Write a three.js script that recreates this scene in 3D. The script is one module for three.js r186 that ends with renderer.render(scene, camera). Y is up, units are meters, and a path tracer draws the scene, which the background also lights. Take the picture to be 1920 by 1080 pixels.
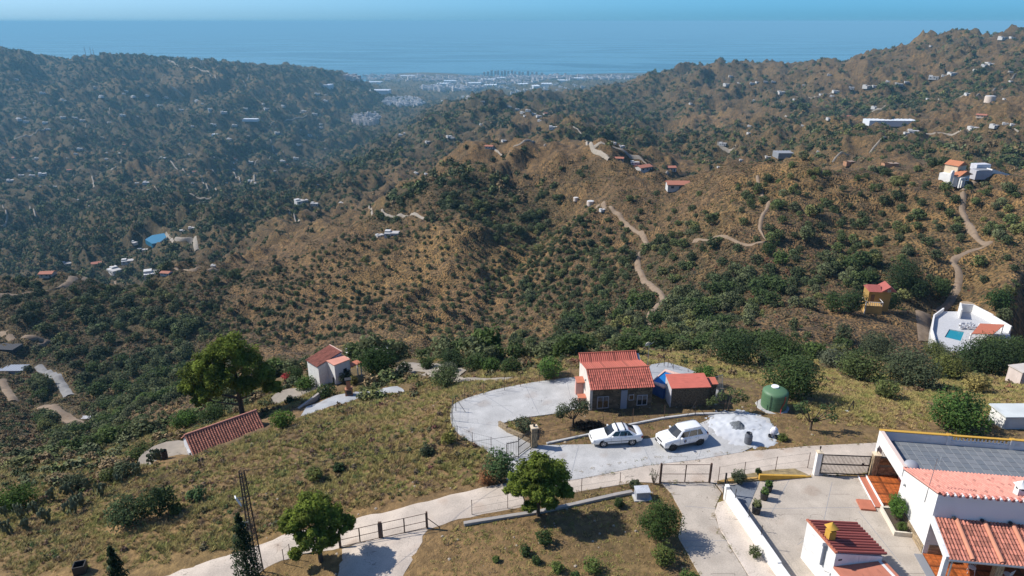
import * as THREE from 'three';
import { mergeGeometries, mergeVertices, toCreasedNormals } from 'three/addons/utils/BufferGeometryUtils.js';
import { createNoise2D, createNoise3D } from 'simplex-noise';

// ---------------------------------------------------------------- camera, sky, sun, exposure
const CAM_Y = 34, PITCH = 21.3 * Math.PI / 180, FPX = 1281;
const scene = new THREE.Scene();
const camera = new THREE.PerspectiveCamera(2 * Math.atan(540 / FPX) * 180 / Math.PI, 16 / 9, 0.5, 120000);
camera.position.set(0, CAM_Y, 0);
camera.lookAt(0, CAM_Y - Math.sin(PITCH), -Math.cos(PITCH));
const renderer = new THREE.WebGLRenderer({ antialias: true });
renderer.setSize(1024, 576);
renderer.toneMapping = THREE.LinearToneMapping;
renderer.toneMappingExposure = 1.18;
renderer.shadowMap.enabled = true;

const SUN_AZ = 63 * Math.PI / 180, SUN_EL = 40.5 * Math.PI / 180;   // left of the view, in front of the camera
const sunDir = new THREE.Vector3(-Math.sin(SUN_AZ) * Math.cos(SUN_EL), Math.sin(SUN_EL), -Math.cos(SUN_AZ) * Math.cos(SUN_EL));
const sun = new THREE.DirectionalLight(new THREE.Color().setRGB(1, 0.955, 0.89), 5);
sun.position.copy(sunDir).multiplyScalar(300); sun.target.position.set(0, 0, -60);
sun.castShadow = true; sun.shadow.radius = 1; sun.shadow.mapSize.set(4096, 4096);
Object.assign(sun.shadow.camera, { left: -150, right: 150, top: 150, bottom: -150, near: 1, far: 900 });
scene.add(sun, sun.target);
{
  const W = 1024, H = 512, d = new Float32Array(W * H * 4), v = new THREE.Vector3();
  for (let j = 0; j < H; j++) for (let i = 0; i < W; i++) {
    const el = ((j + 0.5) / H - 0.5) * Math.PI, az = ((i + 0.5) / W - 0.5) * 2 * Math.PI;
    v.set(Math.cos(el) * Math.cos(az), Math.sin(el), Math.cos(el) * Math.sin(az));
    const h = Math.exp(-Math.max(0, v.y) * 5.5);                      // thin pale band over the horizon, deep blue overhead
    const c = Math.max(0, v.dot(sunDir)), glow = 0.35 * Math.pow(c, 6) + 0.5 * Math.pow(c, 40) + 0.5 * Math.pow(c, 2) * h;
    const k = (j * W + i) * 4, low = 1 - 0.30 * Math.exp(-((Math.max(0, el) / 0.018) ** 2));   // the sea haze dims the last degree of sky
    d[k] = (0.050 + 0.11 * h + glow) * low; d[k + 1] = (0.125 + 0.35 * h + glow * 0.95) * low; d[k + 2] = (0.35 + 0.38 * h + glow * 0.85) * low; d[k + 3] = 1;
  }
  const sky = new THREE.DataTexture(d, W, H, THREE.RGBAFormat, THREE.FloatType);
  sky.mapping = THREE.EquirectangularReflectionMapping; sky.magFilter = THREE.LinearFilter; sky.needsUpdate = true;
  scene.background = sky; scene.environment = sky;
}
scene.fog = new THREE.FogExp2(new THREE.Color().setRGB(0.34, 0.74, 1.0), 0.000074);

// ---------------------------------------------------------------- small tools
let seed = 7;
function rnd() { seed = (seed + 0x6D2B79F5) | 0; let t = Math.imul(seed ^ (seed >>> 15), 1 | seed); t = (t + Math.imul(t ^ (t >>> 7), 61 | t)) ^ t; return ((t ^ (t >>> 14)) >>> 0) / 4294967296; }
const rr = (a, b) => a + (b - a) * rnd();
const clamp = (x, a = 0, b = 1) => Math.min(b, Math.max(a, x));
const sstep = (a, b, x) => { const t = clamp((x - a) / (b - a)); return t * t * (3 - 2 * t); };
const lerp = (a, b, t) => a + (b - a) * t;
const V = (x, y, z) => new THREE.Vector3(x, y, z);
const n2 = createNoise2D(rnd), n2b = createNoise2D(rnd), n3 = createNoise3D(rnd);
function fbm(x, y, o = 4) { let a = 0.5, s = 0; for (let i = 0; i < o; i++) { s += a * n2(x, y); x = x * 2.03 + 17.1; y = y * 2.03 - 9.7; a *= 0.5; } return s; }
function ridged(x, y, o = 4) { let a = 0.5, s = 0; for (let i = 0; i < o; i++) { s += a * (1 - 2 * Math.abs(n2b(x, y))); x = x * 2.07 + 5.3; y = y * 2.07 + 3.1; a *= 0.5; } return s; }
const col = (r, g, b) => new THREE.Color().setRGB(r, g, b);
const std = (r, g, b, o = {}) => new THREE.MeshStandardMaterial({ color: col(r, g, b), roughness: 0.9, ...o });

const used = {};
const numbered = n => { used[n] = (used[n] || 0) + 1; return used[n] === 1 ? n : `${n}_${String(used[n] - 1).padStart(3, '0')}`; };
function tag(o, label, category, group, kind) {
  o.userData.label = label; o.userData.category = category;
  if (group) o.userData.group = group; if (kind) o.userData.kind = kind;
  return o;
}
function shade(o) { o.castShadow = true; o.receiveShadow = true; return o; }
function thing(name, label, category, pos = [0, 0, 0], turn = 0, group) {
  const o = new THREE.Group(); o.name = numbered(name); scene.add(o);
  o.position.set(...pos); o.rotation.y = turn; return tag(o, label, category, group);
}
function part(name, geo, mat, parent) { const m = shade(new THREE.Mesh(geo, mat)); m.name = name; parent.add(m); return m; }
function single(name, geo, mat, label, category, group, pos = [0, 0, 0]) {
  const m = shade(new THREE.Mesh(geo, mat)); m.name = numbered(name); m.position.set(...pos); scene.add(m); return tag(m, label, category, group);
}
function structure(name, geo, mat) { const m = shade(new THREE.Mesh(geo, mat)); m.name = numbered(name); m.userData.kind = 'structure'; scene.add(m); return m; }
function dup(o, label, group) { const c = o.clone(); c.userData = { ...o.userData }; c.name = numbered(o.name.replace(/_\d{3}$/, '')); if (label) c.userData.label = label; if (group) c.userData.group = group; scene.add(c); return c; }
const merge = list => mergeGeometries(list.map(g => g.index ? g.toNonIndexed() : g));
function box(w, h, d, x = 0, y = 0, z = 0) { return new THREE.BoxGeometry(w, h, d).translate(x, y, z); }       // centred
function slab(x0, x1, y0, y1, z0, z1) { return new THREE.BoxGeometry(x1 - x0, y1 - y0, z1 - z0).translate((x0 + x1) / 2, (y0 + y1) / 2, (z0 + z1) / 2); }
function bar(a, b, r = 0.02, seg = 5, r2 = r) {                                                                  // a rod between two points
  const d = new THREE.Vector3().subVectors(b, a), g = new THREE.CylinderGeometry(r2, r, d.length(), seg);
  return g.applyQuaternion(new THREE.Quaternion().setFromUnitVectors(V(0, 1, 0), d.normalize())).translate((a.x + b.x) / 2, (a.y + b.y) / 2, (a.z + b.z) / 2);
}
function prism(pts, depth, bevel = 0) {                                                                          // outline in x,y extruded along z, centred
  const s = new THREE.Shape(pts.map(p => new THREE.Vector2(p[0], p[1])));
  return new THREE.ExtrudeGeometry(s, { depth, bevelEnabled: bevel > 0, bevelSize: bevel, bevelThickness: bevel, bevelSegments: 2 }).translate(0, 0, -depth / 2);
}
function fromTris(pos, colr, uv) {
  const g = new THREE.BufferGeometry(); g.setAttribute('position', new THREE.Float32BufferAttribute(pos, 3));
  if (colr) g.setAttribute('color', new THREE.Float32BufferAttribute(colr, 3));
  g.setAttribute('uv', new THREE.Float32BufferAttribute(uv || new Float32Array(pos.length / 3 * 2), 2));
  g.computeVertexNormals(); return g;
}
// a tiling grain texture: fn(u, v) in 0..1 (periodic by wrapping noise round a torus is costly, so blend edges)
function grainTex(size, fn, srgb = true) {
  const d = new Uint8Array(size * size * 4);
  const w = (u, v) => { const a = sstep(0.75, 1, u), b = sstep(0.75, 1, v); return [[u, v, (1 - a) * (1 - b)], [u - 1, v, a * (1 - b)], [u, v - 1, (1 - a) * b], [u - 1, v - 1, a * b]]; };
  for (let j = 0; j < size; j++) for (let i = 0; i < size; i++) {
    const o = [0, 0, 0];
    for (const [u, v, k] of w(i / size, j / size)) if (k > 0) { const c = fn(u, v); o[0] += k * c[0]; o[1] += k * c[1]; o[2] += k * c[2]; }
    const k = (j * size + i) * 4; d[k] = clamp(o[0]) * 255; d[k + 1] = clamp(o[1]) * 255; d[k + 2] = clamp(o[2]) * 255; d[k + 3] = 255;
  }
  const t = new THREE.DataTexture(d, size, size); t.wrapS = t.wrapT = THREE.RepeatWrapping; t.magFilter = THREE.LinearFilter;
  if (srgb) t.colorSpace = THREE.SRGBColorSpace; t.needsUpdate = true; return t;
}

// ---------------------------------------------------------------- the lie of the land: surveyed points, smoothed by thin plates
const cosP = Math.cos(PITCH), sinP = Math.sin(PITCH);
const slopeOf = py => { const v = (540 - py) / FPX; return (sinP - v * cosP) / (cosP + v * sinP); };              // metres down for each metre ahead
const tanOf = (px, py) => { const v = (540 - py) / FPX; return ((px - 960) / FPX) / (cosP + v * sinP); };         // metres right for each metre ahead
function plate(pts, lambda) {                                                                                     // pts: [u, v, value]
  const n = pts.length, m = n + 3, A = [];
  const phi = r2 => r2 < 1e-12 ? 0 : 0.5 * r2 * Math.log(r2);
  for (let i = 0; i < m; i++) A.push(new Float64Array(m + 1));
  for (let i = 0; i < n; i++) {
    for (let j = 0; j < n; j++) A[i][j] = phi((pts[i][0] - pts[j][0]) ** 2 + (pts[i][1] - pts[j][1]) ** 2);
    A[i][i] += lambda; A[i][n] = A[n][i] = 1; A[i][n + 1] = A[n + 1][i] = pts[i][0]; A[i][n + 2] = A[n + 2][i] = pts[i][1]; A[i][m] = pts[i][2];
  }
  for (let c = 0; c < m; c++) {
    let p = c; for (let r = c + 1; r < m; r++) if (Math.abs(A[r][c]) > Math.abs(A[p][c])) p = r;
    [A[c], A[p]] = [A[p], A[c]];
    for (let r = c + 1; r < m; r++) { const f = A[r][c] / A[c][c]; if (f) for (let k = c; k <= m; k++) A[r][k] -= f * A[c][k]; }
  }
  const w = new Float64Array(m);
  for (let r = m - 1; r >= 0; r--) { let s = A[r][m]; for (let k = r + 1; k < m; k++) s -= A[r][k] * w[k]; w[r] = s / A[r][r]; }
  return (u, v) => { let s = w[n] + w[n + 1] * u + w[n + 2] * v; for (let i = 0; i < n; i++) { const a = pts[i][0] - u, b = pts[i][1] - v, r2 = a * a + b * b; if (r2 > 1e-12) s += w[i] * 0.5 * r2 * Math.log(r2); } return s; };
}
// near ground, sighted at [px, py] and so many metres below the camera
const nearSurvey = [];
for (const [px, py] of [[960, 1080], [1300, 1080], [1700, 1080], [1900, 1080], [1240, 900], [1640, 890], [1150, 840], [1400, 840], [1000, 840], [1150, 755], [1350, 755], [1080, 715], [920, 740], [860, 790], [1450, 762], [1600, 830], [900, 900], [1900, 830], [1900, 950], [1500, 980], [1250, 770], [1000, 760]]) nearSurvey.push([px, py, 34]);
nearSurvey.push([780, 1000, 34.2], [700, 960, 34.6], [480, 1050, 35.2], [300, 1080, 35.5], [600, 1080, 35.0], [0, 1080, 36.8], [760, 800, 35.4], [820, 880, 34.3], [650, 880, 35.2], [650, 775, 38.4], [500, 850, 37.2], [520, 785, 40.6], [350, 880, 38.2],
  [340, 852, 41], [200, 950, 38.6], [100, 900, 42], [0, 960, 40.2], [0, 890, 45], [700, 742, 41], [640, 722, 42.5], [760, 705, 42], [600, 740, 42.5], [800, 745, 37.5], [870, 692, 40.5], [950, 706, 36.5], [1100, 672, 38], [1300, 690, 37], [1450, 720, 35.5], [1700, 765, 36.0], [1900, 785, 35.3],
  [780, 686, 43.2], [830, 682, 43], [700, 700, 43.2], [640, 700, 44], [900, 685, 41.5], [980, 690, 39], [420, 800, 44], [330, 820, 46], [160, 870, 48]);
// the country beyond, sighted at [px, py] and so many metres ahead
const farSurvey = [[1700, 690, 100], [1850, 665, 122], [1300, 655, 108], [1500, 655, 118], [1790, 628, 165], [1920, 640, 160], [60, 850, 120], [150, 790, 185], [100, 700, 255], [30, 690, 275], [120, 600, 330], [120, 512, 410], [300, 512, 420], [0, 530, 400], [280, 760, 170], [300, 700, 235],
  [290, 450, 800], [100, 468, 880], [100, 400, 1250], [250, 330, 1700], [0, 340, 1650], [450, 330, 1700], [100, 280, 2100], [420, 280, 2150], [250, 230, 2600], [0, 220, 2650], [480, 225, 2750], [300, 180, 3200], [100, 150, 3300], [520, 180, 3500], [200, 106, 3900], [0, 95, 3700], [310, 116, 3900], [400, 117, 4000], [520, 128, 4300], [640, 139, 4700],
  [-150, 100, 3600], [-150, 250, 2500], [-150, 400, 1200], [-150, 560, 380],
  [600, 290, 2300], [680, 228, 3400], [760, 190, 4600], [700, 168, 5800], [800, 152, 7400], [1000, 150, 7600], [560, 320, 1900],
  [900, 190, 2300], [1000, 215, 1700], [1080, 242, 1100], [830, 232, 1850], [720, 300, 1300], [560, 390, 900], [500, 432, 690], [700, 402, 600], [800, 335, 555], [640, 360, 900],
  [400, 502, 400], [600, 452, 400], [760, 440, 385], [900, 430, 370], [1130, 418, 330], [900, 640, 240], [600, 625, 268], [400, 630, 285], [1100, 610, 208], [250, 660, 280], [750, 540, 310], [1000, 530, 290], [500, 560, 330], [960, 402, 430], [1000, 345, 470], [1000, 272, 520], [850, 290, 530], [760, 330, 540], [1150, 285, 480], [1200, 318, 430], [1280, 348, 380], [1180, 380, 345],
  [1500, 310, 290], [1350, 335, 310], [1750, 315, 285], [1900, 335, 270], [1400, 450, 230], [1600, 450, 225], [1800, 450, 210], [1400, 560, 185], [1200, 560, 220], [1250, 450, 270], [1650, 580, 165], [1900, 540, 172], [2080, 330, 270], [2080, 560, 160],
  [1480, 285, 680], [1350, 290, 800], [1670, 228, 1000], [1850, 246, 680], [1650, 296, 520], [1560, 300, 560], [1920, 240, 660], [1920, 180, 1050], [1900, 76, 1700], [1740, 85, 1800], [1600, 120, 2000], [1480, 133, 2100], [1340, 128, 2400], [1230, 141, 2800], [1700, 160, 1450], [1400, 200, 1700], [1200, 200, 2100], [1200, 252, 1350], [1300, 272, 1000], [1240, 305, 760], [1100, 180, 3500], [1100, 160, 5500], [1290, 170, 2100], [1560, 180, 1500],
  [2100, 60, 1600], [2100, 250, 640], [2100, 160, 1100]];
const farHidden = [[200, 5200, 400], [0, 5200, 420], [400, 5400, 440], [-150, 5200, 400], [640, 6200, 520], [1900, 3000, 230], [1700, 3200, 250], [1500, 3400, 330], [1300, 4200, 400], [2100, 3000, 220], [1900, 5500, 520], [1500, 6000, 560], [1700, 380, 85], [1500, 400, 96], [1900, 400, 88], [1300, 540, 125], [2100, 400, 90],
  [1000, 700, 130], [850, 760, 170], [1100, 700, 125], [200, 560, 255], [0, 560, 265], [400, 540, 190], [-150, 560, 260], [640, 480, 135], [-150, 7000, 575], [200, 7000, 580], [600, 7600, 588], [1300, 7000, 585], [1700, 7000, 590], [2100, 7000, 590],
  [-200, 8900, 606], [300, 8700, 606], [700, 8600, 604], [1000, 8600, 604], [1300, 8700, 605], [1700, 8900, 606], [2100, 9000, 607], [-200, 10500, 640], [500, 10500, 640], [1000, 10500, 640], [1500, 10500, 640], [2100, 10500, 640]];
const nearPts = nearSurvey.map(([px, py, d]) => { const Z = d / slopeOf(py); return [tanOf(px, py) * Z, Z, CAM_Y - d]; });
nearPts.push([-60, 15, -4], [0, 8, 0], [60, 12, 0], [-80, 40, -9], [75, 45, 0.5], [-45, 30, -2.5], [30, 25, 0], [-15, 20, -0.6]);
const farPts = farSurvey.map(([px, py, Z]) => [3 * tanOf(px, py), Math.log(Z), slopeOf(py)]);
for (const [px, Z, d] of farHidden) farPts.push([3 * tanOf(px, 300), Math.log(Z), d / Z]);
for (const p of nearPts) if (p[1] > 42) farPts.push([3 * p[0] / p[1], Math.log(p[1]), (CAM_Y - p[2]) / p[1]]);
for (const [px, py, Z] of farSurvey) if (Z < 300) nearPts.push([tanOf(px, py) * Z, Z, CAM_Y - slopeOf(py) * Z]);
for (const p of nearPts) { p[0] /= 30; p[1] /= 30; }
const nearPlate = plate(nearPts, 0.002), farPlate = plate(farPts, 0.0008);
function landRaw(x, Z) {
  const w = sstep(66, 104, Z);
  let y = 0;
  if (w < 1) {
    let h = nearPlate(x / 30, Z / 30);
    const rough = sstep(-2, -14, x) * 0.9 + 0.06 + sstep(58, 75, Z) * 0.6;
    h += rough * (fbm(x * 0.12, Z * 0.12, 4) * 0.55 + fbm(x * 0.6, Z * 0.6, 2) * 0.12);
    y += (1 - w) * h;
  }
  if (w > 0) {
    let h = CAM_Y - farPlate(3 * x / Z, Math.log(Z)) * Z;
    const a1 = Math.min(Z * 0.028, 60) * sstep(9000, 5500, Z), a2 = Math.min(Z * 0.019, 17) * sstep(8600, 6000, Z);
    h += a1 * (ridged(x / 420 + 3, Z / 420, 4) - 0.3) * sstep(150, 900, Z) + a2 * (ridged(x / 90, Z / 90 + 7, 3) - 0.28) + Math.min(Z * 0.022, 18) * (ridged(x / 170 + 0.4 * n2(Z / 200, x / 300), Z / 240 + 2, 2) - 0.25) * sstep(170, 300, Z) * sstep(1500, 800, Z) + 52 * (ridged(x / 780 + 1.7, Z / 900, 2) - 0.3) * sstep(1300, 1900, Z) * sstep(3700, 3100, Z) * sstep(250, -250, x) + 1.2 * fbm(x / 14, Z / 14, 2) * sstep(3000, 200, Z);
    if (Z < 900) { const step = 3.2, q = h / step, f = q - Math.floor(q), tr = clamp(fbm(x / 120 + 9, Z / 120, 2) * 1.6 + 0.5) * sstep(150, 260, Z) * sstep(900, 600, Z); h += tr * step * 0.75 * (sstep(0.3, 0.7, f) - f); }  // old farm terraces
    y += w * h;
  }
  return y;
}
// two sheets: an even grid near by, and a graded one out to the coast
const NX = 400, NZ = 236, NX0 = -100, NX1 = 100, NZ0 = 6, NZ1 = 124;
const FT = 640, FZ = 560, T0 = -1.06, T1 = 1.06, L0 = Math.log(104), L1 = Math.log(9700);
const nearH = new Float32Array((NX + 1) * (NZ + 1)), farH = new Float32Array((FT + 1) * (FZ + 1));
for (let j = 0; j <= NZ; j++) for (let i = 0; i <= NX; i++) nearH[j * (NX + 1) + i] = landRaw(NX0 + (NX1 - NX0) * i / NX, NZ0 + (NZ1 - NZ0) * j / NZ) - sstep(106, 120, NZ0 + (NZ1 - NZ0) * j / NZ) * 2.5;
for (let j = 0; j <= FZ; j++) for (let i = 0; i <= FT; i++) { const Z = Math.exp(L0 + (L1 - L0) * j / FZ); farH[j * (FT + 1) + i] = landRaw((T0 + (T1 - T0) * i / FT) * Z, Z); }
// yards: level ground
function levelYard(pts, y) { for (let j = 0; j <= NZ; j++) for (let i = 0; i <= NX; i++) { const x = NX0 + (NX1 - NX0) * i / NX, Z = NZ0 + (NZ1 - NZ0) * j / NZ; let inn = false; for (let a = 0, b = pts.length - 1; a < pts.length; b = a++) if ((pts[a][1] > Z) !== (pts[b][1] > Z) && x < (pts[b][0] - pts[a][0]) * (Z - pts[a][1]) / (pts[b][1] - pts[a][1]) + pts[a][0]) inn = !inn; if (inn) nearH[j * (NX + 1) + i] = lerp(nearH[j * (NX + 1) + i], y, 0.95); } }
levelYard([[-7, 50], [-7, 57], [-3, 60.5], [6, 64], [16, 66], [21, 58], [25, 54.5], [33, 52], [48, 50], [48, 20], [9, 20], [9, 37], [9, 44], [-1, 43.5], [-3, 47]], 0);
function bil(H, n, m, a, b) { a = clamp(a, 0, n - 1e-4); b = clamp(b, 0, m - 1e-4); const i = Math.floor(a), j = Math.floor(b), f = a - i, g = b - j, k = j * (n + 1) + i; return lerp(lerp(H[k], H[k + 1], f), lerp(H[k + n + 1], H[k + n + 2], f), g); }
function land(x, z) {                                                                                             // ground height at world x, z
  const Z = -z;
  if (Z < 106 && Math.abs(x) < 100) return bil(nearH, NX, NZ, (x - NX0) / (NX1 - NX0) * NX, (Z - NZ0) / (NZ1 - NZ0) * NZ);
  return bil(farH, FT, FZ, (x / Z - T0) / (T1 - T0) * FT, (Math.log(Math.max(Z, 104)) - L0) / (L1 - L0) * FZ);
}
function sight(px, py, y0) {                                                                                      // where the line of sight meets the ground (or the level y0)
  const t = tanOf(px, py), s = slopeOf(py);
  if (y0 !== undefined) { const Z = (CAM_Y - y0) / s; return V(t * Z, y0, -Z); }
  let a = 20, b = 20;
  for (let Z = 20; Z < 11000; Z *= 1.004) { if (CAM_Y - s * Z < land(t * Z, -Z)) { b = Z; break; } a = Z; b = Z; }
  for (let k = 0; k < 22; k++) { const m = (a + b) / 2; if (CAM_Y - s * m < land(t * m, -m)) b = m; else a = m; }
  return V(t * b, land(t * b, -b), -b);
}
const SEA = CAM_Y - 600;
// ---------------------------------------------------------------- ground cover: where it is green, where bare
const blobs = [];   // [x, z, rx, rz, green, bare]
function blob(px, py, rpx, rz, green, bare = 0) { const p = sight(px, py); blobs.push([p.x, p.z, rpx * -p.z / FPX * 1.05, rz, green, bare]); }
for (const a of [[150, 420, 420, 420, 0.9], [350, 340, 320, 500, 0.6], [600, 300, 140, 700, 0.9], [560, 360, 140, 300, 0.8], [80, 560, 160, 60, 0.75], [120, 620, 170, 80, 0.9], [300, 690, 90, 60, 0.8], [80, 830, 220, 70, 0.95], [230, 770, 120, 40, 0.7],
  [970, 390, 110, 45, 1], [760, 370, 40, 60, 0.9], [860, 330, 110, 60, 0.5], [1100, 580, 160, 40, 0.55], [1200, 520, 150, 45, 0.5], [1150, 640, 130, 30, 0.7], [1450, 530, 230, 22, 0.75], [1300, 590, 110, 25, 0.6], [1680, 525, 90, 20, 0.7], [1130, 255, 90, 160, 0.8], [1350, 260, 180, 200, 0.4], [1700, 205, 200, 120, 0.8], [1560, 250, 140, 100, 0.7], [1880, 290, 140, 80, 0.9], [1700, 180, 200, 100, 0.5],
  [800, 240, 150, 400, 0.6], [700, 280, 120, 400, 0.7], [900, 170, 420, 2500, 0.65], [1150, 200, 140, 800, 0.6], [400, 250, 400, 700, 0.5], [100, 300, 200, 500, 0.6], [480, 420, 90, 120, 0.4], [1000, 680, 160, 12, 0.8], [1350, 660, 200, 18, 0.7], [200, 240, 520, 900, 0.35], [150, 140, 420, 900, 0.45], [500, 150, 200, 700, 0.35], [100, 610, 240, 90, 0.6], [60, 480, 220, 160, 0.6], [180, 690, 240, 110, 0.6], [60, 400, 300, 400, 0.5], [300, 420, 260, 300, 0.5], [80, 760, 200, 60, 0.5], [800, 690, 160, 10, 0.8], [600, 690, 160, 10, 0.8]]) blob(...a);
for (const a of [[1650, 600, 110, 22, -0.7, 0.8], [300, 320, 60, 120, -0.9, 0.9], [360, 345, 50, 90, -0.9, 0.8], [130, 285, 60, 100, -0.9, 0.9], [75, 265, 40, 90, -0.6, 0.8], [1000, 290, 200, 35, -0.3, 0.5], [1320, 225, 60, 150, -0.8, 0.6], [700, 520, 240, 70, -0.2, 0.5], [480, 470, 60, 40, -0.3, 0.6], [1740, 170, 120, 200, -0.2, 0.3], [330, 150, 160, 500, -0.5, 0.5], [500, 165, 110, 400, -0.3, 0.4], [440, 300, 80, 200, -0.3, 0.3], [250, 120, 90, 300, 0.3, 0], [160, 795, 40, 14, -1, 1]]) blob(...a);
function cover(x, z) {
  const Z = -z; let g = 0.22 + 0.22 * sstep(900, 1500, Z) + 0.42 * fbm(x / (30 + Z * 0.08) + 3, Z / (30 + Z * 0.08), 4) + 0.60 * fbm(x / 15, Z / 15, 3), bare = 0;
  for (const b of blobs) { const dx = (x - b[0]) / b[2], dz = (z - b[1]) / b[3], k = Math.exp(-(dx * dx + dz * dz) * 1.1); g += b[4] * k; bare += b[5] * k; }
  return [clamp(g), clamp(bare)];
}
function groundColour(x, z, y, out) {
  const Z = -z, [g, bare] = cover(x, z);
  const s = 0.5 + 0.5 * fbm(x / 26 + 40, Z / 26, 4), p = 0.5 + 0.5 * n2(x / 3.1, Z / 3.1), q = 0.5 + 0.5 * fbm(x / 150 - 8, Z / 150, 3);
  // soil: umber to reddish earth to straw
  let r = lerp(0.150, 0.265, s), gg = lerp(0.098, 0.168, s), b = lerp(0.056, 0.080, s);
  const straw = clamp(sstep(0.45, 0.8, q) * 0.7 + bare * 0.9 * p);
  r = lerp(r, 0.34, straw * 0.7); gg = lerp(gg, 0.225, straw * 0.7); b = lerp(b, 0.09, straw * 0.7);
  const dark = clamp(g * 0.75 - bare * 0.3) * (0.6 + 0.4 * p);
  r = lerp(r, 0.050, dark); gg = lerp(gg, 0.056, dark); b = lerp(b, 0.026, dark);
  const k = 0.85 + 0.3 * p; out[0] = r * k; out[1] = gg * k; out[2] = b * k;
}
const soilTex = grainTex(512, (u, v) => { const a = 0.80 + 0.22 * fbm(u * 7, v * 7, 5) + 0.10 * n2(u * 90, v * 90) + 0.08 * n2b(u * 200, v * 200); const st = n2b(u * 46 + 9, v * 46) > 0.80 ? 0.16 : 0; return [a + st, a + st, a * 0.98 + st]; });
soilTex.repeat.set(1 / 7, 1 / 7);
const soilBump = grainTex(256, (u, v) => { const a = 0.5 + 0.35 * fbm(u * 12, v * 12, 4) + 0.2 * n2(u * 60, v * 60); return [a, a, a]; }, false);
soilBump.repeat.set(1 / 4, 1 / 4);
const hillTex = grainTex(1024, (u, v) => { const a = 0.72 + 0.30 * fbm(u * 9, v * 9, 5) + 0.16 * n2(u * 70, v * 70), t = sstep(0.15, 0.7, n2b(u * 42, v * 42)) * 0.34, st = n2(u * 150 + 3, v * 150) > 0.72 ? 0.22 : 0; return [a - t + st, a - t * 0.85 + st * 0.95, a - t * 0.9 + st * 0.85]; });
hillTex.repeat.set(1 / 64, 1 / 64);
function sheet(n, m, at) {
  const pos = new Float32Array((n + 1) * (m + 1) * 3), c = new Float32Array(pos.length), uv = new Float32Array((n + 1) * (m + 1) * 2), idx = [], o = [0, 0, 0];
  for (let j = 0; j <= m; j++) for (let i = 0; i <= n; i++) {
    const k = j * (n + 1) + i, [x, y, z] = at(i, j); pos.set([x, y, z], k * 3); groundColour(x, z, y, o); c.set(o, k * 3); uv.set([x, -z], k * 2);
    if (i < n && j < m) idx.push(k, k + 1, k + n + 1, k + 1, k + n + 2, k + n + 1);
  }
  const g = new THREE.BufferGeometry(); g.setAttribute('position', new THREE.BufferAttribute(pos, 3)); g.setAttribute('color', new THREE.BufferAttribute(c, 3)); g.setAttribute('uv', new THREE.BufferAttribute(uv, 2));
  g.setIndex(idx); g.computeVertexNormals(); return g;
}
const matNear = new THREE.MeshStandardMaterial({ color: col(1.42, 1.36, 1.2), vertexColors: true, map: soilTex, bumpMap: soilBump, bumpScale: 0.10, roughness: 1 });
const matFar = new THREE.MeshStandardMaterial({ color: col(1.5, 1.34, 1.06), map: hillTex, bumpMap: hillTex, bumpScale: 0.9, vertexColors: true, roughness: 1 });
structure('ground', sheet(NX, NZ, (i, j) => { const x = NX0 + (NX1 - NX0) * i / NX, Z = NZ0 + (NZ1 - NZ0) * j / NZ; return [x, nearH[j * (NX + 1) + i], -Z]; }), matNear);
structure('hills', sheet(FT, FZ, (i, j) => { const Z = Math.exp(L0 + (L1 - L0) * j / FZ); return [(T0 + (T1 - T0) * i / FT) * Z, farH[j * (FT + 1) + i], -Z]; }), matFar);

// the sea: one wide sheet with wind-ruffled lanes
{
  const N = 150, M = 220, pos = [], idx = [], uv = [];
  for (let j = 0; j <= M; j++) for (let i = 0; i <= N; i++) { const Z = 7000 + 63000 * Math.pow(j / M, 2.2), x = (i / N - 0.5) * 150000; pos.push(x, SEA, -Z); uv.push(x, Z); if (i < N && j < M) { const k = j * (N + 1) + i; idx.push(k, k + 1, k + N + 1, k + 1, k + N + 2, k + N + 1); } }
  const g = new THREE.BufferGeometry(); g.setAttribute('position', new THREE.Float32BufferAttribute(pos, 3)); g.setAttribute('uv', new THREE.Float32BufferAttribute(uv, 2)); g.setIndex(idx); g.computeVertexNormals();
  const wave = grainTex(256, (u, v) => { const a = 0.5 + 0.4 * fbm(u * 10, v * 10, 4); return [a, a, a]; }, false); wave.repeat.set(1 / 90, 1 / 90);
  // wind-ruffled lanes differ in how rough the water is, not in colour
  const lanes = grainTex(1024, (u, v) => { const a = 0.5 + 0.7 * fbm(u * 3.0 + 2, v * 16 + 1.2 * fbm(u * 2, v * 3, 2), 5), k = lerp(0.05, 0.27, sstep(0.3, 0.75, a)); return [k, k, k]; }, false);
  lanes.repeat.set(1 / 15000, 1 / 15000);
  structure('sea', g, new THREE.MeshPhysicalMaterial({ color: col(0.022, 0.085, 0.125), roughness: 1, roughnessMap: lanes, bumpMap: wave, bumpScale: 0.035, ior: 1.33 }));
}
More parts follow.
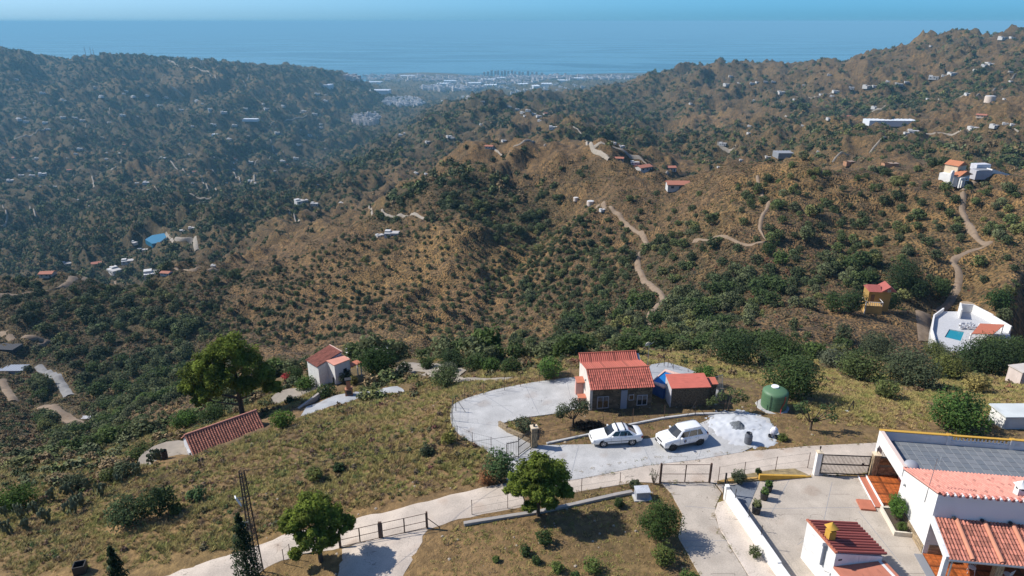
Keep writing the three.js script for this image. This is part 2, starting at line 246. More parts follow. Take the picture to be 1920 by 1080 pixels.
// ---------------------------------------------------------------- leaves
// a crown of small leaf faces set round lobes that fill an uneven volume
function leafCrown({ lobes = 10, leaves = 40, rx = 1, ry = 0.8, rz = rx, size = 0.22, lobe = 0.42, flat = 0, y0 = 0, droop = 0, long = 1.6, hollow = 0.35, lobeList = null, tone = 0.25 }) {
  const pos = [], nor = [], c = [], L = lobeList || [];
  if (!lobeList) for (let k = 0; k < lobes; k++) {
    const a = k * 2.39996 + rr(-0.4, 0.4), h = (k + 0.5) / lobes * 2 - 1, q = Math.sqrt(1 - h * h), f = rr(0.45, 0.72);
    L.push([q * Math.cos(a) * rx * f, y0 + ry * (h * f), q * Math.sin(a) * rz * f, lobe * rr(0.7, 1.25)]);
  }
  const d = V(), t1 = V(), t2 = V(), p = V(), nn = V();
  for (const [lx, ly, lz, lr] of L) {
    const tn = rr(1 - tone, 1 + tone);
    for (let i = 0; i < leaves; i++) {
      d.set(rr(-1, 1), rr(-1, 1) * (1 - flat), rr(-1, 1)).normalize();
      const q = lr * Math.pow(rr(hollow, 1), 0.5) * rr(0.85, 1.1);
      p.set(lx + d.x * q * rx ** 0.3, ly + d.y * q * 0.85, lz + d.z * q);
      // each leaf lies across a direction between outwards and upwards, so its face catches the light
      nn.set(d.x * 0.8 + rr(-0.75, 0.75), d.y * 0.8 + 0.45 + rr(-0.75, 0.75) , d.z * 0.8 + rr(-0.75, 0.75)).normalize();
      t1.set(rr(-1, 1), rr(-1, 1), rr(-1, 1)).cross(nn).normalize(); t2.crossVectors(nn, t1); t2.y -= droop; t2.normalize();
      const s = size * rr(0.6, 1.3), w = rr(0.75, 1.25) * tn, e = s * long * 0.62;
      pos.push(p.x - t1.x * s / 2, p.y - t1.y * s / 2, p.z - t1.z * s / 2, p.x + t1.x * s / 2, p.y + t1.y * s / 2, p.z + t1.z * s / 2, p.x + t2.x * e, p.y + t2.y * e, p.z + t2.z * e);
      for (let k = 0; k < 3; k++) { nor.push(nn.x, nn.y, nn.z); c.push(w, w, w * 0.95); }
    }
  }
  const g = new THREE.BufferGeometry(); g.setAttribute('position', new THREE.Float32BufferAttribute(pos, 3)); g.setAttribute('normal', new THREE.Float32BufferAttribute(nor, 3)); g.setAttribute('color', new THREE.Float32BufferAttribute(c, 3)); g.setAttribute('uv', new THREE.Float32BufferAttribute(new Float32Array(pos.length / 3 * 2), 2));
  return g;
}
const leafMat = (r, g, b) => new THREE.MeshPhysicalMaterial({ color: col(r * 1.5, g * 1.5, b * 1.5), vertexColors: true, roughness: 1, specularIntensity: 0.25, transmission: 0.3, thickness: 0, side: THREE.DoubleSide });   // leaves let some light through
const dryMat = new THREE.MeshStandardMaterial({ color: col(1, 1, 1), vertexColors: true, roughness: 0.9, side: THREE.DoubleSide });
function scatter(name, geo, mat, items, label, category) {        // items: [x, y, z, rx, ry, turn, colour]
  const m = new THREE.InstancedMesh(geo, mat, items.length), o = new THREE.Object3D();
  items.forEach(([x, y, z, rx, ry, turn, c], k) => { o.position.set(x, y, z); o.rotation.set(0, turn, 0); o.scale.set(rx, ry, rx); o.updateMatrix(); m.setMatrixAt(k, o.matrix); m.setColorAt(k, c); });
  m.name = numbered(name); scene.add(shade(m)); return tag(m, label, category, null, 'stuff');
}
const white = dryMat;
// tones of the scrub: deep evergreen, grey olive, yellowish, dry brown
const tones = [[0.046, 0.064, 0.022], [0.096, 0.108, 0.048], [0.132, 0.136, 0.042], [0.175, 0.122, 0.060], [0.074, 0.096, 0.028]];
function toneAt(x, z, dry) { const q = 0.5 + 0.5 * n2(x / 60, z / 60) + rr(-0.35, 0.35); const t = dry ? tones[3] : q < 0.45 ? tones[0] : q < 0.7 ? tones[4] : q < 0.9 ? tones[1] : tones[2], k = rr(0.75, 1.3); return col(t[0] * k, t[1] * k, t[2] * k); }
const bushGeos = [0, 1, 2].map(() => leafCrown({ lobes: 9, leaves: 26, rx: 0.85, ry: 0.75, size: 0.24, lobe: 0.40, y0: 0.45 }));
const farGeos = [0, 1].map(() => leafCrown({ lobes: 6, leaves: 14, rx: 0.9, ry: 0.65, size: 0.42, lobe: 0.46, y0: 0.4 }));
const cleared = [];                                               // [x, z, radius] kept free of scrub (buildings, yards, roads)
const keepFree = (x, z) => { for (const c of cleared) if ((x - c[0]) ** 2 + (z - c[1]) ** 2 < c[2] * c[2]) return true; return false; };
// ---------------------------------------------------------------- materials shared by buildings and yards
const concTex = grainTex(512, (u, v) => { const a = 0.90 + 0.09 * fbm(u * 5, v * 5, 5) + 0.04 * n2(u * 80, v * 80), st = sstep(0.25, 0.6, fbm(u * 3 + 7, v * 3, 3)) * 0.07, cr = Math.abs(n2b(u * 2.4 + 0.5 * fbm(u * 9, v * 9, 2), v * 2.4)) < 0.016 ? 0.2 : 0; return [a - st * 0.7 - cr, a - st - cr, a - st * 1.2 - cr]; });
concTex.repeat.set(1 / 13, 1 / 13);
const concBump = grainTex(256, (u, v) => { const a = 0.5 + 0.3 * fbm(u * 14, v * 14, 4); return [a, a, a]; }, false); concBump.repeat.set(1 / 3, 1 / 3);
const plasterTex = grainTex(256, (u, v) => { const a = 0.94 + 0.06 * fbm(u * 4, v * 4, 4) - 0.09 * sstep(0.2, 0.6, fbm(u * 9, v * 2, 3)); return [a, a * 0.995, a * 0.985]; }); plasterTex.repeat.set(1 / 4, 1 / 4);
const stoneTex = grainTex(256, (u, v) => { const c = Math.abs(n2(u * 16, v * 16)) < 0.12 ? 0.55 : 0.85 + 0.2 * n2b(u * 10, v * 10); return [c, c * 0.95, c * 0.86]; }); stoneTex.repeat.set(1 / 2.5, 1 / 2.5);
const conc = (r, g, b) => new THREE.MeshStandardMaterial({ color: col(r, g, b), map: concTex, bumpMap: concBump, bumpScale: 0.012, roughness: 0.95 });
const plaster = (r, g, b) => new THREE.MeshStandardMaterial({ color: col(r, g, b), map: plasterTex, roughness: 0.92 });
const M = {
  road: conc(0.60, 0.51, 0.42), pad: conc(0.53, 0.52, 0.50), yard: conc(0.52, 0.45, 0.37), walk: conc(0.66, 0.57, 0.48), gravel: conc(0.42, 0.43, 0.44), track: conc(0.27, 0.195, 0.13), pale: conc(0.36, 0.31, 0.25),
  white: plaster(0.83, 0.82, 0.80), cream: plaster(0.70, 0.58, 0.42), yellow: plaster(0.62, 0.36, 0.055), ochre: plaster(0.55, 0.33, 0.10), terracotta: plaster(0.50, 0.17, 0.10), pink: plaster(0.66, 0.30, 0.22),
  stone: new THREE.MeshStandardMaterial({ color: col(0.50, 0.42, 0.32), map: stoneTex, bumpMap: stoneTex, bumpScale: 0.03, roughness: 0.95 }), darkStone: new THREE.MeshStandardMaterial({ color: col(0.17, 0.145, 0.12), map: stoneTex, bumpMap: stoneTex, bumpScale: 0.04, roughness: 0.95 }),
  tile: new THREE.MeshStandardMaterial({ color: col(1, 1, 1), vertexColors: true, roughness: 0.85, side: THREE.DoubleSide }),
  iron: std(0.035, 0.03, 0.028, { roughness: 0.6, metalness: 0.4 }), rust: std(0.11, 0.065, 0.045, { roughness: 0.8 }), steel: std(0.35, 0.36, 0.37, { roughness: 0.45, metalness: 0.7 }), grey: std(0.22, 0.23, 0.25), black: std(0.02, 0.02, 0.022, { roughness: 0.6 }), wood: std(0.13, 0.075, 0.04),
  glass: new THREE.MeshPhysicalMaterial({ color: col(0.015, 0.018, 0.022), roughness: 0.06, clearcoat: 0.5 }), red: std(0.45, 0.03, 0.025, { roughness: 0.5 }), bluePlaster: plaster(0.06, 0.12, 0.30), whitePlain: std(0.8, 0.8, 0.8, { roughness: 0.5 }),
};
// the yards lie level: true the ground up to the pads first
function worldPoly(pts, y = 0) { return pts.map(([px, py]) => sight(px, py, y)); }
function inside(p, x, z) { let c = false; for (let i = 0, j = p.length - 1; i < p.length; j = i++) if ((p[i].z > z) !== (p[j].z > z) && x < (p[j].x - p[i].x) * (z - p[i].z) / (p[j].z - p[i].z) + p[i].x) c = !c; return c; }
function flatPoly(name, pts, y, mat, th = 0.14) {                 // a slab cast on the ground, outline in world x, z
  const s = new THREE.Shape(pts.map(p => new THREE.Vector2(p.x, -p.z)));
  const g = new THREE.ExtrudeGeometry(s, { depth: th, bevelEnabled: true, bevelSize: 0.02, bevelThickness: 0.015, bevelSegments: 1 }); g.rotateX(-Math.PI / 2); g.translate(0, y - th, 0);
  yards.push(pts); return structure(name, g, mat);
}
const yards = [];
function smoothClosed(pts, n = 6) { const c = new THREE.CatmullRomCurve3(pts, true, 'centripetal'); return c.getPoints(pts.length * n).slice(0, -1); }
const padPts = smoothClosed(worldPoly([[845, 778], [850, 760], [880, 746], [960, 725], [1080, 708], [1108, 709], [1116, 740], [1085, 765], [1040, 776], [985, 784], [942, 796], [950, 806], [1000, 830], [985, 850], [950, 868], [905, 840], [865, 818], [848, 798]]), 5);
flatPoly('concrete_yard', padPts, 0.06, M.pad);
const parkPts = worldPoly([[988, 846], [1010, 836], [1115, 834], [1225, 822], [1300, 800], [1340, 783], [1400, 776], [1442, 785], [1450, 806], [1445, 822], [1392, 848], [1310, 862], [1210, 874], [1090, 898], [985, 912], [950, 900], [955, 868]]);
flatPoly('parking_apron', parkPts, 0.055, M.pad);
const rightRoad = worldPoly([[952, 905], [1010, 900], [1090, 885], [1210, 862], [1310, 852], [1410, 846], [1515, 837], [1660, 830], [1700, 830], [1680, 884], [1520, 894], [1430, 902], [1340, 906], [1235, 906], [1195, 904], [1090, 921], [985, 950], [955, 958]]);
flatPoly('road', rightRoad, 0.03, M.road);
flatPoly('driveway', worldPoly([[1240, 906], [1336, 905], [1352, 925], [1341, 950], [1342, 975], [1352, 1000], [1378, 1042], [1420, 1110], [1330, 1110], [1272, 1008], [1280, 965], [1258, 925]]), 0.04, M.yard);
flatPoly('walkway', worldPoly([[1366, 938], [1346, 944], [1341, 962], [1349, 992], [1380, 1042], [1424, 1112], [1478, 1112], [1410, 1010]]), 0.07, M.walk);
const yardPts = [sight(1340, 905, 0), sight(1430, 902, 0), sight(1520, 894, 0), sight(1645, 895, 0), V(29.4, 0, -46), V(28.6, 0, -40), V(28.1, 0, -36.9), V(40, 0, -34), V(40, 0, -28), V(18, 0, -28), sight(1462, 1080, 0), sight(1370, 940, 0), sight(1352, 920, 0)];
flatPoly('courtyard', yardPts, 0.05, M.yard);
flatPoly('gravel_bed', worldPoly([[1205, 700], [1222, 684], [1250, 680], [1285, 690], [1320, 705], [1330, 722], [1350, 735], [1345, 752], [1310, 740], [1240, 735]]), 0.05, M.gravel, 0.1);
// roads that follow the ground
function ribbon(name, pairs, mat, lift = 0.07, cross = 4, clear = true) {      // pairs: [left point, right point] down the road
  const A = new THREE.CatmullRomCurve3(pairs.map(p => p[0]), false, 'centripetal'), B = new THREE.CatmullRomCurve3(pairs.map(p => p[1]), false, 'centripetal');
  const len = A.getLength(), n = Math.min(160, Math.max(8, Math.ceil(len / (0.7 + -pairs[0][0].z * 0.004)))), pos = [], uv = [], idx = [];
  for (let i = 0; i <= n; i++) {
    const a = A.getPoint(i / n), b = B.getPoint(i / n);
    for (let k = 0; k <= cross; k++) {
      const e = k === 0 || k === cross ? 0.25 : 0, wob = e ? 0.10 * n2(a.x * 0.8 + k, a.z * 0.8) : 0, f = k / cross + wob * (k ? 1 : -1) * 0.3, x = lerp(a.x, b.x, f), z = lerp(a.z, b.z, f);
      pos.push(x, land(x, z) + lift - (e ? lift * 0.9 : 0), z); uv.push(x, z);
      if (i < n && k < cross) { const q = i * (cross + 1) + k; idx.push(q, q + 1, q + cross + 1, q + 1, q + cross + 2, q + cross + 1); }
    }
    if (clear) { const w = a.distanceTo(b); cleared.push([(a.x + b.x) / 2, (a.z + b.z) / 2, w * 0.5]); if (w > 3) { cleared.push([a.x, a.z, w * 0.25], [b.x, b.z, w * 0.25]); } }
  }
  const g = new THREE.BufferGeometry(); g.setAttribute('position', new THREE.Float32BufferAttribute(pos, 3)); g.setAttribute('uv', new THREE.Float32BufferAttribute(uv, 2)); g.setIndex(idx); g.computeVertexNormals();
  if (g.attributes.normal.getY(0) < 0) { const ix = g.index.array; for (let i = 0; i < ix.length; i += 3) { const t = ix[i]; ix[i] = ix[i + 1]; ix[i + 1] = t; } g.computeVertexNormals(); }
  return structure(name, g, mat);
}
ribbon('road', [[[180, 1112], [330, 1150]], [[300, 1082], [420, 1112]], [[425, 1042], [500, 1064]], [[520, 1008], [565, 1042]], [[600, 990], [640, 1027]], [[670, 971], [715, 1012]], [[750, 953], [800, 994]], [[830, 932], [870, 972]], [[970, 902], [985, 950]]].map(p => [sight(...p[0]), sight(...p[1])]), M.road, 0.12, 6);
ribbon('gate_lane', [[[640, 1030], [800, 994]], [[638, 1055], [785, 1025]], [[634, 1085], [755, 1080]], [[620, 1130], [735, 1130]]].map(p => [sight(...p[0]), sight(...p[1])]), M.road, 0.09, 6);
function track(name, pts, width, mat = M.track, lift) {             // a lane along sighted points
  if (pts[0][1] < 440) width *= 0.62;
  const P = pts.map(p => sight(...p)), pairs = P.map((p, i) => { const a = P[Math.max(0, i - 1)], b = P[Math.min(P.length - 1, i + 1)], d = V(b.x - a.x, 0, b.z - a.z).normalize(), w = width / 2; return [V(p.x + d.z * w, 0, p.z - d.x * w), V(p.x - d.z * w, 0, p.z + d.x * w)]; });
  return ribbon(name, pairs, mat, lift ?? (0.15 + -P[0].z * 0.0012), 3);
}
track('hill_track', [[1120, 386], [1147, 390], [1162, 403], [1192, 434], [1214, 464], [1198, 478], [1196, 505], [1212, 530], [1244, 560], [1230, 575], [1218, 600], [1212, 645]], 3.6, M.track);
track('hill_track', [[1830, 336], [1806, 352], [1804, 395], [1822, 430], [1852, 458], [1820, 471], [1788, 490], [1798, 520], [1785, 560], [1755, 588]], 3.4, M.track);
track('hill_track', [[1420, 330], [1440, 380], [1425, 425], [1432, 455], [1300, 452]], 2.2, M.track);
track('ridge_road', [[925, 277], [970, 273], [1022, 271]], 3.2, M.pale);
track('ridge_road', [[1075, 238], [1090, 252], [1108, 270], [1122, 287], [1142, 300]], 4, M.pale);
track('ridge_road', [[1112, 277], [1170, 283], [1200, 296], [1216, 310], [1252, 322]], 4, M.pale);
track('lane', [[688, 386], [718, 397], [758, 407], [796, 411]], 2.6, M.pale);
track('lane', [[542, 394], [552, 404], [562, 416]], 3, M.pale);
track('lane', [[0, 554], [60, 549], [110, 540], [215, 528]], 3.0, M.track);
track('lane', [[330, 503], [365, 506], [405, 505]], 2.8, M.track);
track('lane', [[310, 440], [335, 449], [360, 455], [369, 470]], 5, M.pale);
track('lane', [[0, 624], [50, 631], [88, 640], [62, 655]], 3.4, M.track);
track('lane', [[72, 686], [100, 704], [118, 724], [130, 742]], 3.2, conc(0.24, 0.235, 0.23));
track('lane', [[80, 762], [110, 772], [135, 790], [158, 800]], 4.0, M.track);
track('lane', [[4, 712], [14, 735], [26, 752]], 3.0, M.track);
for (const [w, pts] of [[8, [[176, 353], [181, 330], [215, 317], [228, 300]]], [8, [[320, 302], [345, 320], [380, 341], [407, 360]]], [9, [[398, 318], [440, 325], [453, 343]]], [9, [[472, 344], [478, 328]]], [10, [[478, 311], [505, 298], [531, 284]]], [9, [[508, 262], [513, 285]]], [11, [[0, 264], [80, 246], [162, 232]]], [12, [[315, 113], [330, 122], [345, 130]]], [12, [[357, 127], [385, 134], [406, 152]]], [12, [[320, 162], [335, 172], [346, 181]]], [9, [[306, 140], [301, 157]]], [10, [[466, 141], [456, 152], [462, 163]]], [6, [[5, 385], [13, 405], [5, 425]]], [7, [[56, 388], [68, 408]]], [5, [[210, 362], [300, 364], [400, 368], [420, 362]]], [10, [[500, 236], [540, 225], [576, 216]]], [8, [[205, 215], [230, 207]]]]) track('valley_road', pts, w * 0.75, M.pale, w * 0.3);
for (const [w, pts] of [[6, [[1345, 268], [1380, 274]]], [5, [[1620, 212], [1650, 205], [1660, 198]]], [6, [[1760, 186], [1815, 180], [1880, 168]]], [5, [[1895, 150], [1905, 138], [1893, 150]]], [6, [[1465, 190], [1530, 180], [1560, 172]]], [4, [[1700, 246], [1800, 246], [1910, 248]]], [3.5, [[1560, 305], [1640, 275], [1700, 256]]]]) track('valley_road', pts, w * 0.75, M.pale, w * 0.25);
// drive and terraces of the white house on the left
ribbon('drive', [[[560, 782], [575, 762]], [[640, 758], [628, 742]], [[690, 742], [676, 735]], [[760, 735], [745, 724]]].map(p => [sight(...p[0]), sight(...p[1])]), M.gravel, 0.12, 4);
ribbon('drive', [[[742, 694], [756, 678]], [[785, 700], [800, 682]], [[815, 704], [832, 684]], [[860, 707], [876, 694]]].map(p => [sight(...p[0]), sight(...p[1])]).filter(p => p[0].z > -100 && p[1].z > -100), M.pale, 0.12, 4);
track('drive', [[800, 700], [850, 710], [900, 712], [958, 710]], 1.6, M.pale, 0.1);

// joints cut in the yard slabs
{
  const seam = (parent, list, y) => { for (const [a, b] of list) { const p = sight(...a, 0), q = sight(...b, 0); part('joint', box(p.distanceTo(q), 0.012, 0.035).rotateY(Math.atan2(-(q.z - p.z), q.x - p.x)).translate((p.x + q.x) / 2, y, (p.z + q.z) / 2), M.grey, parent); } };
  const find = n => scene.children.find(o => o.name === n);
  seam(find('concrete_yard'), [[[912, 744], [962, 776]], [[1062, 712], [1074, 764]], [[870, 752], [905, 765]], [[852, 790], [935, 800]], [[985, 724], [1012, 780]]], 0.07);
  seam(find('parking_apron'), [[[1208, 842], [1222, 870]], [[1085, 836], [1070, 896]], [[1335, 786], [1310, 858]]], 0.066);
  seam(find('courtyard'), [[[1480, 900], [1440, 975]], [[1560, 905], [1545, 975]], [[1425, 955], [1650, 952]], [[1610, 960], [1690, 1060]]], 0.06);
  seam(find('driveway'), [[[1285, 950], [1345, 955]], [[1275, 1015], [1365, 1015]]], 0.05);
}
// ---------------------------------------------------------------- roofs of half-round clay tiles
function tileRoof(w, run, y0, y1, o = {}) {                        // width along x; from (z 0, y0) down to (z run, y1)
  const { pitch = 0.215, r = 0.085, rows = 12, tone = [0.40, 0.125, 0.075], vary = 0.22, under = true, seg = 4 } = o;
  const n = Math.round(w / pitch), L = Math.hypot(run, y1 - y0), pos = [], c = [], a = Math.atan2(y0 - y1, run), ca = Math.cos(a), sa = Math.sin(a);
  const put = (x, u, h, k) => { pos.push(x, y0 - u * sa + h * ca, u * ca + h * sa); c.push(tone[0] * k, tone[1] * k, tone[2] * k); };
  for (let i = 0; i < n; i++) {
    const x = (i + 0.5) * w / n, cr = rr(-0.006, 0.006);
    for (let j = 0; j < rows; j++) {
      const u0 = L * j / rows, u1 = L * (j + 1) / rows + 0.05, k = rr(1 - vary, 1 + vary) * (rnd() < 0.07 ? 0.62 : 1), ra = r * 0.88, rb = r * 1.06;
      for (let s = 0; s < seg; s++) {
        const t0 = Math.PI * s / seg, t1 = Math.PI * (s + 1) / seg;
        const q = (u, t, rad, lift) => [x + cr + Math.cos(t) * rad, u, Math.sin(t) * rad + lift];
        const A = q(u0, t0, ra, 0), B = q(u0, t1, ra, 0), C = q(u1, t1, rb, 0.018), D = q(u1, t0, rb, 0.018);
        for (const p of [A, D, C, A, C, B]) put(p[0], p[1], p[2], k);
      }
    }
  }
  if (under) for (const p of [[0, 0], [0, L], [w, L], [0, 0], [w, L], [w, 0]]) put(p[0], p[1], 0.005, 0.55);
  return fromTris(pos, c);
}
function ridgeTiles(len, y, z, tone = [0.40, 0.125, 0.075], r = 0.11) {
  const pos = [], c = [], n = Math.round(len / 0.4);
  for (let i = 0; i < n; i++) { const k = rr(0.8, 1.2), x0 = len * i / n, x1 = len * (i + 1) / n + 0.04; for (let s = 0; s < 5; s++) { const t0 = Math.PI * s / 5, t1 = Math.PI * (s + 1) / 5, A = [x0, y + Math.sin(t0) * r, z + Math.cos(t0) * r], B = [x0, y + Math.sin(t1) * r, z + Math.cos(t1) * r], C = [x1, y + Math.sin(t1) * r * 1.1, z + Math.cos(t1) * r * 1.1], D = [x1, y + Math.sin(t0) * r * 1.1, z + Math.cos(t0) * r * 1.1]; for (const p of [A, D, C, A, C, B]) { pos.push(...p); c.push(tone[0] * k, tone[1] * k, tone[2] * k); } } }
  return fromTris(pos, c);
}
// ---------------------------------------------------------------- the white villa on the right
{
  const villa = thing('villa', 'white villa with terracotta tile roofs and grey roof terrace at lower right', 'house', [28.05, 0, -36.95], -0.14);
  const LX = 17, slope = 4.9, yF = 5.1, yB = 3.45, tz = -10.0;
  const wall = part('wall', merge([
    prism([[0, 0], [0, yF - 0.12], [-slope, yB - 0.12], [-slope, 0]], 0.25).rotateY(-Math.PI / 2).translate(0.125, 0, 0).scale(1, 1, 1),
    slab(0.25, LX, 0, yF - 0.14, -0.25, 0), slab(2.6, 2.85, 0, 2.6, tz + 0.2, -slope - 0.001)]), M.white, villa);
  part('plinth', merge([slab(-0.05, 0, 0, 0.75, -slope + 0.1, -0.05), slab(0.3, 6, 0, 0.9, 0, 0.05)]), M.stone, villa);
  const roof = part('roof', tileRoof(LX + 0.1, slope + 0.1, yF, yB, { rows: 13, tone: [0.60, 0.26, 0.20], vary: 0.13, pitch: 0.23 }).rotateY(Math.PI).translate(LX, 0.02, 0.05), M.tile, villa);
  part('verge_tiles', ridgeTiles(5.2, 0, 0, [0.52, 0.19, 0.14], 0.09).rotateY(Math.PI / 2).rotateX(-Math.atan2(yF - yB, slope)).translate(0.06, yF + 0.03, 0.02), M.tile, roof);
  // high edge towards the courtyard: cap tiles bedded in white mortar
  const caps = [], mort = [];
  for (let x = 0.1; x < LX; x += 0.46) { caps.push(new THREE.CylinderGeometry(0.10, 0.10, 0.34, 8, 1, false).rotateX(Math.PI / 2).translate(x + 0.2, yF + 0.01, 0.03)); mort.push(box(0.10, 0.16, 0.3, x + 0.43, yF - 0.02, 0.03)); }
  const capG = merge(caps); capG.setAttribute('color', new THREE.Float32BufferAttribute(new Float32Array(capG.attributes.position.count * 3).map((_, i) => [0.40, 0.13, 0.10][i % 3]), 3));
  part('cap_tiles', capG, M.tile, roof); part("mortar", merge(mort), M.whitePlain, roof).userData.kind = "stuff";
  // roof terrace on a slab, with tiles picked out one by one
  part('terrace_slab', slab(0, LX, 2.45, 2.72, tz, -slope), M.white, villa);
  const terr = new THREE.Group(); terr.name = 'terrace_floor'; villa.add(terr);
  part('grout', slab(0.25, LX, 2.72, 2.735, tz + 0.25, -slope - 0.02), std(0.40, 0.40, 0.39), terr);
  const tm = [[0.155, 0.17, 0.185], [0.135, 0.152, 0.17], [0.175, 0.187, 0.20], [0.145, 0.158, 0.172]].map(c => std(...c, { roughness: 0.75 })), tg = new THREE.BoxGeometry(0.565, 0.022, 0.565);
  for (let i = 0; i < 27; i++) for (let j = 0; j < 8; j++) { const t = part('floor_tile', tg, tm[Math.floor(rnd() * 4)], terr); t.position.set(0.57 + i * 0.603, 2.745 + rr(-0.001, 0.001), -slope - 0.36 - j * 0.603); }
  const par = part('parapet', merge([slab(0, 0.22, 2.72, 3.56, tz, -slope - 0.12), slab(0.22, 5.0, 2.72, 3.56, tz, tz + 0.2), slab(9.9, LX, 2.72, 3.56, tz, tz + 0.2), slab(5.3, 9.6, 2.72, 3.12, tz, tz + 0.2), slab(5.0, 5.3, 2.72, 3.6, tz - 0.04, tz + 0.26), slab(9.6, 9.9, 2.72, 3.6, tz - 0.04, tz + 0.26)]), M.white, villa);
  part('coping', merge([slab(-0.03, 5.0, 3.56, 3.62, tz - 0.04, tz + 0.24), slab(9.9, LX, 3.56, 3.62, tz - 0.04, tz + 0.24), slab(5.3, 9.6, 3.50, 3.6, tz - 0.02, tz + 0.22), slab(4.98, 5.32, 3.6, 3.66, tz - 0.06, tz + 0.28), slab(9.58, 9.92, 3.6, 3.66, tz - 0.06, tz + 0.28)]), M.yellow, par);
  part('side_coping', slab(-0.03, 0.25, 3.56, 3.61, tz + 0.25, -slope - 0.1), plaster(0.72, 0.58, 0.52), par);
  const bal = new THREE.LatheGeometry([[0, 0], [0.06, 0], [0.06, 0.04], [0.03, 0.08], [0.065, 0.16], [0.03, 0.28], [0.05, 0.34], [0.05, 0.38], [0, 0.38]].map(p => new THREE.Vector2(...p)), 8);
  for (let x = 5.45; x < 9.55; x += 0.27) part('baluster', bal, M.whitePlain, par).position.set(x, 3.12, tz + 0.1);
  // the open porch below the terrace
  part('porch_post', merge([slab(0, 0.35, 0.3, 2.45, tz, tz + 0.35), slab(0, 2.6, 2.2, 2.45, tz + 0.36, tz + 0.5)]), M.white, villa);
  part('porch_wall', slab(0.1, 2.6, 0.25, 1.1, tz + 0.05, tz + 0.3), M.stone, villa);
  const rail = []; for (let x = 0.45; x < 2.5; x += 0.13) rail.push(box(0.02, 0.95, 0.02, x, 1.6, tz + 0.17)); rail.push(box(2.2, 0.03, 0.03, 1.5, 2.05, tz + 0.17));
  part('window_grille', merge(rail), M.iron, villa);
  const ot = grainTex(128, (u, v) => { const k = (u * 4 % 1 < 0.05 || v * 4 % 1 < 0.05) ? 0.62 : 1; const a = k * (0.9 + 0.12 * n2(u * 4, v * 4)); return [a, a, a]; }); ot.repeat.set(0.7, 0.7);
  const orange = new THREE.MeshStandardMaterial({ color: col(0.52, 0.14, 0.035), map: ot, roughness: 0.5 });
  const fl = (x0, x1, y, z0, z1, d) => { const g = slab(x0, x1, y - d, y, z0, z1), p = g.attributes.position, uv = g.attributes.uv; for (let i = 0; i < p.count; i++) uv.setXY(i, p.getX(i), p.getZ(i) + p.getY(i)); return g; };
  part('porch_floor', merge([fl(0.02, 2.6, 0.30, tz + 0.3, -5.0, 0.3), fl(-0.95, 0.018, 0.299, -8.4, -5.0, 0.3)]), orange, villa);
  part('step', merge([slab(-1.5, -0.97, 0, 0.16, -8.4, -4.6)]), M.terracotta, villa);
  part('step_edge', merge([slab(-1.0, -0.93, 0.06, 0.315, -8.42, -4.6), slab(-1.56, -1.5, 0, 0.17, -8.42, -4.6)]), M.whitePlain, villa);
  // front porch under the big tiled lean-to
  const py0 = 3.2, py1 = 2.28, pr = 2.85;
  const lean = part('porch_roof', tileRoof(LX, pr, py0, py1, { rows: 8, tone: [0.43, 0.165, 0.115], vary: 0.3, pitch: 0.215, r: 0.08 }).translate(0.05, 0, 0.03), M.tile, villa);
  for (let x = 1.45; x < LX; x += 1.72) part('roof_rib', merge([new THREE.CylinderGeometry(0.15, 0.15, Math.hypot(pr, py0 - py1) - 0.1, 10).rotateX(Math.PI / 2).rotateX(Math.atan2(py0 - py1, pr)).translate(x, (py0 + py1) / 2 + 0.07, pr / 2 + 0.05)]), plaster(0.62, 0.27, 0.17), lean);
  for (let x = 1.3; x < LX; x += 1.72) part('ridge_stone', new THREE.DodecahedronGeometry(0.13, 0).translate(x, py0 + 0.14, 0.12), M.black, lean);
  part('fascia', prism([[0.02, py0 - 0.32], [pr - 0.05, py1 - 0.32], [pr - 0.05, py1 + 0.10], [0.02, py0 + 0.12]], 0.2).rotateY(-Math.PI / 2).translate(0.0, 0, 0), M.white, villa);
  part('gutter', new THREE.CylinderGeometry(0.07, 0.07, LX, 8, 1, false).rotateZ(Math.PI / 2).translate(LX / 2, py1 - 0.03, pr + 0.13), M.steel, villa);
  part('downpipe', bar(V(0.22, 0.1, pr + 0.12), V(0.22, py1 - 0.05, pr + 0.12), 0.05, 8), M.steel, villa);
  part('corner_post', merge([slab(-0.12, 0.16, 0, py1 - 0.12, pr - 0.38, pr - 0.06)]), M.white, villa);
  part('stone_pillar', slab(3.0, 3.45, 0, py1 - 0.1, pr - 0.5, pr - 0.08), M.stone, villa);
  part('stone_pillar', slab(7.0, 7.45, 0, py1 - 0.1, pr - 0.5, pr - 0.08), M.stone, villa);
  part('porch_beam', slab(-0.1, LX, py1 - 0.22, py1 - 0.05, pr - 0.34, pr - 0.12), M.white, villa);
  part('porch_floor', fl(0.02, LX, 0.17, 0.06, pr + 0.3, 0.17), orange, villa);
  part('threshold', slab(-0.55, 0.0, 0, 0.12, 0.1, pr + 0.3), M.grey, villa);
  for (const x of [4.2, 8.2]) { const w = part('window', slab(x, x + 1.2, 1.0, 2.2, 0.003, 0.05), M.glass, villa); part('frame', merge([slab(x - 0.06, x, 0.94, 2.26, 0.0, 0.07), slab(x + 1.2, x + 1.26, 0.94, 2.26, 0.0, 0.07), slab(x, x + 1.2, 2.2, 2.26, 0.0, 0.07), slab(x, x + 1.2, 0.94, 1.0, 0.0, 0.07)]), M.wood, w); }
  // chimney like a little white house
  const ch = part('chimney', merge([box(0.5, 1.0, 0.5, 0, 0.5, 0), new THREE.ConeGeometry(0.5, 0.45, 4).rotateY(Math.PI / 4).translate(0, 1.22, 0)]).translate(5.4, 4.55, -0.95), M.white, villa);
  part('vent', merge([box(0.2, 0.09, 0.02, 5.4, 5.38, -0.69), box(0.02, 0.09, 0.2, 5.14, 5.38, -0.95)]), M.black, ch);
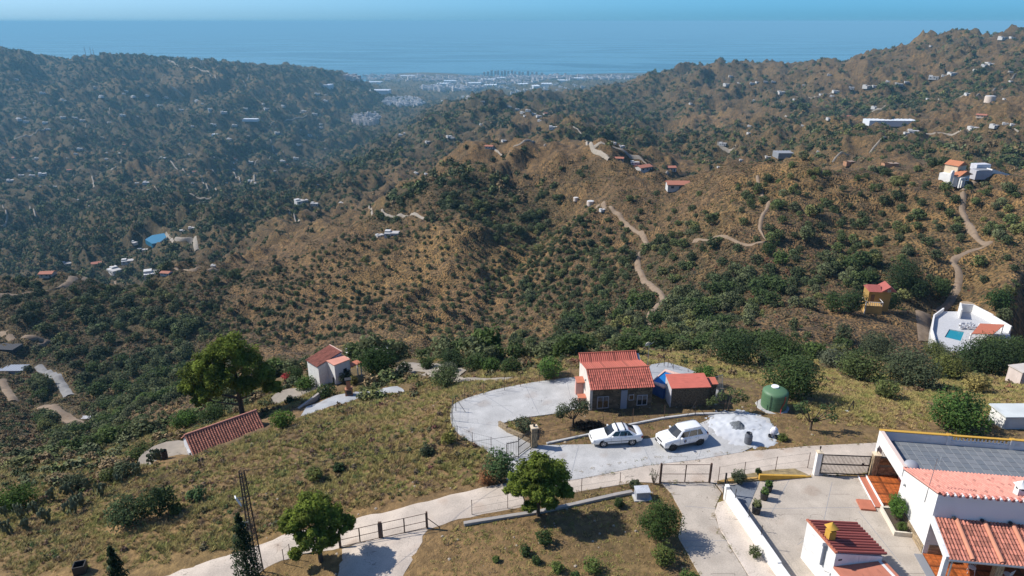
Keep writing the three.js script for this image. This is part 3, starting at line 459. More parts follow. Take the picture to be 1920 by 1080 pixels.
  part('wall_lamp', merge([new THREE.SphereGeometry(0.09, 8, 6).translate(-0.1, 2.6, -4.2), box(0.1, 0.03, 0.03, -0.05, 2.5, -4.2)]), M.steel, villa);
  // antenna
  const an = part('antenna', bar(V(-0.04, 3.4, -1.25), V(0.05, 7.0, -1.25), 0.022, 5), M.steel, villa);
  const el = []; for (let k = 0; k < 8; k++) el.push(bar(V(-1.1 + k * 0.2, 6.9 + k * 0.01, -1.55 + 0.01 * k), V(-1.1 + k * 0.2, 6.9, -0.95), 0.009, 3)); el.push(bar(V(-1.2, 6.9, -1.25), V(0.5, 6.95, -1.25), 0.014, 4), bar(V(0.1, 6.6, -1.0), V(0.35, 7.2, -1.4), 0.01, 3), bar(V(0.4, 6.6, -1.0), V(0.1, 7.2, -1.4), 0.01, 3)); part('antenna_elements', merge(el), M.steel, an);
}
// things on and at the villa
const vx = (x, y, z) => V(x, y, z).applyAxisAngle(V(0, 1, 0), -0.14).add(V(28.05, 0, -36.95));
{
  const d = thing('satellite_dish', 'grey satellite dish in the corner of the roof terrace', 'satellite dish', vx(0.75, 2.75, -5.35).toArray(), 0.3);
  part('dish', new THREE.SphereGeometry(0.72, 18, 9, 0, Math.PI * 2, 0, 0.9).rotateX(0.75).rotateY(-0.5).translate(0, 0.35, -0.25), std(0.30, 0.31, 0.34, { roughness: 0.5, side: THREE.DoubleSide }), d);
  part('mast', bar(V(0, 0, 0), V(0, 0.7, 0), 0.03, 6), M.steel, d); part('feed_arm', merge([bar(V(0, 0.3, 0), V(0.25, 0.55, -0.75), 0.018, 5), box(0.1, 0.1, 0.14, 0.25, 0.57, -0.78)]), M.steel, d);
  const s = thing('sofa', 'dark red sofa in the porch under the roof terrace', 'sofa', vx(1.75, 0.3, -7.3).toArray(), -0.14);
  const sm = std(0.085, 0.015, 0.018); part('seat', box(0.8, 0.4, 2.0, 0, 0.22, 0), sm, s); part('backrest', box(0.22, 0.5, 2.0, 0.36, 0.6, 0), sm, s); for (const z of [-0.93, 0.93]) part('armrest', box(0.8, 0.28, 0.2, 0, 0.52, z), sm, s);
  // planter with its hedge, beside the villa's side wall
  const p = thing('planter', 'low white stone planter along the villa side wall', 'planter', [28.05, 0, -36.95], -0.14);
  part('rim', merge([slab(-1.25, -1.12, 0, 0.42, -4.4, -1.6), slab(-1.12, -0.06, 0, 0.42, -1.73, -1.6), slab(-1.12, -0.06, 0, 0.42, -4.4, -4.27)]), plaster(0.72, 0.66, 0.55), p); part('soil', slab(-1.11, -0.06, 0, 0.30, -4.26, -1.74), std(0.07, 0.05, 0.035), p);
  const h = thing('hedge', 'tall clipped green hedge in the planter by the villa', 'hedge', vx(-0.62, 0.3, -3.4).toArray(), -0.14);
  part('foliage', leafCrown({ lobes: 26, leaves: 150, rx: 0.55, ry: 1.05, rz: 0.95, size: 0.085, lobe: 0.34, y0: 1.05 }), leafMat(0.050, 0.095, 0.018), h); part('stem', merge([bar(V(0, -0.1, 0.3), V(0, 1.2, 0.35), 0.03), bar(V(0, -0.1, -0.4), V(0, 1.2, -0.4), 0.03)]), M.wood, h);
  const h2 = thing('shrub', 'small low shrub at the near end of the white planter', 'shrub', vx(-0.6, 0.3, -2.1).toArray());
  part('foliage', leafCrown({ lobes: 9, leaves: 90, rx: 0.42, ry: 0.32, size: 0.07, lobe: 0.22, y0: 0.28 }), leafMat(0.055, 0.085, 0.02), h2); part('stem', bar(V(0, -0.1, 0), V(0, 0.3, 0), 0.02), M.wood, h2);
  single('doorstep', slab(-2.65, -1.6, 0.0, 0.17, -5.3, -4.15).rotateY(0), M.terracotta, 'red painted doorstep at the end of the villa steps', 'step', null, [28.05, 0.045, -36.95]).rotation.y = -0.14;
  const mk = (x, z, turn, label) => { const c = thing('garden_chair', label, 'chair', vx(x, 0.17, z).toArray(), turn, 'white metal chairs in the porch shade'), leg = []; for (const [a, b] of [[-0.2, -0.2], [0.2, -0.2], [-0.2, 0.2], [0.2, 0.2]]) part('leg', bar(V(a, 0, b), V(a * 0.85, 0.44, b * 0.85), 0.015, 5), M.whitePlain, c); part('seat', new THREE.CylinderGeometry(0.23, 0.23, 0.03, 14).translate(0, 0.45, 0), M.whitePlain, c); const b = []; for (let k = 0; k < 5; k++) b.push(bar(V(-0.18 + k * 0.09, 0.46, 0.2), V(-0.2 + k * 0.1, 0.88, 0.26), 0.012, 4)); b.push(bar(V(-0.22, 0.88, 0.26), V(0.22, 0.88, 0.26), 0.015, 5)); part('backrest', merge(b), M.whitePlain, c); };
  mk(2.4, 1.5, 2.6, 'white metal garden chair left of the stone porch pillar'); mk(4.4, 1.8, 0.4, 'white metal garden chair right of the stone porch pillar');
  const w = thing('stone_block', 'pale stone block standing in the front porch', 'stone', vx(1.35, 0.17, 0.55).toArray()); part('block', box(0.45, 0.6, 0.4, 0, 0.3, 0), plaster(0.5, 0.36, 0.28), w); part('cap', box(0.5, 0.05, 0.45, 0, 0.63, 0), M.white, w);
}
// ---------------------------------------------------------------- the outbuilding with the yellow chimney
{
  const b = thing('outbuilding', 'small white outbuilding with red tile roof and yellow chimney in courtyard', 'outbuilding', [19.6, 0, -36.6], 0.19);
  const w = 3.55, d = 3.05, hi = 3.25, lo = 2.42;
  part('wall', merge([prism([[0, 0], [w - 0.1, 0], [w - 0.1, lo - 0.1], [0, hi - 0.1]], d).translate(0, 0, d / 2)]), M.white, b);
  part('roof', tileRoof(d + 0.05, w + 0.2, hi, lo, { rows: 1, tone: [0.30, 0.075, 0.058], pitch: 0.25, r: 0.10, vary: 0.18, seg: 6 }).rotateY(Math.PI / 2).translate(-0.05, 0, d + 0.02), M.tile, b);
  part('verge', slab(-0.1, 0.06, hi - 0.06, hi + 0.05, -0.04, d + 0.04), M.terracotta, b);
  const low = part('lower_wall', merge([slab(0.004, w - 0.15, 0, 2.0, d + 0.002, d + 5)]), M.white, b);
  part('lower_roof', prism([[0.0, 2.02], [w + 0.1, 1.86], [w + 0.1, 1.98], [0.0, 2.14]], 5.0).translate(0, 0, d + 2.5 + 0.004), plaster(0.55, 0.20, 0.125), b);
  part('vent', slab(0.25, 0.5, 2.55, 2.65, d + 0.002, d + 0.02), M.black, b);
  const c = part('chimney', merge([box(0.46, 0.95, 0.46, 0, 0.45, 0)]).translate(0.42, hi - 0.35, 1.75), M.yellow, b);
  part('chimney_cap', merge([new THREE.ConeGeometry(0.46, 0.42, 4).rotateY(Math.PI / 4).translate(0.42, hi + 1.0, 1.75), box(0.3, 0.14, 0.3, 0.42, hi + 0.66, 1.75)]), M.yellow, c);
  const f = part('shade_streak_pipe', merge([new THREE.CylinderGeometry(0.09, 0.09, 1.5, 10).translate(-0.12, 2.2, 2.1), new THREE.CylinderGeometry(0.14, 0.14, 0.16, 10).translate(-0.12, 3.0, 2.1)]), std(0.2, 0.22, 0.27, { roughness: 0.5, metalness: 0.4 }), b);  // added grey pipe, stands in for a shadow streak on this wall
  part('wall_pipe', merge([bar(V(-0.02, 0.9, 2.95), V(-0.02, 1.5, 2.95), 0.02), bar(V(-0.04, 1.5, 2.95), V(-0.3, 1.52, 2.7), 0.015), bar(V(-0.02, 1.5, -0.02), V(-0.6, 1.5, 0.25), 0.015)]), M.steel, b);
}
// ---------------------------------------------------------------- the red-roofed house by the parking apron
const turned = (x, y, z, a, ox, oz) => V(x, y, z).applyAxisAngle(V(0, 1, 0), a).add(V(ox, 0, oz));
{
  const h = thing('house', 'stone house with bright red ribbed tile roof beside the concrete yard', 'house', [7.25, 0, -55.55], 0.1);
  const W = 5.95, y0 = 2.45;
  part('front_wall', merge([slab(0, W, 0, y0 - 0.1, -0.3, 0)]), M.darkStone, h);
  part('side_wall', merge([prism([[0.001, 0], [0.001, y0 - 0.08], [-1.75, 3.28], [-4.2, 2.7], [-5.1, 3.15], [-5.1, 0]], 0.25).rotateY(-Math.PI / 2).translate(0.122, 0, 0), prism([[-0.3, 0], [-0.3, y0 - 0.08], [-1.75, 3.28], [-4.2, 2.7], [-5.1, 3.15], [-5.1, 0]], 0.25).rotateY(-Math.PI / 2).translate(W - 0.13, 0, 0), slab(0.25, W - 0.26, 0, 3.0, -5.1, -4.9)]), plaster(0.72, 0.66, 0.60), h);
  const tn = [0.42, 0.115, 0.08];
  part('front_roof', tileRoof(W + 0.15, 2.2, 3.4, y0 - 0.02, { rows: 7, tone: tn, pitch: 0.205, r: 0.085, vary: 0.2 }).translate(-0.08, 0, -1.75), M.tile, h);
  part('rear_roof', tileRoof(W + 0.1, 2.4, 3.4, 2.82, { rows: 1, tone: tn, pitch: 0.205, r: 0.07, vary: 0.10 }).rotateY(Math.PI).translate(W + 0.03, 0, -1.75), M.tile, h);
  part('far_roof', tileRoof(W - 0.1, 1.0, 3.35, 2.8, { rows: 1, tone: tn, pitch: 0.205, r: 0.08, vary: 0.12 }).translate(-0.15, 0, -5.15), M.tile, h);
  part('ridge', new THREE.CylinderGeometry(0.10, 0.10, W + 0.15, 8).rotateZ(Math.PI / 2).translate(W / 2, 3.43, -1.75), plaster(0.48, 0.14, 0.085), h);
  part('far_ridge', new THREE.CylinderGeometry(0.09, 0.09, W - 0.1, 8).rotateZ(Math.PI / 2).translate(W / 2 - 0.2, 3.38, -5.17), plaster(0.42, 0.12, 0.075), h);
  const d = part('door', slab(2.95, 3.55, 0.02, 2.0, 0.002, 0.05), std(0.24, 0.26, 0.31), h); part('handle', box(0.03, 0.12, 0.05, 3.48, 1.0, 0.07), M.steel, d);
  for (const [x, w, yy, hh] of [[0.75, 1.0, 0.25, 1.15], [4.55, 0.9, 0.35, 1.0], [3.75, 0.4, 0.95, 0.5]]) {
    const g = part('window', slab(x, x + w, yy, yy + hh, 0.002, 0.025), M.glass, h);
    part('frame', merge([slab(x - 0.05, x, yy - 0.05, yy + hh + 0.05, 0.002, 0.06), slab(x + w, x + w + 0.05, yy - 0.05, yy + hh + 0.05, 0.002, 0.06), slab(x, x + w, yy - 0.05, yy, 0.002, 0.06), slab(x, x + w, yy + hh, yy + hh + 0.05, 0.002, 0.06)]), std(0.4, 0.4, 0.42), g);
    if (w > 0.5) { const bars = []; for (let k = 0; k < 8; k++) bars.push(box(0.025, 0.42, 0.03, x + 0.06 + k * (w - 0.12) / 7, yy + hh - 0.2, 0.08)); bars.push(box(0.04, hh, 0.03, x + w / 2, yy + hh / 2, 0.08)); part('grille', merge(bars), std(0.42, 0.42, 0.44), g); }
  }
  part('side_porch', merge([slab(-0.75, -0.02, 0, 1.7, -3.4, -2.9), slab(-0.75, -0.02, 0, 0.55, -2.0, -1.4)]), plaster(0.62, 0.36, 0.32), h);
  part('side_porch_roof', merge([slab(-0.8, -0.02, 1.70, 1.78, -3.45, -2.2), slab(-0.8, -0.02, 0.55, 0.62, -2.1, -1.3)]), M.terracotta, h);
  part('side_lamp', merge([box(0.12, 0.16, 0.05, -0.07, 2.2, -1.9)]), M.grey, h);
  part('foundation', slab(-0.04, W + 0.04, -0.6, 0.03, -5.15, 0.04), M.darkStone, h);
  const a = thing('annex', 'low annex with flat sloping red roof right of the stone house', 'shed', turned(7.75, 0, 0.2, 0.1, 7.25, -55.55).toArray(), 0.07);
  part('wall', merge([prism([[0, 0], [0, 2.02], [-1.95, 2.32], [-1.95, 0]], 3.6).rotateY(-Math.PI / 2).translate(1.8, 0, 0)]), [M.darkStone][0], a);
  part('side_wall', prism([[0.0, 0], [0.0, 2.04], [-1.95, 2.34], [-1.95, 0]], 0.05).rotateY(-Math.PI / 2).translate(-0.028, 0, 0), plaster(0.55, 0.53, 0.55), a);
  part('roof', prism([[0.12, 2.04], [-2.05, 2.37], [-2.05, 2.44], [0.12, 2.11]], 3.8).rotateY(-Math.PI / 2).translate(1.8, 0, 0), plaster(0.60, 0.155, 0.11), a);
  const s = thing('shed', 'tiny red-roofed lean-to at the right end of the annex', 'shed', turned(11.5, 0, -0.7, 0.1, 7.25, -55.55).toArray(), 0.07);
  part('wall', slab(0, 0.95, 0, 1.75, -0.9, 0), M.darkStone, s); part('roof', prism([[0.1, 1.74], [-1.0, 1.92], [-1.0, 1.98], [0.1, 1.80]], 1.15).rotateY(-Math.PI / 2).translate(0.5, 0, 0), plaster(0.58, 0.16, 0.10), s);
  // raised pool
  const deck = worldPoly([[1221, 716], [1247, 692], [1300, 708], [1262, 722], [1244, 727]], 1.25), water = worldPoly([[1224, 714.5], [1247, 696], [1276, 706], [1250, 722.5]], 1.25);
  const p = thing('pool', 'raised swimming pool with pink paved rim between house and annex', 'pool');
  const cx = deck.reduce((q, v) => q.add(v), V(0, 0, 0)).multiplyScalar(1 / deck.length); p.position.set(cx.x, 0, cx.z);
  const shp = new THREE.Shape(deck.map(v => new THREE.Vector2(v.x - cx.x, -(v.z - cx.z)))), hole = new THREE.Path(water.map(v => new THREE.Vector2(v.x - cx.x, -(v.z - cx.z)))); shp.holes.push(hole);
  part('rim', new THREE.ExtrudeGeometry(shp, { depth: 0.12, bevelEnabled: false }).rotateX(-Math.PI / 2).translate(0, 1.15, 0), plaster(0.74, 0.50, 0.42), p);
  const inner = new THREE.Shape(deck.map(v => new THREE.Vector2((v.x - cx.x) * 0.97, -(v.z - cx.z) * 0.97))); inner.holes.push(hole);
  part('pool_wall', new THREE.ExtrudeGeometry(inner, { depth: 1.14, bevelEnabled: false }).rotateX(-Math.PI / 2), M.bluePlaster, p);
  const ws = new THREE.Shape(hole.getPoints());
  part('basin', new THREE.ExtrudeGeometry(ws, { depth: 0.1, bevelEnabled: false }).rotateX(-Math.PI / 2).translate(0, 0.05, 0), std(0.03, 0.26, 0.62), p);
  part('water', new THREE.ExtrudeGeometry(ws, { depth: 0.02, bevelEnabled: false }).rotateX(-Math.PI / 2).translate(0, 1.17, 0), new THREE.MeshPhysicalMaterial({ color: col(0.03, 0.24, 0.62), roughness: 0.08, transmission: 0.35, thickness: 0, ior: 1.33 }), p);
  const sd = thing('satellite_dish', 'cream satellite dish on a pole behind the red-roofed house', 'satellite dish', sight(1213, 698, 0).toArray());
  part('pole', bar(V(0, 0, 0), V(0, 3.3, 0), 0.03, 6), M.steel, sd); part('dish', new THREE.SphereGeometry(0.45, 14, 7, 0, 6.283, 0, 0.8).rotateX(-1.1).rotateY(0.5).translate(0, 3.1, 0.2), std(0.62, 0.58, 0.46, { side: THREE.DoubleSide }), sd); part('feed_arm', bar(V(0, 3.1, 0), V(0.6, 3.35, -0.4), 0.02), M.steel, sd);
  // green tank
  const t = thing('water_tank', 'large green round water tank with white lid beside dark bush', 'tank', sight(1450, 762, 0).toArray());
  part('body', new THREE.LatheGeometry([[0, 0], [1.14, 0], [1.17, 0.1], [1.17, 1.5], [1.14, 1.68], [0.95, 1.82], [0.4, 2.02], [0, 2.05]].map(q => new THREE.Vector2(...q)), 36), std(0.085, 0.17, 0.085, { roughness: 0.55 }), t);
  part('lid', merge([new THREE.CylinderGeometry(0.34, 0.36, 0.1, 20).translate(-0.05, 2.07, -0.15)]), M.whitePlain, t); part('band', merge([0.45, 0.9, 1.35].map(y => new THREE.TorusGeometry(1.172, 0.015, 5, 36).rotateX(Math.PI / 2).translate(0, y, 0))), std(0.06, 0.13, 0.065), t);
  part('hose', new THREE.TubeGeometry(new THREE.CatmullRomCurve3([V(0.55, 1.62, 1.06), V(0.5, 1.1, 1.12), V(0.25, 0.5, 1.22), V(0.15, 0.04, 1.4)]), 14, 0.035, 6), M.red, t);
  part('ladder_pipe', merge([bar(V(-0.75, 0.1, 0.95), V(-0.75, 1.6, 0.95), 0.025), bar(V(-0.75, 1.6, 0.95), V(-0.3, 2.0, 0.3), 0.025)]), std(0.03, 0.05, 0.03), t);
  single('tank_base', new THREE.CylinderGeometry(1.5, 1.6, 0.12, 9), M.pad, 'pale concrete base under the green water tank', 'base', null, sight(1448, 762, 0).toArray());
  // torn mesh gate leaning on a bank and a broken wall behind the annex
  const wg = thing('mesh_panel', 'grey wire mesh panel leaning beside the annex', 'mesh panel', sight(1345, 738, 0).toArray(), 0.5), wires = []; for (let k = 0; k <= 14; k++) wires.push(bar(V(-0.75 + k * 0.107, 0.1, 0), V(-0.75 + k * 0.107, 1.7, -0.3), 0.008, 3)); for (let k = 0; k <= 14; k++) wires.push(bar(V(-0.75, 0.1 + k * 0.114, -0.02 * k), V(0.75, 0.1 + k * 0.114, -0.02 * k), 0.008, 3));
  part('mesh', merge(wires), M.steel, wg); part('frame', merge([bar(V(-0.75, 0, 0), V(-0.75, 1.75, -0.3), 0.025), bar(V(0.75, 0, 0), V(0.75, 1.75, -0.3), 0.025), bar(V(-0.75, 1.75, -0.3), V(0.75, 1.75, -0.3), 0.025), bar(V(-0.75, 1.0, -0.18), V(0.75, 1.0, -0.18), 0.02)]), M.steel, wg);
  single('retaining_wall', prism([[0, 0], [2.0, 0], [1.8, 0.5], [0.9, 0.9], [0.1, 0.7]], 0.35).rotateY(1.1), M.stone, 'rough stone retaining wall at right end of the annex', 'wall', null, sight(1347, 752, 0).toArray());
}
// ---------------------------------------------------------------- the long tiled roof and the white house on the left slope
{
  const A = sight(352, 850), B = sight(492, 795), len = A.distanceTo(B) * 0.95, yaw = Math.atan2(-(B.z - A.z), B.x - A.x), base = Math.min(A.y, B.y) - 1.4;
  const b = thing('barn', 'long low white building with tiled roof toned darker on its shaded side below the grassy slope', 'barn', [A.x, base, A.z], yaw);
  const H = 2.3, D = 3.4, R = 3.5;
  part('wall', prism([[-D / 2 + 0.2, -1.5], [D / 2 - 0.2, -1.5], [D / 2 - 0.2, H], [0, R - 0.1], [-D / 2 + 0.2, H]], len - 0.3).rotateY(Math.PI / 2).translate(len / 2, 0, 0), plaster(0.66, 0.68, 0.72), b);
  part('near_roof', tileRoof(len, D / 2 + 0.25, R, H - 0.15, { rows: 11, tone: [0.37, 0.145, 0.095], pitch: 0.26, r: 0.10, vary: 0.3 }), M.tile, b);  // tile tone darkened to carry the shade on this slope
  part('far_roof', tileRoof(len, D / 2 + 0.25, R, H - 0.15, { rows: 6, tone: [0.56, 0.22, 0.16], pitch: 0.26, r: 0.08, vary: 0.1 }).rotateY(Math.PI).translate(len, 0, 0), M.tile, b);  // lighter copy of the tile tone, sunlight put into the colour
  part('ridge', new THREE.CylinderGeometry(0.12, 0.12, len, 8).rotateZ(Math.PI / 2).translate(len / 2, R + 0.05, 0), plaster(0.60, 0.26, 0.19), b);
  part('door', slab(-0.02, 0.15, 0.0, 1.8, -0.1, 0.7), plaster(0.5, 0.52, 0.56), b);
  single('yard_terrace', new THREE.CylinderGeometry(2.6, 2.8, 0.6, 14), M.pale, 'pale earth terrace in front of the long tiled building', 'terrace', null, [A.x - 2.0, land(A.x - 2, A.z + 0.3) - 0.15, A.z + 0.3]);
  for (const [dx, dz, l] of [[-2.6, 0.9, 'dark metal drum at the edge of the pale terrace'], [-1.7, 1.2, 'rusty dark drum nearer the long tiled building']]) { const q = thing('drum', l, 'drum', [A.x + dx, land(A.x + dx, A.z + dz) + 0.15, A.z + dz]); part('body', new THREE.CylinderGeometry(0.3, 0.3, 0.85, 14, 1, true).translate(0, 0.42, 0), std(0.04, 0.032, 0.03, { side: THREE.DoubleSide }), q); part('rings', merge([0.28, 0.56].map(y => new THREE.TorusGeometry(0.305, 0.02, 5, 16).rotateX(Math.PI / 2).translate(0, y, 0))), std(0.05, 0.04, 0.035), q); }
  cleared.push([A.x, A.z, 3], [A.x - 2, A.z, 2.6], [(A.x + B.x) / 2, (A.z + B.z) / 2, 4], [B.x, B.z, 3]);

  const C = sight(644, 717), y = C.y - 0.3;
  const w = thing('white_house', 'white house with steep brown tiled roof and flat pink roof on left slope', 'house', [C.x, y, C.z], 0.8);
  w.scale.setScalar(0.8);
  part('tower_wall', merge([slab(-1.3, 1.5, -1, 3.9, -2.2, 0)]), M.white, w);
  part('flat_roof', slab(-1.4, 1.6, 3.9, 4.0, -2.25, 0.08), M.pink, w);
  part('rear_wall', prism([[-3.0, -1], [1.3, -1], [1.3, 4.35], [-3.0, 3.4]], 3.4).translate(0.1, 0, -3.9), M.white, w);
  part('tiled_roof', tileRoof(3.6, 4.6, 4.55, 3.45, { rows: 10, tone: [0.36, 0.14, 0.095], pitch: 0.24, r: 0.09, vary: 0.2 }).rotateY(-Math.PI / 2).translate(1.5, 0.02, -5.75).rotateY(0), M.tile, w);
  part('verge', slab(1.42, 1.62, 4.3, 4.62, -5.8, -2.15), plaster(0.7, 0.5, 0.42), w);
  part('doorway', merge([slab(-1.32, -1.28, 0.0, 1.3, -0.95, -0.45), new THREE.CylinderGeometry(0.25, 0.25, 0.04, 14).rotateZ(Math.PI / 2).translate(-1.3, 1.3, -0.7)]), M.black, w);
  const wg = part('window', slab(0.2, 0.8, 1.9, 2.7, 0.003, 0.03), M.glass, w); part('sill', slab(0.1, 0.9, 1.82, 1.9, 0.003, 0.12), M.white, wg);
  const pr = part('porch_roof', slab(1.7, 4.0, 2.2, 2.32, -1.8, -0.4), M.terracotta, w); part('post', merge([box(0.15, 3, 0.15, 3.8, 0.7, -0.55), box(0.15, 3, 0.15, 3.8, 0.7, -1.65)]), M.white, pr);
  const T = sight(690, 672), te = thing('terrace', 'raised white roof terrace with low parapet behind the white house', 'terrace', [T.x, T.y - 0.6, T.z], 0.28);
  part('block', slab(-3.6, 3.6, -2, 1.6, -1.6, 1.0), M.white, te); part('floor', slab(-3.4, 3.4, 1.6, 1.64, -1.4, 0.9), plaster(0.80, 0.66, 0.60), te); part('parapet', merge([slab(-3.6, 3.6, 1.6, 2.15, -1.8, -1.6)]), plaster(0.35, 0.33, 0.36), te);
  part('finial', merge([-2, 0.1, 2.2].map(x => box(0.25, 0.3, 0.25, x, 2.3, -1.7))), M.white, te); part('vent_pipe', merge([new THREE.CylinderGeometry(0.11, 0.11, 0.8, 8).translate(-2.6, 2.0, 0.2), new THREE.CylinderGeometry(0.2, 0.2, 0.14, 8).translate(-2.6, 2.45, 0.2)]), M.black, te);
  cleared.push([C.x, C.z, 3.4], [C.x - 0.5, C.z - 4, 3.4], [C.x + 4, C.z - 1, 2], [T.x, T.z, 4.2]);
  for (const [px, py, r, l] of [[605, 716, 1.6, 'pale paved patio at the foot of the white house'], [545, 748, 2.4, 'round pale terrace below the white house'], [583, 735, 1.3, 'small square pale terrace by the drive']]) { const q = sight(px, py); single('patio', new THREE.CylinderGeometry(r, r * 1.1, 0.9, l[0] === 's' ? 4 : 16), M.pale, l, 'patio', null, [q.x, q.y - 0.25, q.z]); cleared.push([q.x, q.z, r]); }
  const P = sight(655, 742), bq = thing('barbecue', 'orange brick barbecue chimney beside the drive', 'barbecue', P.toArray(), 0.25);
  part('hearth', box(0.9, 1.0, 0.7, 0, 0.5, 0), plaster(0.42, 0.20, 0.12), bq); part('chimney', box(0.5, 1.1, 0.45, 0, 1.55, 0), plaster(0.45, 0.20, 0.12), bq); part('cap', box(0.75, 0.12, 0.65, 0, 2.2, 0), M.black, bq); part('mouth', box(0.6, 0.5, 0.05, 0, 0.62, 0.35), M.black, bq);
  const k0 = sight(555, 767), k1 = sight(615, 741); single('kerb_wall', box(k0.distanceTo(k1), 0.7, 0.3).rotateY(Math.atan2(-(k1.z - k0.z), k1.x - k0.x)), plaster(0.4, 0.36, 0.32), 'low grey wall along the gravel drive on the left', 'wall', null, [(k0.x + k1.x) / 2, (k0.y + k1.y) / 2 + 0.2, (k0.z + k1.z) / 2]);
}
// ---------------------------------------------------------------- cars
function loft(rings) {                                             // rings of equal length, closed; ends capped by fans
  const pos = [], n = rings[0].length, q = p => pos.push(p[0], p[1], p[2]);
  for (let i = 0; i < rings.length - 1; i++) for (let k = 0; k < n; k++) { const a = rings[i][k], b = rings[i][(k + 1) % n], c = rings[i + 1][(k + 1) % n], d = rings[i + 1][k]; q(a); q(b); q(c); q(a); q(c); q(d); }
  for (const [r, f] of [[rings[0], 1], [rings[rings.length - 1], 0]]) { const m = [0, 1, 2].map(j => r.reduce((s, p) => s + p[j], 0) / n); for (let k = 0; k < n; k++) { const a = r[k], b = r[(k + 1) % n]; if (f) { q(m); q(b); q(a); } else { q(m); q(a); q(b); } } }
  return pos;
}
function smoothTris(pos) { const g = fromTris(pos); return g; }
function makeCar(name, label, at, turn, o) {
  const c = thing(name, label, 'car', at, turn), paint = new THREE.MeshPhysicalMaterial({ color: col(0.78, 0.78, 0.77), roughness: 0.28, clearcoat: 0.8, clearcoatRoughness: 0.1 });
  const { L, W, sill, stations, cab, roofH, wb, rw, wheelX } = o, hw = W / 2;
  // body shell: sections along the length, nose at -x
  const rings = stations.map(([x, yb, yt, k]) => { const w = hw * k; return [[x, yb, -w * 0.90], [x, yb + 0.10, -w * 0.97], [x, lerp(yb, yt, 0.5), -w], [x, yt - 0.10, -w * 0.975], [x, yt - 0.02, -w * 0.90], [x, yt + 0.012, -w * 0.45], [x, yt + 0.018, 0], [x, yt + 0.012, w * 0.45], [x, yt - 0.02, w * 0.90], [x, yt - 0.10, w * 0.975], [x, lerp(yb, yt, 0.5), w], [x, yb + 0.10, w * 0.97], [x, yb, w * 0.90], [x, yb, 0]]; });
  const body = part('body', toCreasedNormals(fromTris(loft(rings)), 0.7), paint, c);
  // cabin: [x at belt front, x at roof front, x at roof rear, x at belt rear]
  const [b0, r0, r1, b1] = cab, yb = o.belt, yr = roofH, wB = hw * 0.91, wR = hw * 0.70;
  const cabR = (t) => { const x0 = lerp(b0, r0, t), x1 = lerp(b1, r1, t), w = lerp(wB, wR, t), y = lerp(yb, yr, t), m = (x0 + x1) / 2, e = 0.10; return [[x0, y, -w + e], [x0 + e * 2, y, -w], [m, y, -w * 1.01], [x1 - e * 2, y, -w], [x1, y, -w + e], [x1 + 0.04, y, 0], [x1, y, w - e], [x1 - e * 2, y, w], [m, y, w * 1.01], [x0 + e * 2, y, w], [x0, y, w - e], [x0 - 0.05, y, 0]]; };
  const rise = [0, 0.35, 0.7, 0.92, 1].map(t => cabR(t)); const top = cabR(1).map(p => [lerp((r0 + r1) / 2, p[0], 0.82), yr + 0.045, p[2] * 0.8]); rise.push(top);
  part('roof', toCreasedNormals(fromTris(loft(rise)), 0.8), paint, c);
  // glass, set just proud of the pillars
  const side = (s, u, t) => { const x0 = lerp(b0, r0, t), x1 = lerp(b1, r1, t), w = lerp(wB, wR, t) * 1.012 + 0.006; return [lerp(x0, x1, u), lerp(yb, yr, t), s * w]; };
  const quad = (A, B, C, D) => [...A, ...B, ...C, ...A, ...C, ...D];
  for (const s of [-1, 1]) for (const [u0, u1, a0, a1] of o.side) part('side_window', fromTris(quad(side(s, u0, 0.08), side(s, u1, 0.08), side(s, a1, 0.84), side(s, a0, 0.84))), glassMat, c);
  const front = (v, t, f) => { const x0 = f ? lerp(b0, r0, t) - 0.052 * (1 - Math.abs(v)) - 0.012 : lerp(b1, r1, t) + 0.045 * (1 - Math.abs(v)) + 0.012, w = lerp(wB, wR, t); return [x0, lerp(yb, yr, t) + 0.008, v * (w - 0.12)]; };
  for (const f of [1, 0]) part(f ? 'windscreen' : 'rear_window', fromTris([...quad(front(-1, 0.06, f), front(0, 0.06, f), front(0, 0.9, f), front(-1, 0.9, f)), ...quad(front(0, 0.06, f), front(1, 0.06, f), front(1, 0.9, f), front(0, 0.9, f))]), glassMat, c);
  const tyre = new THREE.TorusGeometry(rw - 0.075, 0.085, 8, 20), disc = new THREE.CylinderGeometry(rw - 0.09, rw - 0.09, 0.10, 18).rotateX(Math.PI / 2);
  const sp = []; for (let k = 0; k < 5; k++) sp.push(box(0.05, rw - 0.12, 0.03, 0, (rw - 0.12) / 2, 0).rotateZ(k * 1.2566)); sp.push(new THREE.CylinderGeometry(0.05, 0.05, 0.04, 8).rotateX(Math.PI / 2), new THREE.TorusGeometry(rw - 0.11, 0.022, 5, 18));
  for (const x of wheelX) for (const s of [-1, 1]) { const w = part('wheel', new THREE.CylinderGeometry(rw, rw, 0.2, 22).rotateX(Math.PI / 2), M.black, c); w.position.set(x, rw, s * (hw - 0.115)); part('tyre', tyre, std(0.018, 0.018, 0.018), w).position.z = s * 0.05; const r = part('rim', merge(sp), o.rim, w); r.position.z = s * 0.105; }
  const arch = wheelX.map(x => new THREE.CylinderGeometry(rw + 0.06, rw + 0.06, W * 0.985, 20).rotateX(Math.PI / 2).translate(x, rw + 0.02, 0)); part('wheel_arch', arch[0], std(0.02, 0.02, 0.02), c); part('wheel_arch', arch[1], std(0.02, 0.02, 0.02), c);
  const x0 = stations[0][0], xe = stations[stations.length - 1][0];
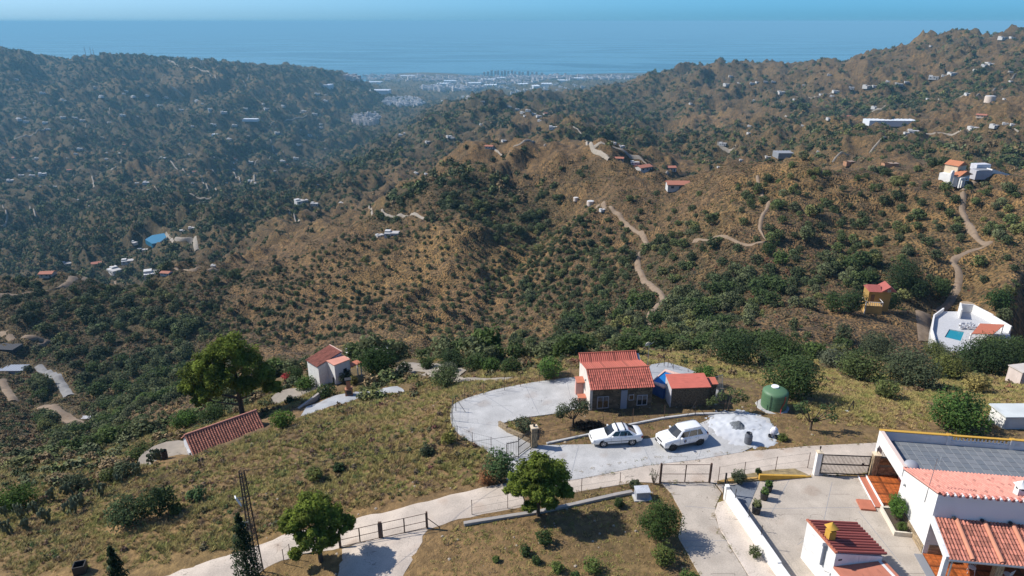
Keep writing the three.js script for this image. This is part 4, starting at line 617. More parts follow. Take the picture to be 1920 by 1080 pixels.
  for (const s of [-1, 1]) {
    part('headlight', box(0.14, 0.11, 0.36, x0 + 0.17, o.lampY, s * (hw * 0.70)).rotateY(0), std(0.5, 0.52, 0.55, { roughness: 0.15 }), c);
    part('tail_light', box(0.14, 0.2, 0.2, xe - 0.10, o.tailY, s * (hw * 0.80)), std(0.22, 0.012, 0.012, { roughness: 0.25 }), c);
    const m = part('mirror', box(0.12, 0.12, 0.2, b0 + 0.42, yb + 0.08, s * (hw + 0.06)), paint, c); m.castShadow = true;
    part('side_trim', box(L * 0.52, 0.045, 0.02, 0.02, o.trimY, s * (hw + 0.002)), std(0.05, 0.05, 0.055), c);
    for (const x of o.doors) part('door_handle', box(0.16, 0.03, 0.03, x, yb - 0.10, s * (hw * 0.985 + 0.012)), std(0.5, 0.5, 0.5), c);
    const seams = o.seams.map(x => box(0.012, yb - sill - 0.12, 0.006, x, (yb + sill) / 2, s * (hw + 0.001))); part('door_seam', merge(seams), std(0.12, 0.12, 0.13), c);
  }
  part('bumper', box(0.16, 0.16, W * 0.74, x0 + 0.04, sill + 0.12, 0), o.dark ? M.black : paint, c); part('grille', box(0.06, 0.12, W * 0.42, x0 + 0.015, o.lampY - 0.03, 0), M.black, c);
  part('plate', box(0.02, 0.11, 0.5, x0 - 0.05, sill + 0.16, 0), M.whitePlain, c);
  return c;
}
const glassMat = new THREE.MeshPhysicalMaterial({ color: col(0.012, 0.016, 0.022), roughness: 0.08, clearcoat: 1, clearcoatRoughness: 0.03, side: THREE.DoubleSide });
{
  const yaw = (a, b) => Math.atan2(-(b.z - a.z), b.x - a.x);
  const place = (f, r, hw) => { const a = sight(...f, 0.28), b = sight(...r, 0.28), t = yaw(a, b), m = a.clone().add(b).multiplyScalar(0.5); const side = V(Math.sin(t), 0, Math.cos(t)).multiplyScalar(-hw); return [[m.x + side.x, 0.075, m.z + side.z], t]; };
  let [p, t] = place([1132, 834], [1185, 830.5], 0.8);
  const c = makeCar('car', 'older white saloon car with two black roof bars', p, t, { L: 4.45, W: 1.74, sill: 0.24, belt: 0.92, roofH: 1.42, rw: 0.305, wheelX: [-1.27, 1.25], lampY: 0.62, tailY: 0.74, trimY: 0.52, rim: std(0.5, 0.5, 0.52, { roughness: 0.35, metalness: 0.6 }),
    stations: [[-2.22, 0.36, 0.60, 0.70], [-2.16, 0.27, 0.68, 0.86], [-1.9, 0.24, 0.76, 0.96], [-1.2, 0.24, 0.86, 1], [-0.75, 0.24, 0.92, 1], [0.4, 0.24, 0.94, 1], [1.3, 0.24, 0.97, 1], [1.75, 0.26, 0.98, 0.97], [2.1, 0.30, 0.96, 0.90], [2.2, 0.40, 0.90, 0.82]], cab: [-0.95, -0.2, 0.85, 1.72], side: [[0.10, 0.36, 0.06, 0.42], [0.38, 0.64, 0.45, 0.93], [0.655, 0.86, 0.94, 0.955]], doors: [-0.05, 0.85], seams: [-0.62, 0.28, 1.0] });
  for (const x of [0.0, 0.62]) { const b = part('roof_bar', box(0.07, 0.04, 1.28, x, 1.53, 0), M.black, c); part('bar_foot', merge([box(0.09, 0.14, 0.06, x, 1.46, -0.6), box(0.09, 0.14, 0.06, x, 1.46, 0.6)]), M.black, b); }

  [p, t] = place([1260, 841], [1313, 830], 0.82);
  const s = makeCar('car', 'white sport utility car with black wheel arches and door emblem', p, t, { L: 4.33, W: 1.82, sill: 0.30, belt: 1.02, roofH: 1.60, rw: 0.345, wheelX: [-1.30, 1.30], lampY: 0.78, tailY: 0.98, trimY: 0.34, dark: true, rim: std(0.05, 0.05, 0.055, { roughness: 0.35, metalness: 0.6 }),
    stations: [[-2.16, 0.42, 0.74, 0.74], [-2.08, 0.30, 0.86, 0.88], [-1.8, 0.28, 0.96, 0.97], [-1.2, 0.28, 1.02, 1], [-0.7, 0.28, 1.05, 1], [0.5, 0.28, 1.06, 1], [1.5, 0.28, 1.09, 1], [1.95, 0.32, 1.10, 0.96], [2.13, 0.42, 1.06, 0.88]], cab: [-1.0, -0.32, 1.62, 2.02], side: [[0.08, 0.36, 0.05, 0.36], [0.38, 0.66, 0.38, 0.70], [0.68, 0.86, 0.72, 0.84]], doors: [-0.1, 0.85], seams: [-0.68, 0.25, 1.08] });
  for (const z of [-0.58, 0.58]) part('roof_rail', bar(V(-0.2, 1.67, z), V(1.5, 1.67, z), 0.022, 6), M.steel, s);
  part('door_emblem', merge([new THREE.CircleGeometry(0.14, 20).translate(-0.2, 0.74, 0.916)]), std(0.03, 0.06, 0.25), s); part('emblem_center', new THREE.CircleGeometry(0.06, 12).translate(-0.2, 0.77, 0.919), std(0.5, 0.4, 0.1), s);
  part('lower_cladding', merge([box(1.85, 0.14, 0.03, 0, 0.36, 0.905), box(1.85, 0.14, 0.03, 0, 0.36, -0.905)]), M.black, s);
  part('bonnet_lines', merge([bar(V(-1.9, 0.985, 0.45), V(-1.05, 1.06, 0.5), 0.008, 4), bar(V(-1.9, 0.985, -0.45), V(-1.05, 1.06, -0.5), 0.008, 4)]), std(0.4, 0.4, 0.4), s);
  // barrel, sand heap, sacks
  const b = thing('barrel', 'dark grey open-topped plastic barrel beside the pale sand', 'barrel', sight(1402, 832, 0).add(V(0, 0.06, 0)).toArray());
  part('body', new THREE.LatheGeometry([[0, 0], [0.30, 0], [0.33, 0.06], [0.33, 0.32], [0.345, 0.36], [0.33, 0.40], [0.33, 0.68], [0.345, 0.72], [0.32, 0.78], [0.26, 0.95], [0.24, 1.02], [0.20, 1.02], [0.20, 0.6], [0, 0.6]].map(q => new THREE.Vector2(...q)), 24), std(0.11, 0.12, 0.14, { roughness: 0.45, side: THREE.DoubleSide }), b); part('inside', new THREE.CylinderGeometry(0.195, 0.195, 0.02, 16).translate(0, 0.8, 0), M.black, b); part('rim', new THREE.TorusGeometry(0.225, 0.03, 6, 20).rotateX(Math.PI / 2).translate(0, 1.02, 0), M.black, b);
  const heap = (R, h, sd, n = 40) => { const g = new THREE.PlaneGeometry(2 * R, 2 * R, n, n).rotateX(-Math.PI / 2), q = g.attributes.position; for (let i = 0; i < q.count; i++) { const x = q.getX(i), z = q.getZ(i), d = Math.hypot(x, z) / R + 0.12 * n2(x * 1.1 + sd, z * 1.1) + 0.05 * n2(x * 4, z * 4 + sd); q.setY(i, h * Math.pow(clamp(1 - d), 1.3) + 0.05 * n2b(x * 5, z * 5 + sd) * clamp(1.2 - d) - 0.10 * sstep(0.85, 1.05, d)); } g.computeVertexNormals(); return g; };
  const S = sight(1388, 806, 0);
  single('sand_heap', heap(3.2, 0.28, 3), new THREE.MeshStandardMaterial({ color: col(0.60, 0.62, 0.64), map: concTex, roughness: 1 }), 'spread heap of pale grey sand at the end of the parking apron', 'sand heap', null, [S.x + 0.2, 0.06, S.z - 0.2]);
  single('gravel_heap', heap(0.9, 0.55, 11, 26), new THREE.MeshStandardMaterial({ color: col(0.23, 0.25, 0.28), map: soilTex, roughness: 1 }), 'small dark gravel heap on top of the pale sand', 'gravel heap', null, sight(1383, 802, 0).add(V(0, 0.18, 0)).toArray());
  const bg = thing('sack', 'bulging white rubble sack at the edge of the pale sand', 'sack', sight(1450, 818, 0).toArray(), 0.4), sg = new THREE.SphereGeometry(0.36, 14, 10), q = sg.attributes.position; for (let i = 0; i < q.count; i++) { const k = 1 + 0.16 * n3(q.getX(i) * 5, q.getY(i) * 5, q.getZ(i) * 5); q.setXYZ(i, q.getX(i) * k, q.getY(i) * k * 1.15, q.getZ(i) * k * 0.8); } sg.computeVertexNormals();
  part('bag', sg.translate(0, 0.5, 0), std(0.75, 0.72, 0.74), bg); part('neck', new THREE.ConeGeometry(0.16, 0.3, 8).rotateZ(-0.5).translate(0.16, 0.9, -0.05), std(0.35, 0.30, 0.28), bg);
  for (const [x, z, l] of [[-0.42, 0.25, 'left grey bucket beside the white sack'], [0.05, 0.42, 'right grey bucket beside the white sack']]) { const k = thing('bucket', l, 'bucket', sight(1450, 818, 0).add(V(x, 0.03, z)).toArray()); part('body', new THREE.CylinderGeometry(0.16, 0.12, 0.3, 14, 1, true).translate(0, 0.15, 0), std(0.05, 0.05, 0.055, { side: THREE.DoubleSide }), k); part('handle', new THREE.TorusGeometry(0.15, 0.008, 4, 14, Math.PI).translate(0, 0.3, 0), M.steel, k); }
}
// ---------------------------------------------------------------- walls, gates, fences
const wallPiece = (a, b, h, th, y = 0) => { const d = a.distanceTo(b); return box(d, h, th, 0, h / 2, 0).rotateY(Math.atan2(-(b.z - a.z), b.x - a.x)).translate((a.x + b.x) / 2, y, (a.z + b.z) / 2); };
{
  const a = V(16.32, 0, -42.55), b = V(17.45, 0, -35.0), c = V(18.3, 0, -30);
  const w = thing('boundary_wall', 'long white boundary wall sloping along the courtyard edge', 'wall');
  part('wall', merge([wallPiece(a, b, 1.1, 0.24), wallPiece(b, c, 1.08, 0.239), new THREE.CylinderGeometry(0.24, 0.24, 0.24, 12, 1, false, 0, Math.PI).rotateX(Math.PI / 2).rotateY(Math.PI / 2 + 0.15).translate(a.x - 0.01, 1.0, a.z - 0.16)]), M.white, w);
  part('coping', merge([wallPiece(a.clone().add(V(0.02, 0, 0.1)), b, 0.05, 0.29, 1.1)]), M.white, w);
  part('wall_end', slab(16.15, 16.45, 0, 1.35, -42.85, -42.5), M.white, w);
  for (const f of [0.14, 0.42, 0.66]) { const p = a.clone().lerp(b, f); part('rail_post', bar(V(p.x + 0.05, 1.0, p.z), V(p.x + 0.05, 1.95, p.z), 0.025, 6), M.iron, w); }
  const wires = []; for (const y of [1.4, 1.8]) wires.push(bar(V(a.x + 0.05, y, a.z), V(b.x + 0.05, y, b.z), 0.006, 3)); part('wire', merge(wires), M.iron, w);
  const st = thing('gate_post', 'dark steel post at the head of the white boundary wall', 'post', [16.3, 0.04, -43.25]); part('post', box(0.11, 2.0, 0.11, 0, 1.0, 0), M.iron, st); part('brace', bar(V(0, 1.7, 0), V(0.7, 0.03, 0.9), 0.03, 5), M.iron, st);
  const y1 = sight(1422, 902, 0), y2 = sight(1520, 895, 0), y0 = sight(1345, 908, 0), yw = thing('bed_wall', 'ochre yellow retaining wall of the roadside flower bed', 'wall');
  part('wall', prism([[0, 0], [y1.distanceTo(y2), 0], [y1.distanceTo(y2), 0.12], [0, 0.62]], 0.2).rotateY(Math.atan2(-(y2.z - y1.z), y2.x - y1.x)).translate(y1.x, 0.02, y1.z), M.yellow, yw); part('low_wall', wallPiece(y0, y1.clone().add(V(-0.1, 0, -0.1)), 0.25, 0.18, 0.02), M.ochre, yw);
  const back = [[1350, 900], [1380, 892], [1450, 880], [1490, 878], [1520, 892], [1425, 899], [1345, 906]].map(q => sight(...q, 0.2)), bs = new THREE.Shape(back.map(v => new THREE.Vector2(v.x, -v.z)));
  single('flower_bed', new THREE.ExtrudeGeometry(bs, { depth: 0.16, bevelEnabled: false }).rotateX(-Math.PI / 2).translate(0, 0.03, 0), new THREE.MeshStandardMaterial({ color: col(0.42, 0.32, 0.17), map: soilTex, roughness: 1 }), 'dry straw-coloured flower bed between road and courtyard', 'flower bed');
  single('ramp', new THREE.ExtrudeGeometry(new THREE.Shape([[1352, 914], [1424, 904], [1398, 965], [1376, 938]].map(q => sight(...q, 0)).map(v => new THREE.Vector2(v.x, -v.z))), { depth: 0.03, bevelEnabled: false }).rotateX(-Math.PI / 2).translate(0, 0.055, 0), conc(0.20, 0.22, 0.25), 'dark slate strip in the corner of the courtyard', 'paving');
}
{ // sliding gate with its pillars
  const L = sight(1530, 890, 0), R = sight(1632, 894, 0), yaw = Math.atan2(-(R.z - L.z), R.x - L.x), w = L.distanceTo(R) - 0.55, m = L.clone().add(R).multiplyScalar(0.5);
  const g = thing('sliding_gate', 'wide brown barred gate closing the villa courtyard', 'gate', [m.x, 0.06, m.z], yaw);
  part('frame', merge([box(w, 0.07, 0.06, 0, 0.12, 0), box(w, 0.07, 0.06, 0, 1.85, 0), box(w, 0.09, 0.06, 0, 1.0, 0), box(0.08, 1.8, 0.06, -w / 2, 0.98, 0), box(0.08, 1.8, 0.06, w / 2, 0.98, 0)]), M.iron, g);
  const bg = new THREE.BoxGeometry(0.028, 1.7, 0.028); for (let k = 1; k < 36; k++) part('bar', bg, M.rust, g).position.set(-w / 2 + k * w / 36, 0.98, 0);
  part('lock', box(0.14, 0.2, 0.09, w / 2 - 0.5, 1.08, 0), M.black, g);
  for (const [p, mat, l, k] of [[L, M.white, 'white gate pillar at the left end of the barred gate', 0.38], [R, M.stone, 'stone-clad gate pillar beside the villa porch', 0.46]]) { const q = thing('gate_pillar', l, 'pillar', [p.x - (k < 0.4 ? 0.05 : -0.1), 0.03, p.z], yaw, 'pillars of the barred gate'); part('shaft', box(k, 2.1, k, 0, 1.05, 0), mat, q); part('cap', merge([box(k + 0.1, 0.08, k + 0.1, 0, 2.14, 0), new THREE.ConeGeometry(k * 0.6, 0.14, 4).rotateY(0.785).translate(0, 2.25, 0)]), M.cream, q); part('lantern', merge([bar(V(0, 2.25, 0), V(0, 2.5, 0), 0.025), new THREE.CylinderGeometry(0.07, 0.05, 0.2, 6).translate(0, 2.55, 0)]), M.iron, q); }
  const s = R.clone().add(V(0.35, 0, 0)); single('side_wall', merge([box(2.0, 1.05, 0.25, 1.0, 0.52, 0)]).rotateY(-0.1), M.stone, 'low stone wall between gate pillar and porch', 'wall', null, [s.x + 0.12, 0.03, s.z]);
}
function meshFence(pts, H, label, group, opt = {}) {                // posts are things; wire runs between them
  const top = [];
  pts.forEach((p, k) => { const y = land(p.x, p.z), o = thing('fence_post', label(k), 'post', [p.x, y + (opt.lift || 0), p.z], 0, group); part('post', new THREE.CylinderGeometry(0.026, 0.026, H + 0.2, 6).translate(0, (H + 0.2) / 2 - 0.2, 0), opt.mat || M.rust, o); part('cap', new THREE.SphereGeometry(0.032, 6, 4).translate(0, H, 0), M.black, o); top.push(V(p.x, y + H + (opt.lift || 0), p.z)); });
  const w = thing('fence_wire', opt.wireLabel, 'wire'), strands = [];
  for (let k = 0; k + 1 < top.length; k++) for (const d of opt.strands || [0.03, H * 0.5, H - 0.08]) strands.push(bar(top[k].clone().add(V(0, -d, 0)), top[k + 1].clone().add(V(0, -d, 0)), opt.r || 0.008, 3));
  part('strands', merge(strands), M.iron, w);
  if (opt.mesh) { const n = []; for (let k = 0; k + 1 < top.length; k++) { const d = top[k].distanceTo(top[k + 1]), c = Math.round(d / 0.22); for (let i = 1; i < c; i++) { const t = top[k].clone().lerp(top[k + 1], i / c); n.push(bar(t, t.clone().add(V(0, -H + 0.05, 0)), 0.0035, 3)); } } part('mesh', merge(n), opt.meshMat || M.steel, w).userData.kind = 'stuff'; }
}
const ord = ['first', 'second', 'third', 'fourth', 'fifth', 'sixth', 'seventh', 'eighth', 'ninth', 'tenth', 'eleventh', 'twelfth'];
meshFence([[848, 790], [850, 765], [872, 752], [907, 741], [946, 733], [976, 726], [1011, 718], [1040, 713], [1070, 707]].map(p => sight(...p, 0)), 1.5, k => `${ord[k]} fence post along the outer edge of the curved concrete yard`, 'posts round the curved concrete yard', { mesh: true, wireLabel: 'wire mesh fence round the curved concrete yard' });
meshFence([[848, 800], [858, 825], [886, 838], [921, 847], [950, 862]].map(p => sight(...p, 0)), 1.45, k => `${ord[k]} fence post along the front curve of the concrete yard`, 'posts at the front of the concrete yard', { mesh: true, wireLabel: 'green wire mesh along the front of the concrete yard', meshMat: std(0.05, 0.16, 0.14) });
meshFence([[1012, 830], [1070, 820], [1130, 808], [1186, 793], [1245, 785], [1303, 778], [1358, 773], [1418, 768]].map(p => sight(...p, 0)), 1.5, k => `${ord[k]} post from the gate pillar in the fence before the stone house`, 'posts of the fence before the stone house', { wireLabel: 'wire strands of the fence before the stone house' });
meshFence([[865, 975], [885, 966], [952, 955], [1020, 940], [1090, 925], [1162, 913]].map(p => sight(...p, 0)).slice(1), 1.35, k => `${ord[k]} post from the left in the roadside fence behind the pine`, 'posts of the roadside fence', { wireLabel: 'wire strands of the roadside fence' });
meshFence([[1346, 905], [1394, 896], [1453, 886], [1514, 878]].map(p => sight(...p, 0)), 1.45, k => `${ord[k]} post from the wire gate along the yellow flower bed`, 'posts along the flower bed', { wireLabel: 'wire strands along the yellow flower bed', lift: 0.05 });
meshFence([[545, 1046], [533, 1056]].map(p => sight(...p)), 1.2, k => `${k ? 'left' : 'right'} leaning post by the road near the lattice mast`, 'posts by the lattice mast', { wireLabel: 'short wire between the posts by the lattice mast' });
meshFence([[1252, 690], [1262, 693], [1290, 698], [1310, 704]].map(p => sight(...p, 0)), 1.2, k => `${ord[k]} fence post behind the raised pool`, 'posts behind the raised pool', { wireLabel: 'wire strands behind the raised pool' });
{ // braced tripod posts
  for (const [px, py, y, l] of [[1303, 779, 0, 'braced corner post in the fence before the stone house'], [855, 772, 0, 'braced corner post at the bend of the concrete yard'], [1245, 687, 0, 'braced post behind the raised pool']]) { const p = sight(px, py, y), t = thing('braced_post', l, 'post', p.toArray(), 0, 'braced fence posts'); part('post', bar(V(0, -0.1, 0), V(0, 1.6, 0), 0.03, 6), M.iron, t); part('brace', bar(V(0, 1.5, 0), V(-0.85, 0, 0.25), 0.022, 5), M.iron, t); part('brace', bar(V(0, 1.5, 0), V(0.95, 0, 0.2), 0.022, 5), M.iron, t); }
  const wireGate = (a, b, h, label, braces) => {
    const L = a.distanceTo(b), yaw = Math.atan2(-(b.z - a.z), b.x - a.x), s = (b.y - a.y) / L, g = thing('wire_gate', label, 'gate', a.toArray(), yaw), Y = x => s * x;
    for (const x of [0, L]) part('gate_post', box(0.13, h + 0.25, 0.13, x, Y(x) + h / 2, 0), M.rust, g);
    for (const [x0, x1] of [[0.08, L / 2 - 0.02], [L / 2 + 0.02, L - 0.08]]) { const f = part('leaf', merge([bar(V(x0, Y(x0) + 0.1, 0), V(x1, Y(x1) + 0.1, 0), 0.024), bar(V(x0, Y(x0) + h, 0), V(x1, Y(x1) + h, 0), 0.024), bar(V(x0, Y(x0) + h / 2, 0), V(x1, Y(x1) + h / 2, 0), 0.024), bar(V(x0, Y(x0) + 0.1, 0), V(x0, Y(x0) + h, 0), 0.026), bar(V(x1, Y(x1) + 0.1, 0), V(x1, Y(x1) + h, 0), 0.026)]), M.rust, g), n = []; for (let x = x0 + 0.15; x < x1; x += 0.15) n.push(bar(V(x, Y(x) + 0.1, 0), V(x, Y(x) + h, 0), 0.003, 3)); part('mesh', merge(n), M.steel, f).userData.kind = 'stuff'; }
    if (braces) part('brace', bar(V(L, Y(L) + h * 0.7, 0), V(L + 0.9, Y(L) + 0.02, 0.1), 0.03), M.iron, g);
  };
  wireGate(sight(1237, 906, 0), sight(1330, 906, 0), 1.75, 'rusty two-leaf wire gate at the top of the driveway');
  const q0 = sight(638, 1027), q1 = sight(716, 1010), q2 = sight(801, 991);
  wireGate(q1, q2, 1.35, 'rusty wire gate on the lower lane nearer the brown garden', true); wireGate(q0, q1.clone().add(V(-0.15, 0, 0.02)), 1.35, 'rusty wire gate on the lower lane behind the round pine');
  // iron gate of the concrete yard with its pillar
  const P = sight(1001, 838, 0), Q = sight(974, 858, 0), pl = thing('gate_pillar', 'square stone gate pillar with ball top beside the parking apron', 'pillar', P.toArray(), 0.2);
  part('shaft', box(0.5, 1.95, 0.5, 0, 0.97, 0), M.stone, pl); part('cap', box(0.62, 0.1, 0.62, 0, 2.0, 0), M.cream, pl); part('finial', merge([new THREE.SphereGeometry(0.11, 10, 8).translate(0, 2.2, 0), new THREE.CylinderGeometry(0.05, 0.1, 0.1, 8).translate(0, 2.08, 0)]), M.iron, pl); part('letter_box', box(0.2, 0.3, 0.12, 0.3, 0.9, 0.1), M.black, pl);
  const w = P.distanceTo(Q) - 0.3, g = thing('iron_gate', 'black iron bar gate standing open beside the stone pillar', 'gate', P.clone().add(V(-0.28, 0.08, 0.12)).toArray(), Math.atan2(-(Q.z - P.z), Q.x - P.x));
  part('frame', merge([box(w, 0.05, 0.04, w / 2, 0.1, 0), box(w, 0.05, 0.04, w / 2, 1.55, 0), box(w, 0.05, 0.04, w / 2, 0.85, 0), box(0.05, 1.5, 0.05, 0.02, 0.82, 0), box(0.05, 1.9, 0.05, w, 1.0, 0)]), M.iron, g); for (let k = 1; k < 11; k++) part('bar', new THREE.BoxGeometry(0.022, 1.75, 0.022), M.iron, g).position.set(k * w / 11, 0.95, 0);
  const g2 = thing('iron_gate', 'black iron bar gate leaf closing the concrete yard', 'gate', Q.clone().add(V(-0.1, 0.08, 0.05)).toArray(), Math.PI + 0.35); part('frame', merge([box(1.0, 0.05, 0.04, 0.5, 0.1, 0), box(1.0, 0.05, 0.04, 0.5, 1.55, 0), box(0.05, 1.9, 0.05, 0, 0.95, 0), box(0.05, 1.6, 0.05, 1.0, 0.85, 0)]), M.iron, g2); for (let k = 1; k < 7; k++) part('bar', new THREE.BoxGeometry(0.022, 1.6, 0.022), M.iron, g2).position.set(k / 7, 0.9, 0);
  // stone retaining wall of the olive bed, kerbs
  const k = [[936, 800], [950, 810], [980, 824], [1003, 836]].map(p => sight(...p, 0)); single('bed_wall', merge([0, 1, 2].map(i => wallPiece(k[i], k[i + 1].clone().add(V(0.03, 0, -0.03)), 0.55 - i * 0.12, 0.22 + i * 0.004, 0.04))), M.stone, 'stone wall holding up the olive bed beside the concrete yard', 'wall');
  const e = [[1025, 833], [1100, 817], [1180, 798], [1240, 786], [1300, 778], [1400, 775]].map(p => sight(...p, 0)); single('kerb', merge(e.slice(1).map((p, i) => wallPiece(e[i], p, 0.16, 0.2 + i * 0.003, 0.0))), M.pad, 'pale concrete kerb along the fence before the stone house', 'kerb');
  const v = [[870, 985], [950, 972], [1010, 963], [1080, 948], [1150, 932], [1185, 925]].map(p => sight(...p, 0)); single('roadside_wall', merge(v.slice(1).map((p, i) => wallPiece(v[i], p, 0.3, 0.3 + i * 0.004, -0.05))), conc(0.38, 0.35, 0.32), 'low concrete wall along the road behind the young pine', 'wall');
  const ub = thing('utility_box', 'grey concrete utility box with sloping lid beside the round shrub', 'utility box', sight(1203, 932, 0).toArray(), 0.1); part('body', box(1.0, 0.7, 0.75, 0, 0.35, 0), conc(0.36, 0.38, 0.42), ub); part('lid', box(1.1, 0.08, 0.85, 0, 0.74, 0).rotateX(0.06), conc(0.55, 0.57, 0.6), ub); part('base', box(1.4, 0.12, 1.1, 0, 0.04, 0), M.pad, ub);
  // debris
  const wb = thing('trailer_frame', 'broken metal frame lying in the dry field behind the bare tree', 'scrap', sight(1590, 770).toArray(), 0.4); part('frame', merge([bar(V(0, 0, 0), V(0.5, 1.0, 0), 0.04), bar(V(0.5, 1.0, 0), V(0.6, 0, 0.1), 0.04), bar(V(-0.8, 0.05, 0), V(0.6, 0.05, 0.1), 0.04)]), M.iron, wb); part('foot', box(0.5, 0.08, 0.3, -0.4, 0.05, 0.1), M.whitePlain, wb);
}
{ // lattice mast with its cable and aerials
  const B = sight(486, 1078), H = 8.7, m = thing('lattice_mast', 'tall dark lattice mast carrying small dishes beside the cypress', 'mast', [B.x, B.y - 0.2, B.z], 0.35), hw = 0.2, rails = [], rungs = [];
  const corners = [[-hw, -hw * 0.6], [hw, -hw * 0.6], [0, hw]];
  for (const [x, z] of corners) part('rail', bar(V(x * 1.5, 0, z * 1.5), V(x * 0.75, H, z * 0.75), 0.045, 5), M.iron, m);
  const rg = (y, k) => { const f = lerp(1.5, 0.75, y / H); return corners.map(c => V(c[0] * f, y, c[1] * f))[k % 3]; };
  for (let y = 0.4; y < H; y += 0.3) for (let k = 0; k < 3; k++) part('rung', bar(rg(y, k), rg(y, k + 1), 0.022, 4), M.iron, m);
  const hook = part('hook', new THREE.TorusGeometry(0.2, 0.022, 5, 12, Math.PI).translate(0.1, H, 0), M.rust, m);
  const d1 = thing('sector_antenna', 'white angular antenna panel high on the lattice mast', 'antenna', [B.x - 0.5, B.y + H * 0.72, B.z + 0.1], 0.5); part('panel', box(0.06, 0.75, 0.35).rotateZ(0.35), M.whitePlain, d1); part('bracket', merge([bar(V(0, 0, 0), V(0.4, 0.05, 0), 0.025), bar(V(0, 0.25, 0), V(0.35, 0.1, 0), 0.02)]), M.grey, d1);
  const d2 = thing('satellite_dish', 'small white dish halfway down the lattice mast', 'satellite dish', [B.x - 0.45, B.y + H * 0.52, B.z + 0.1], 0.2); part('dish', new THREE.SphereGeometry(0.3, 12, 6, 0, 6.283, 0, 0.9).rotateX(0.9).rotateZ(0.5).translate(0, -0.15, 0), std(0.6, 0.6, 0.68, { side: THREE.DoubleSide }), d2); part('bracket', bar(V(0, 0, 0), V(0.35, 0, 0), 0.025), M.grey, d2);
  const d3 = thing('antenna_box', 'small white box low on the lattice mast', 'antenna', [B.x - 0.33, B.y + H * 0.35, B.z + 0.15]); part('box', box(0.12, 0.25, 0.14), M.whitePlain, d3); part('bracket', bar(V(0, 0, 0), V(0.25, 0, 0), 0.02), M.grey, d3);
  const top = V(B.x + 0.2, B.y + H - 0.15, B.z), E = V(tanOf(2010, 596) * 120, CAM_Y - slopeOf(596) * 120, -120), pts = []; for (let k = 0; k <= 30; k++) { const t = k / 30, p = top.clone().lerp(E, t); p.y -= 4 * 3.0 * t * (1 - t); pts.push(p); }
  const ca = thing('cable', 'thin black cable running from the lattice mast over the slope', 'cable'); part('cable', new THREE.TubeGeometry(new THREE.CatmullRomCurve3(pts), 60, 0.016, 4), M.black, ca);
  const pole = thing('cable_pole', 'wooden pole holding the far end of the cable', 'pole', [E.x, land(E.x, E.z), E.z]); part('pole', new THREE.CylinderGeometry(0.09, 0.13, E.y - land(E.x, E.z) + 0.8, 8).translate(0, (E.y - land(E.x, E.z)) / 2 + 0.1, 0), M.wood, pole); part('crossarm', box(0.7, 0.08, 0.08, 0, E.y - land(E.x, E.z) - 0.1, 0), M.wood, pole);
}
// ---------------------------------------------------------------- plants near by
const bark = std(0.085, 0.062, 0.045), barkPale = std(0.16, 0.13, 0.10);
const depthAt = p => Math.hypot(p.x * 0, 0) + (-p.z * cosP + (CAM_Y - p.y) * sinP);
function limbs(list) { return merge(list.map(([a, b, r, r2]) => bar(a, b, r, 6, r2))); }
function bush(px, py, rpx, name, label, category, c, o = {}) {     // px, py: foot; rpx: half width as sighted
  const f = sight(px, py, o.y), k = depthAt(f) / FPX, R = rpx * k, h = R * (o.tall || 1.0), s = Math.max(o.leaf || 0.13, R * 0.055);
  const n = clamp(Math.round(24 * R * R / (s * s) * (o.dense || 1)), 700, 15000), L = o.lobes || clamp(Math.round(8 + R * 6), 9, 30);
  const g = thing(name, label, category, [f.x, f.y, f.z + (o.forward || 0)], rr(0, 6.28), o.group);
  part('foliage', leafCrown({ lobes: L, leaves: Math.round(n / L), rx: R * 0.86, ry: h * 0.78, rz: R * 0.8, size: s, lobe: R * (o.lobe || 0.42), y0: h * 0.82 + (o.lift || 0), long: o.long || 1.6, tone: o.tone || 0.28 }), leafMat(...c), g);
  const st = []; for (let i = 0; i < 4; i++) { const a = i * 1.6 + rr(0, 1); st.push([V(0, -0.15, 0), V(Math.cos(a) * R * 0.4, h * 0.9 + (o.lift || 0), Math.sin(a) * R * 0.4), 0.03 + R * 0.025, 0.015]); }
  part('stems', limbs(st), bark, g); cleared.push([f.x, f.z, R * 0.7]); return g;
}
const G = { deep: [0.026, 0.044, 0.016], ever: [0.036, 0.058, 0.018], olive: [0.055, 0.068, 0.036], fresh: [0.050, 0.090, 0.020], lime: [0.085, 0.120, 0.022], fig: [0.048, 0.078, 0.030], grey: [0.085, 0.095, 0.062], pine: [0.094, 0.120, 0.018], straw: [0.19, 0.155, 0.055], rusty: [0.16, 0.075, 0.035] };
